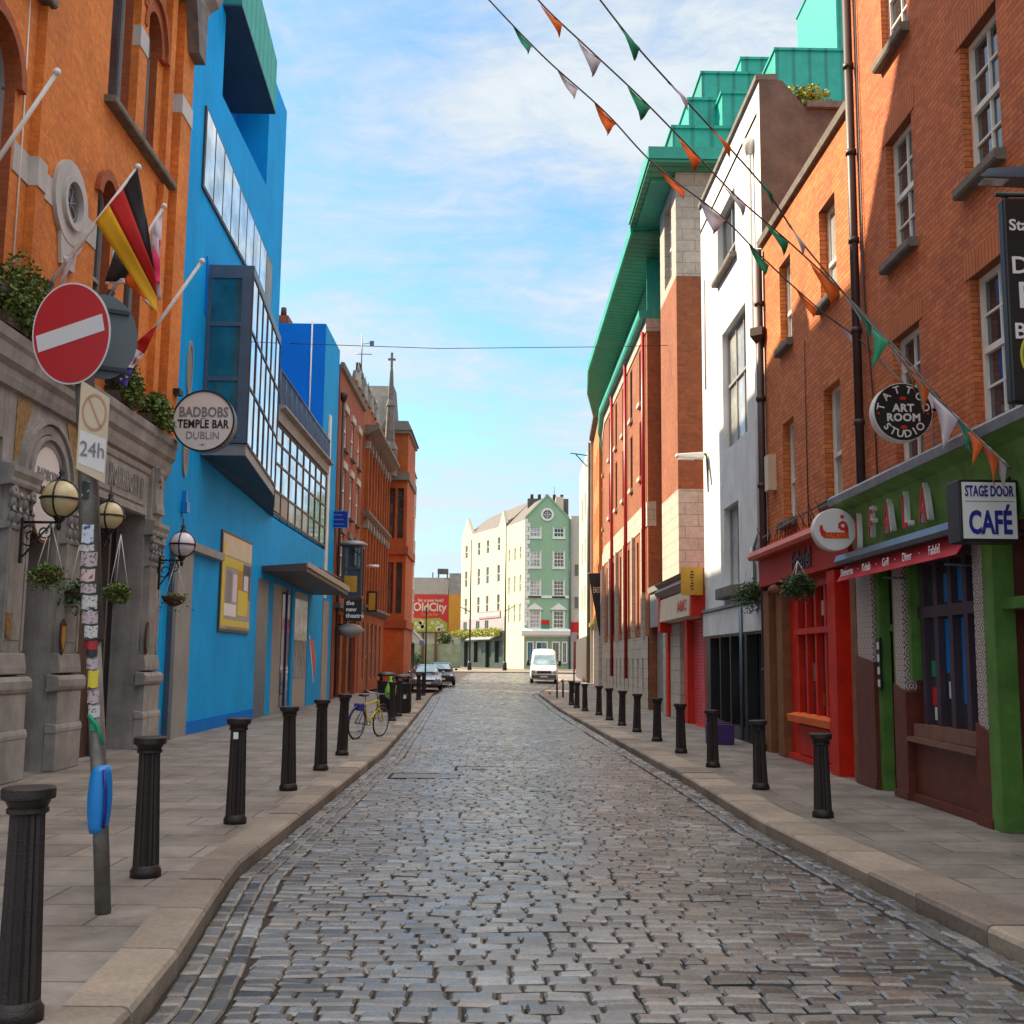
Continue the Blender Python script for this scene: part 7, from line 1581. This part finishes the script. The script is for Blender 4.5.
# ---- bicycle
def bike():
    t = thing('bicycle', 'yellow and purple city bicycle leaning beside the fourth bollard', 'bicycle', (-3.02, 24.3, 0), rz=R(66))
    t.rotation_euler = (R(5), 0, R(66))
    r = .335; wb_ = 1.03
    def rg(cx, nm):
        q = MB(); q.tube([(cx+r*math.cos(a), 0, r+r*math.sin(a)) for a in [2*math.pi*i/36 for i in range(36)]], .016, 8, closed=True); o = q.build(nm, 'tyre', t, True)
        q = MB(); q.tube([(cx+(r-.025)*math.cos(a), 0, r+(r-.025)*math.sin(a)) for a in [2*math.pi*i/36 for i in range(36)]], .009, 6, closed=True)
        for i in range(18):
            a = 2*math.pi*i/18; q.tube([(cx, .02*(-1)**i, r), (cx+(r-.03)*math.cos(a), 0, r+(r-.03)*math.sin(a))], .0022, 4)
        q.lathe((cx, 0, r-.02), [(.02, 0), (.02, .04)], 8); q.build('rim', 'rim', o, True)
    rg(0, 'wheel'); rg(wb_, 'wheel')
    bb = (.43, 0, .29); seat = (.27, 0, .80); hl = (.86, 0, .64); hu = (.82, 0, .80)
    q = MB(); q.tube([bb, seat], .018, 8); q.tube([bb, hl], .024, 8); q.tube([(.30, 0, .72), hu], .018, 8); q.tube([hl, hu], .026, 8); q.build('frame', 'yellow', t, True)
    q = MB()
    for s_ in (-.05, .05): q.tube([(0, s_, r), (.43, s_*.4, .29)], .011, 6); q.tube([(0, s_, r), (.29, s_*.3, .7)], .011, 6)
    q.build('rear_stays', 'blue_p', t, True)
    q = MB()
    for s_ in (-.055, .055): q.tube([(wb_, s_, r), (wb_-.08, s_, .5), hl], .013, 6)
    q.build('fork', 'yellow', t, True)
    q = MB(); q.tube([hu, (.80, 0, .93)], .015, 8); q.tube([(.74, -.29, .98), (.80, -.2, .95), (.80, 0, .94), (.80, .2, .95), (.74, .29, .98)], .014, 8); q.build('handlebar', 'rim', t, True)
    for s_ in (-1, 1): q = MB(); q.tube([(.68, s_*.30, .985), (.78, s_*.27, .965)], .018, 8); q.build('grip', 'black', t, True)
    q = MB(); q.tube([seat, (.25, 0, .90)], .014, 8); q.build('seat_post', 'rim', t, True)
    q = MB(); q.hexa([(.06, -.08, .90), (.38, -.02, .90), (.38, .02, .90), (.06, .08, .90), (.08, -.07, .95), (.37, -.015, .94), (.37, .015, .94), (.08, .07, .95)]); q.build('saddle', 'black', t, True, bevel=.015)
    q = MB(); q.tube([(.43, -.07, .29), (.43, .07, .29)], .02, 8); q.tube([(.43, .07, .29), (.36, .08, .14)], .012, 6); q.tube([(.43, -.07, .29), (.50, -.08, .44)], .012, 6)
    q.wb(.32, .40, .08, .16, .12, .15); q.wb(.46, .54, -.16, -.08, .42, .45); q.tube([(.43+.09*math.cos(a), .05, .29+.09*math.sin(a)) for a in [i*.4 for i in range(16)]], .008, 5); q.build('crank', 'rim', t, True)
    for cx, a0, a1, nm in ((0, 20, 165, 'mudguard'), (wb_, 60, 150, 'mudguard')):
        q = MB(); q.tube([(cx+(r+.03)*math.cos(R(a)), 0, r+(r+.03)*math.sin(R(a))) for a in range(a0, a1, 12)], .016, 6); q.build(nm, 'blue_p' if cx == 0 else 'black', t, True)
    q = MB(); q.wb(-.06, .12, -.09, .09, .60, .76); q.build('rear_bag', 'blue_p', t, True, bevel=.03)
M['blue_p'] = mat('violet_paint', (.045, .04, .22), .4, var=.1)
bike()
# ---- litter bins
def bin_(x, y, h, label, seed):
    t = thing('litter_bin', label, 'litter bin', (x, y, 0), 'litter bins by the kerb'); w_ = .3
    q = MB(); q.lathe((0, 0, 0), [(w_*.9, 0), (w_*.95, .04), (w_, .1), (w_, h*.72), (w_*1.05, h*.74), (w_*1.05, h*.78)], 20); q.build('body', 'black', t, True)
    q = MB()
    for a in range(0, 360, 90): q.tube([(w_*.85*math.cos(R(a+45)), w_*.85*math.sin(R(a+45)), h*.78), (w_*.85*math.cos(R(a+45)), w_*.85*math.sin(R(a+45)), h*.92)], .03, 6)
    q.build('mouth_post', 'black', t, True)
    q = MB(); q.lathe((0, 0, h*.9), [(w_*1.05, 0), (w_*1.08, .04), (w_*.8, h*.08), (.02, h*.11)], 20); q.build('lid', 'black', t, True)
    rr = random.Random(seed)
    for i in range(4):
        a = R(-60-rr.random()*70); z = h*(.3+.35*rr.random()); k = .1; q = MB()
        q.add([((w_+.006)*math.cos(a), (w_+.006)*math.sin(a), z), ((w_+.006)*math.cos(a+k*3), (w_+.006)*math.sin(a+k*3), z), ((w_+.006)*math.cos(a+k*3), (w_+.006)*math.sin(a+k*3), z+.12), ((w_+.006)*math.cos(a), (w_+.006)*math.sin(a), z+.12)], [(0, 1, 2, 3)])
        q.build('sticker', rr.choice(['f_white', 'terra', 'f_navy', 'sign_w']), t, True)
bin_(-3.65, 37.2, 1.27, 'stickered black litter bin nearer the blue building', 1); bin_(-3.05, 36.3, 1.22, 'stickered black litter bin standing closer to the kerb', 2)
x, z = D(390.5, 687, 33.9); t = thing('rubbish_bag', 'bright green plastic bag hanging on the bollard by the bins', 'bag', (x, 33.9, z))
b = MB(); b.lathe((x, 33.95, z-.35), [(.04, 0), (.15, .06), (.17, .25), (.10, .45), (.03, .58), (.05, .66)], 12); b.build('bag', 'lime', t) if 'lime' in M else b.build('bag', mat('lime_plastic', (.25, .6, .04), .4, var=.15), t)
b = MB(); b.tube([(x, 33.95, z+.3), (x+.12, 34.05, z+.32)], .01, 5); b.build('tie', 'f_gr', t)
# bicycle stands at the far right
for i, (px, lb) in enumerate(((557, 'nearer steel cycle stand before the white van'), (563, 'further steel cycle stand before the white van'))):
    x, y = G(px, 698); y = 52+i*1.2; x = D(px, 698, y)[0]; b = MB(); b.tube([(x-.0, y-.35, 0), (x, y-.35, .7), (x, y-.2, .82), (x, y+.2, .82), (x, y+.35, .7), (x, y+.35, 0)], .03, 8); o = b.build('cycle_stand', 'gal', None); tag(o, lb, 'cycle stand', 'cycle stands')
# road sign posts in the distance, right
y = 60; x = D(574, 690, y)[0]; t = thing('road_sign', 'thin sign post with a small white plate far down the right pavement', 'road sign', (x, y, 0)); b = MB(); b.tube([(x, y, 0), (x, y, 3.2)], .04, 8); b.build('post', 'gal', t)
b = MB(); b.box(FC(y), x-.14, x+.14, 2.7, 3.2, .05, .07); b.build('plate', 'f_white', t)
x, y = D(426, 640, 57.3)[0], 57.3; t = thing('road_sign', 'thin dark sign post in front of the silver-blue hatchback', 'road sign', (x, y, 0)); b = MB(); b.tube([(x, y, 0), (x, y, 4.3)], .04, 8); b.build('post', 'black', t); b = MB(); b.wb(x-.05, x+.05, y-.12, y+.12, 4.0, 4.3); b.build('cap', 'sign_grey', t)

# ============================================================ bunting strung over the street
cols = {'g': 'f_gr', 'w': 'f_white', 'o': 'f_or'}
def bunting(pts, flags, label, seed):
    """pts: (picture x, y, depth) along the string; flags: (t along, colour, size)"""
    P3 = [Vector(d3(*p)) for p in pts]; t = thing('bunting', label, 'bunting', P3[0], 'strings of bunting over the street')
    # smooth the line
    def cr(p0, p1, p2, p3, s): return .5*((2*p1)+(p2-p0)*s+(2*p0-5*p1+4*p2-p3)*s*s+(3*p1-p0-3*p2+p3)*s**3)
    Q = []; ex = [P3[0]*2-P3[1]]+P3+[P3[-1]*2-P3[-2]]
    for i in range(1, len(ex)-2):
        for k in range(8): Q.append(cr(ex[i-1], ex[i], ex[i+1], ex[i+2], k/8))
    Q.append(P3[-1]); b = MB(); b.tube(Q, .012, 5); b.build('string', 'frame_b', t)
    rr = random.Random(seed)
    for (px, c, L, lean) in flags:
        # nearest point of the string to the picture column px
        best = min(range(len(Q)-1), key=lambda i: abs(proj(Q[i])[0]-px)); a = Q[best]; d = (Q[best+1]-Q[max(0, best-1)]).normalized()
        wd = .42*L; b = MB(); n = 5; vs = []
        dn = Vector((lean, rr.uniform(-.15, .15), -1)).normalized()
        for i in range(n+1):
            s_ = i/n
            for j in (-1, 0, 1):
                p = a+d*(wd*.5*j*(1-s_))+dn*(.32*L*s_)+Vector((0, .05*math.sin(s_*5+j+seed), .015*math.sin(s_*7))); vs.append(p)
        b.add(vs, [(i*3+j, i*3+j+1, i*3+j+4, i*3+j+3) for i in range(n) for j in range(2)], 0, True); o = b.build('pennant', cols[c], t, norm=False)
        sm = o.modifiers.new('thick', 'SOLIDIFY'); sm.thickness = .004
def proj(p):
    q = Vector((p.x, p.y, p.z-CH)); c = (q.x*_X+q.y*_Y+q.z*_Z); return 512+F*c.x/c.z, 512-F*c.y/c.z
bunting([(470, -22, 15), (490, 1, 15), (545, 58, 15.2), (605, 112, 15.5), (655, 165, 15.8), (720, 215, 16), (765, 260, 16.2), (820, 310, 16.2), (866, 345, 16), (905, 385, 14)], [(522, 'g', 1., .25), (566, 'w', 1, .3), (608, 'o', 1.1, .1), (668, 'o', 1.25, .5), (716, 'w', 1.25, 0), (760, 'g', 1.1, .2), (805, 'o', 1., .3), (848, 'w', 1, .5)], 'lowest string of green, white and orange pennants over the street', 1)
bunting([(505, -45, 14), (540, 2, 14), (590, 50, 14.2), (640, 97, 14.4), (690, 148, 14.8), (735, 195, 15), (790, 243, 15.4), (830, 280, 15.6), (880, 330, 14.5), (940, 398, 12.7)], [(549, 'o', 1., .35), (590, 'w', 1.1, .1), (638, 'g', 1.1, 0), (690, 'o', 1.15, .1), (732, 'w', 1, .4), (780, 'g', 1.1, .3), (824, 'o', 1.5, .2), (853, 'w', 1., .3)], 'middle string of green, white and orange pennants over the street', 2)
bunting([(575, -35, 13), (601, 1, 13), (640, 50, 13.2), (690, 105, 13.6), (745, 165, 14), (770, 195, 14.2), (800, 240, 14.4), (850, 300, 14.2), (890, 345, 13.0), (925, 385, 12.0), (965, 425, 11.2), (1010, 468, 10.2)], [(630, 'g', 1., .2), (680, 'w', .9, .6), (722, 'o', 1., .5), (762, 'g', 1, .6), (795, 'w', 1, .4), (862, 'g', 1.5, .3), (880, 'g', 1.5, -.3), (888, 'w', 1.2, .5), (905, 'o', 1.3, .35), (915, 'g', 1.25, .15), (908, 'o', 1.2, .8), (922, 'o', 1.2, .1), (936, 'g', 1.3, .6), (947, 'w', 1.5, -.05), (955, 'w', 1.35, .45), (966, 'g', .9, 0), (973, 'o', 1.0, -.1), (979, 'w', 1.1, .5), (986, 'o', 1.25, .2), (992, 'w', 1.4, .35)], 'uppermost string of green, white and orange pennants tangled by the cafe sign', 3)
t = thing('overhead_cable', 'thin dark cable stretched across the street below the clouds', 'cable', d3(290, 343, 34)); b = MB()
pts = [Vector(d3(290, 343.5, 34)), Vector(d3(440, 348.5, 34.5)), Vector(d3(590, 347, 35)), Vector(d3(640, 346, 35.2)), Vector(d3(680, 345, 35.4))]; b.tube(pts, .012, 5); b.build('wire', 'black', t)
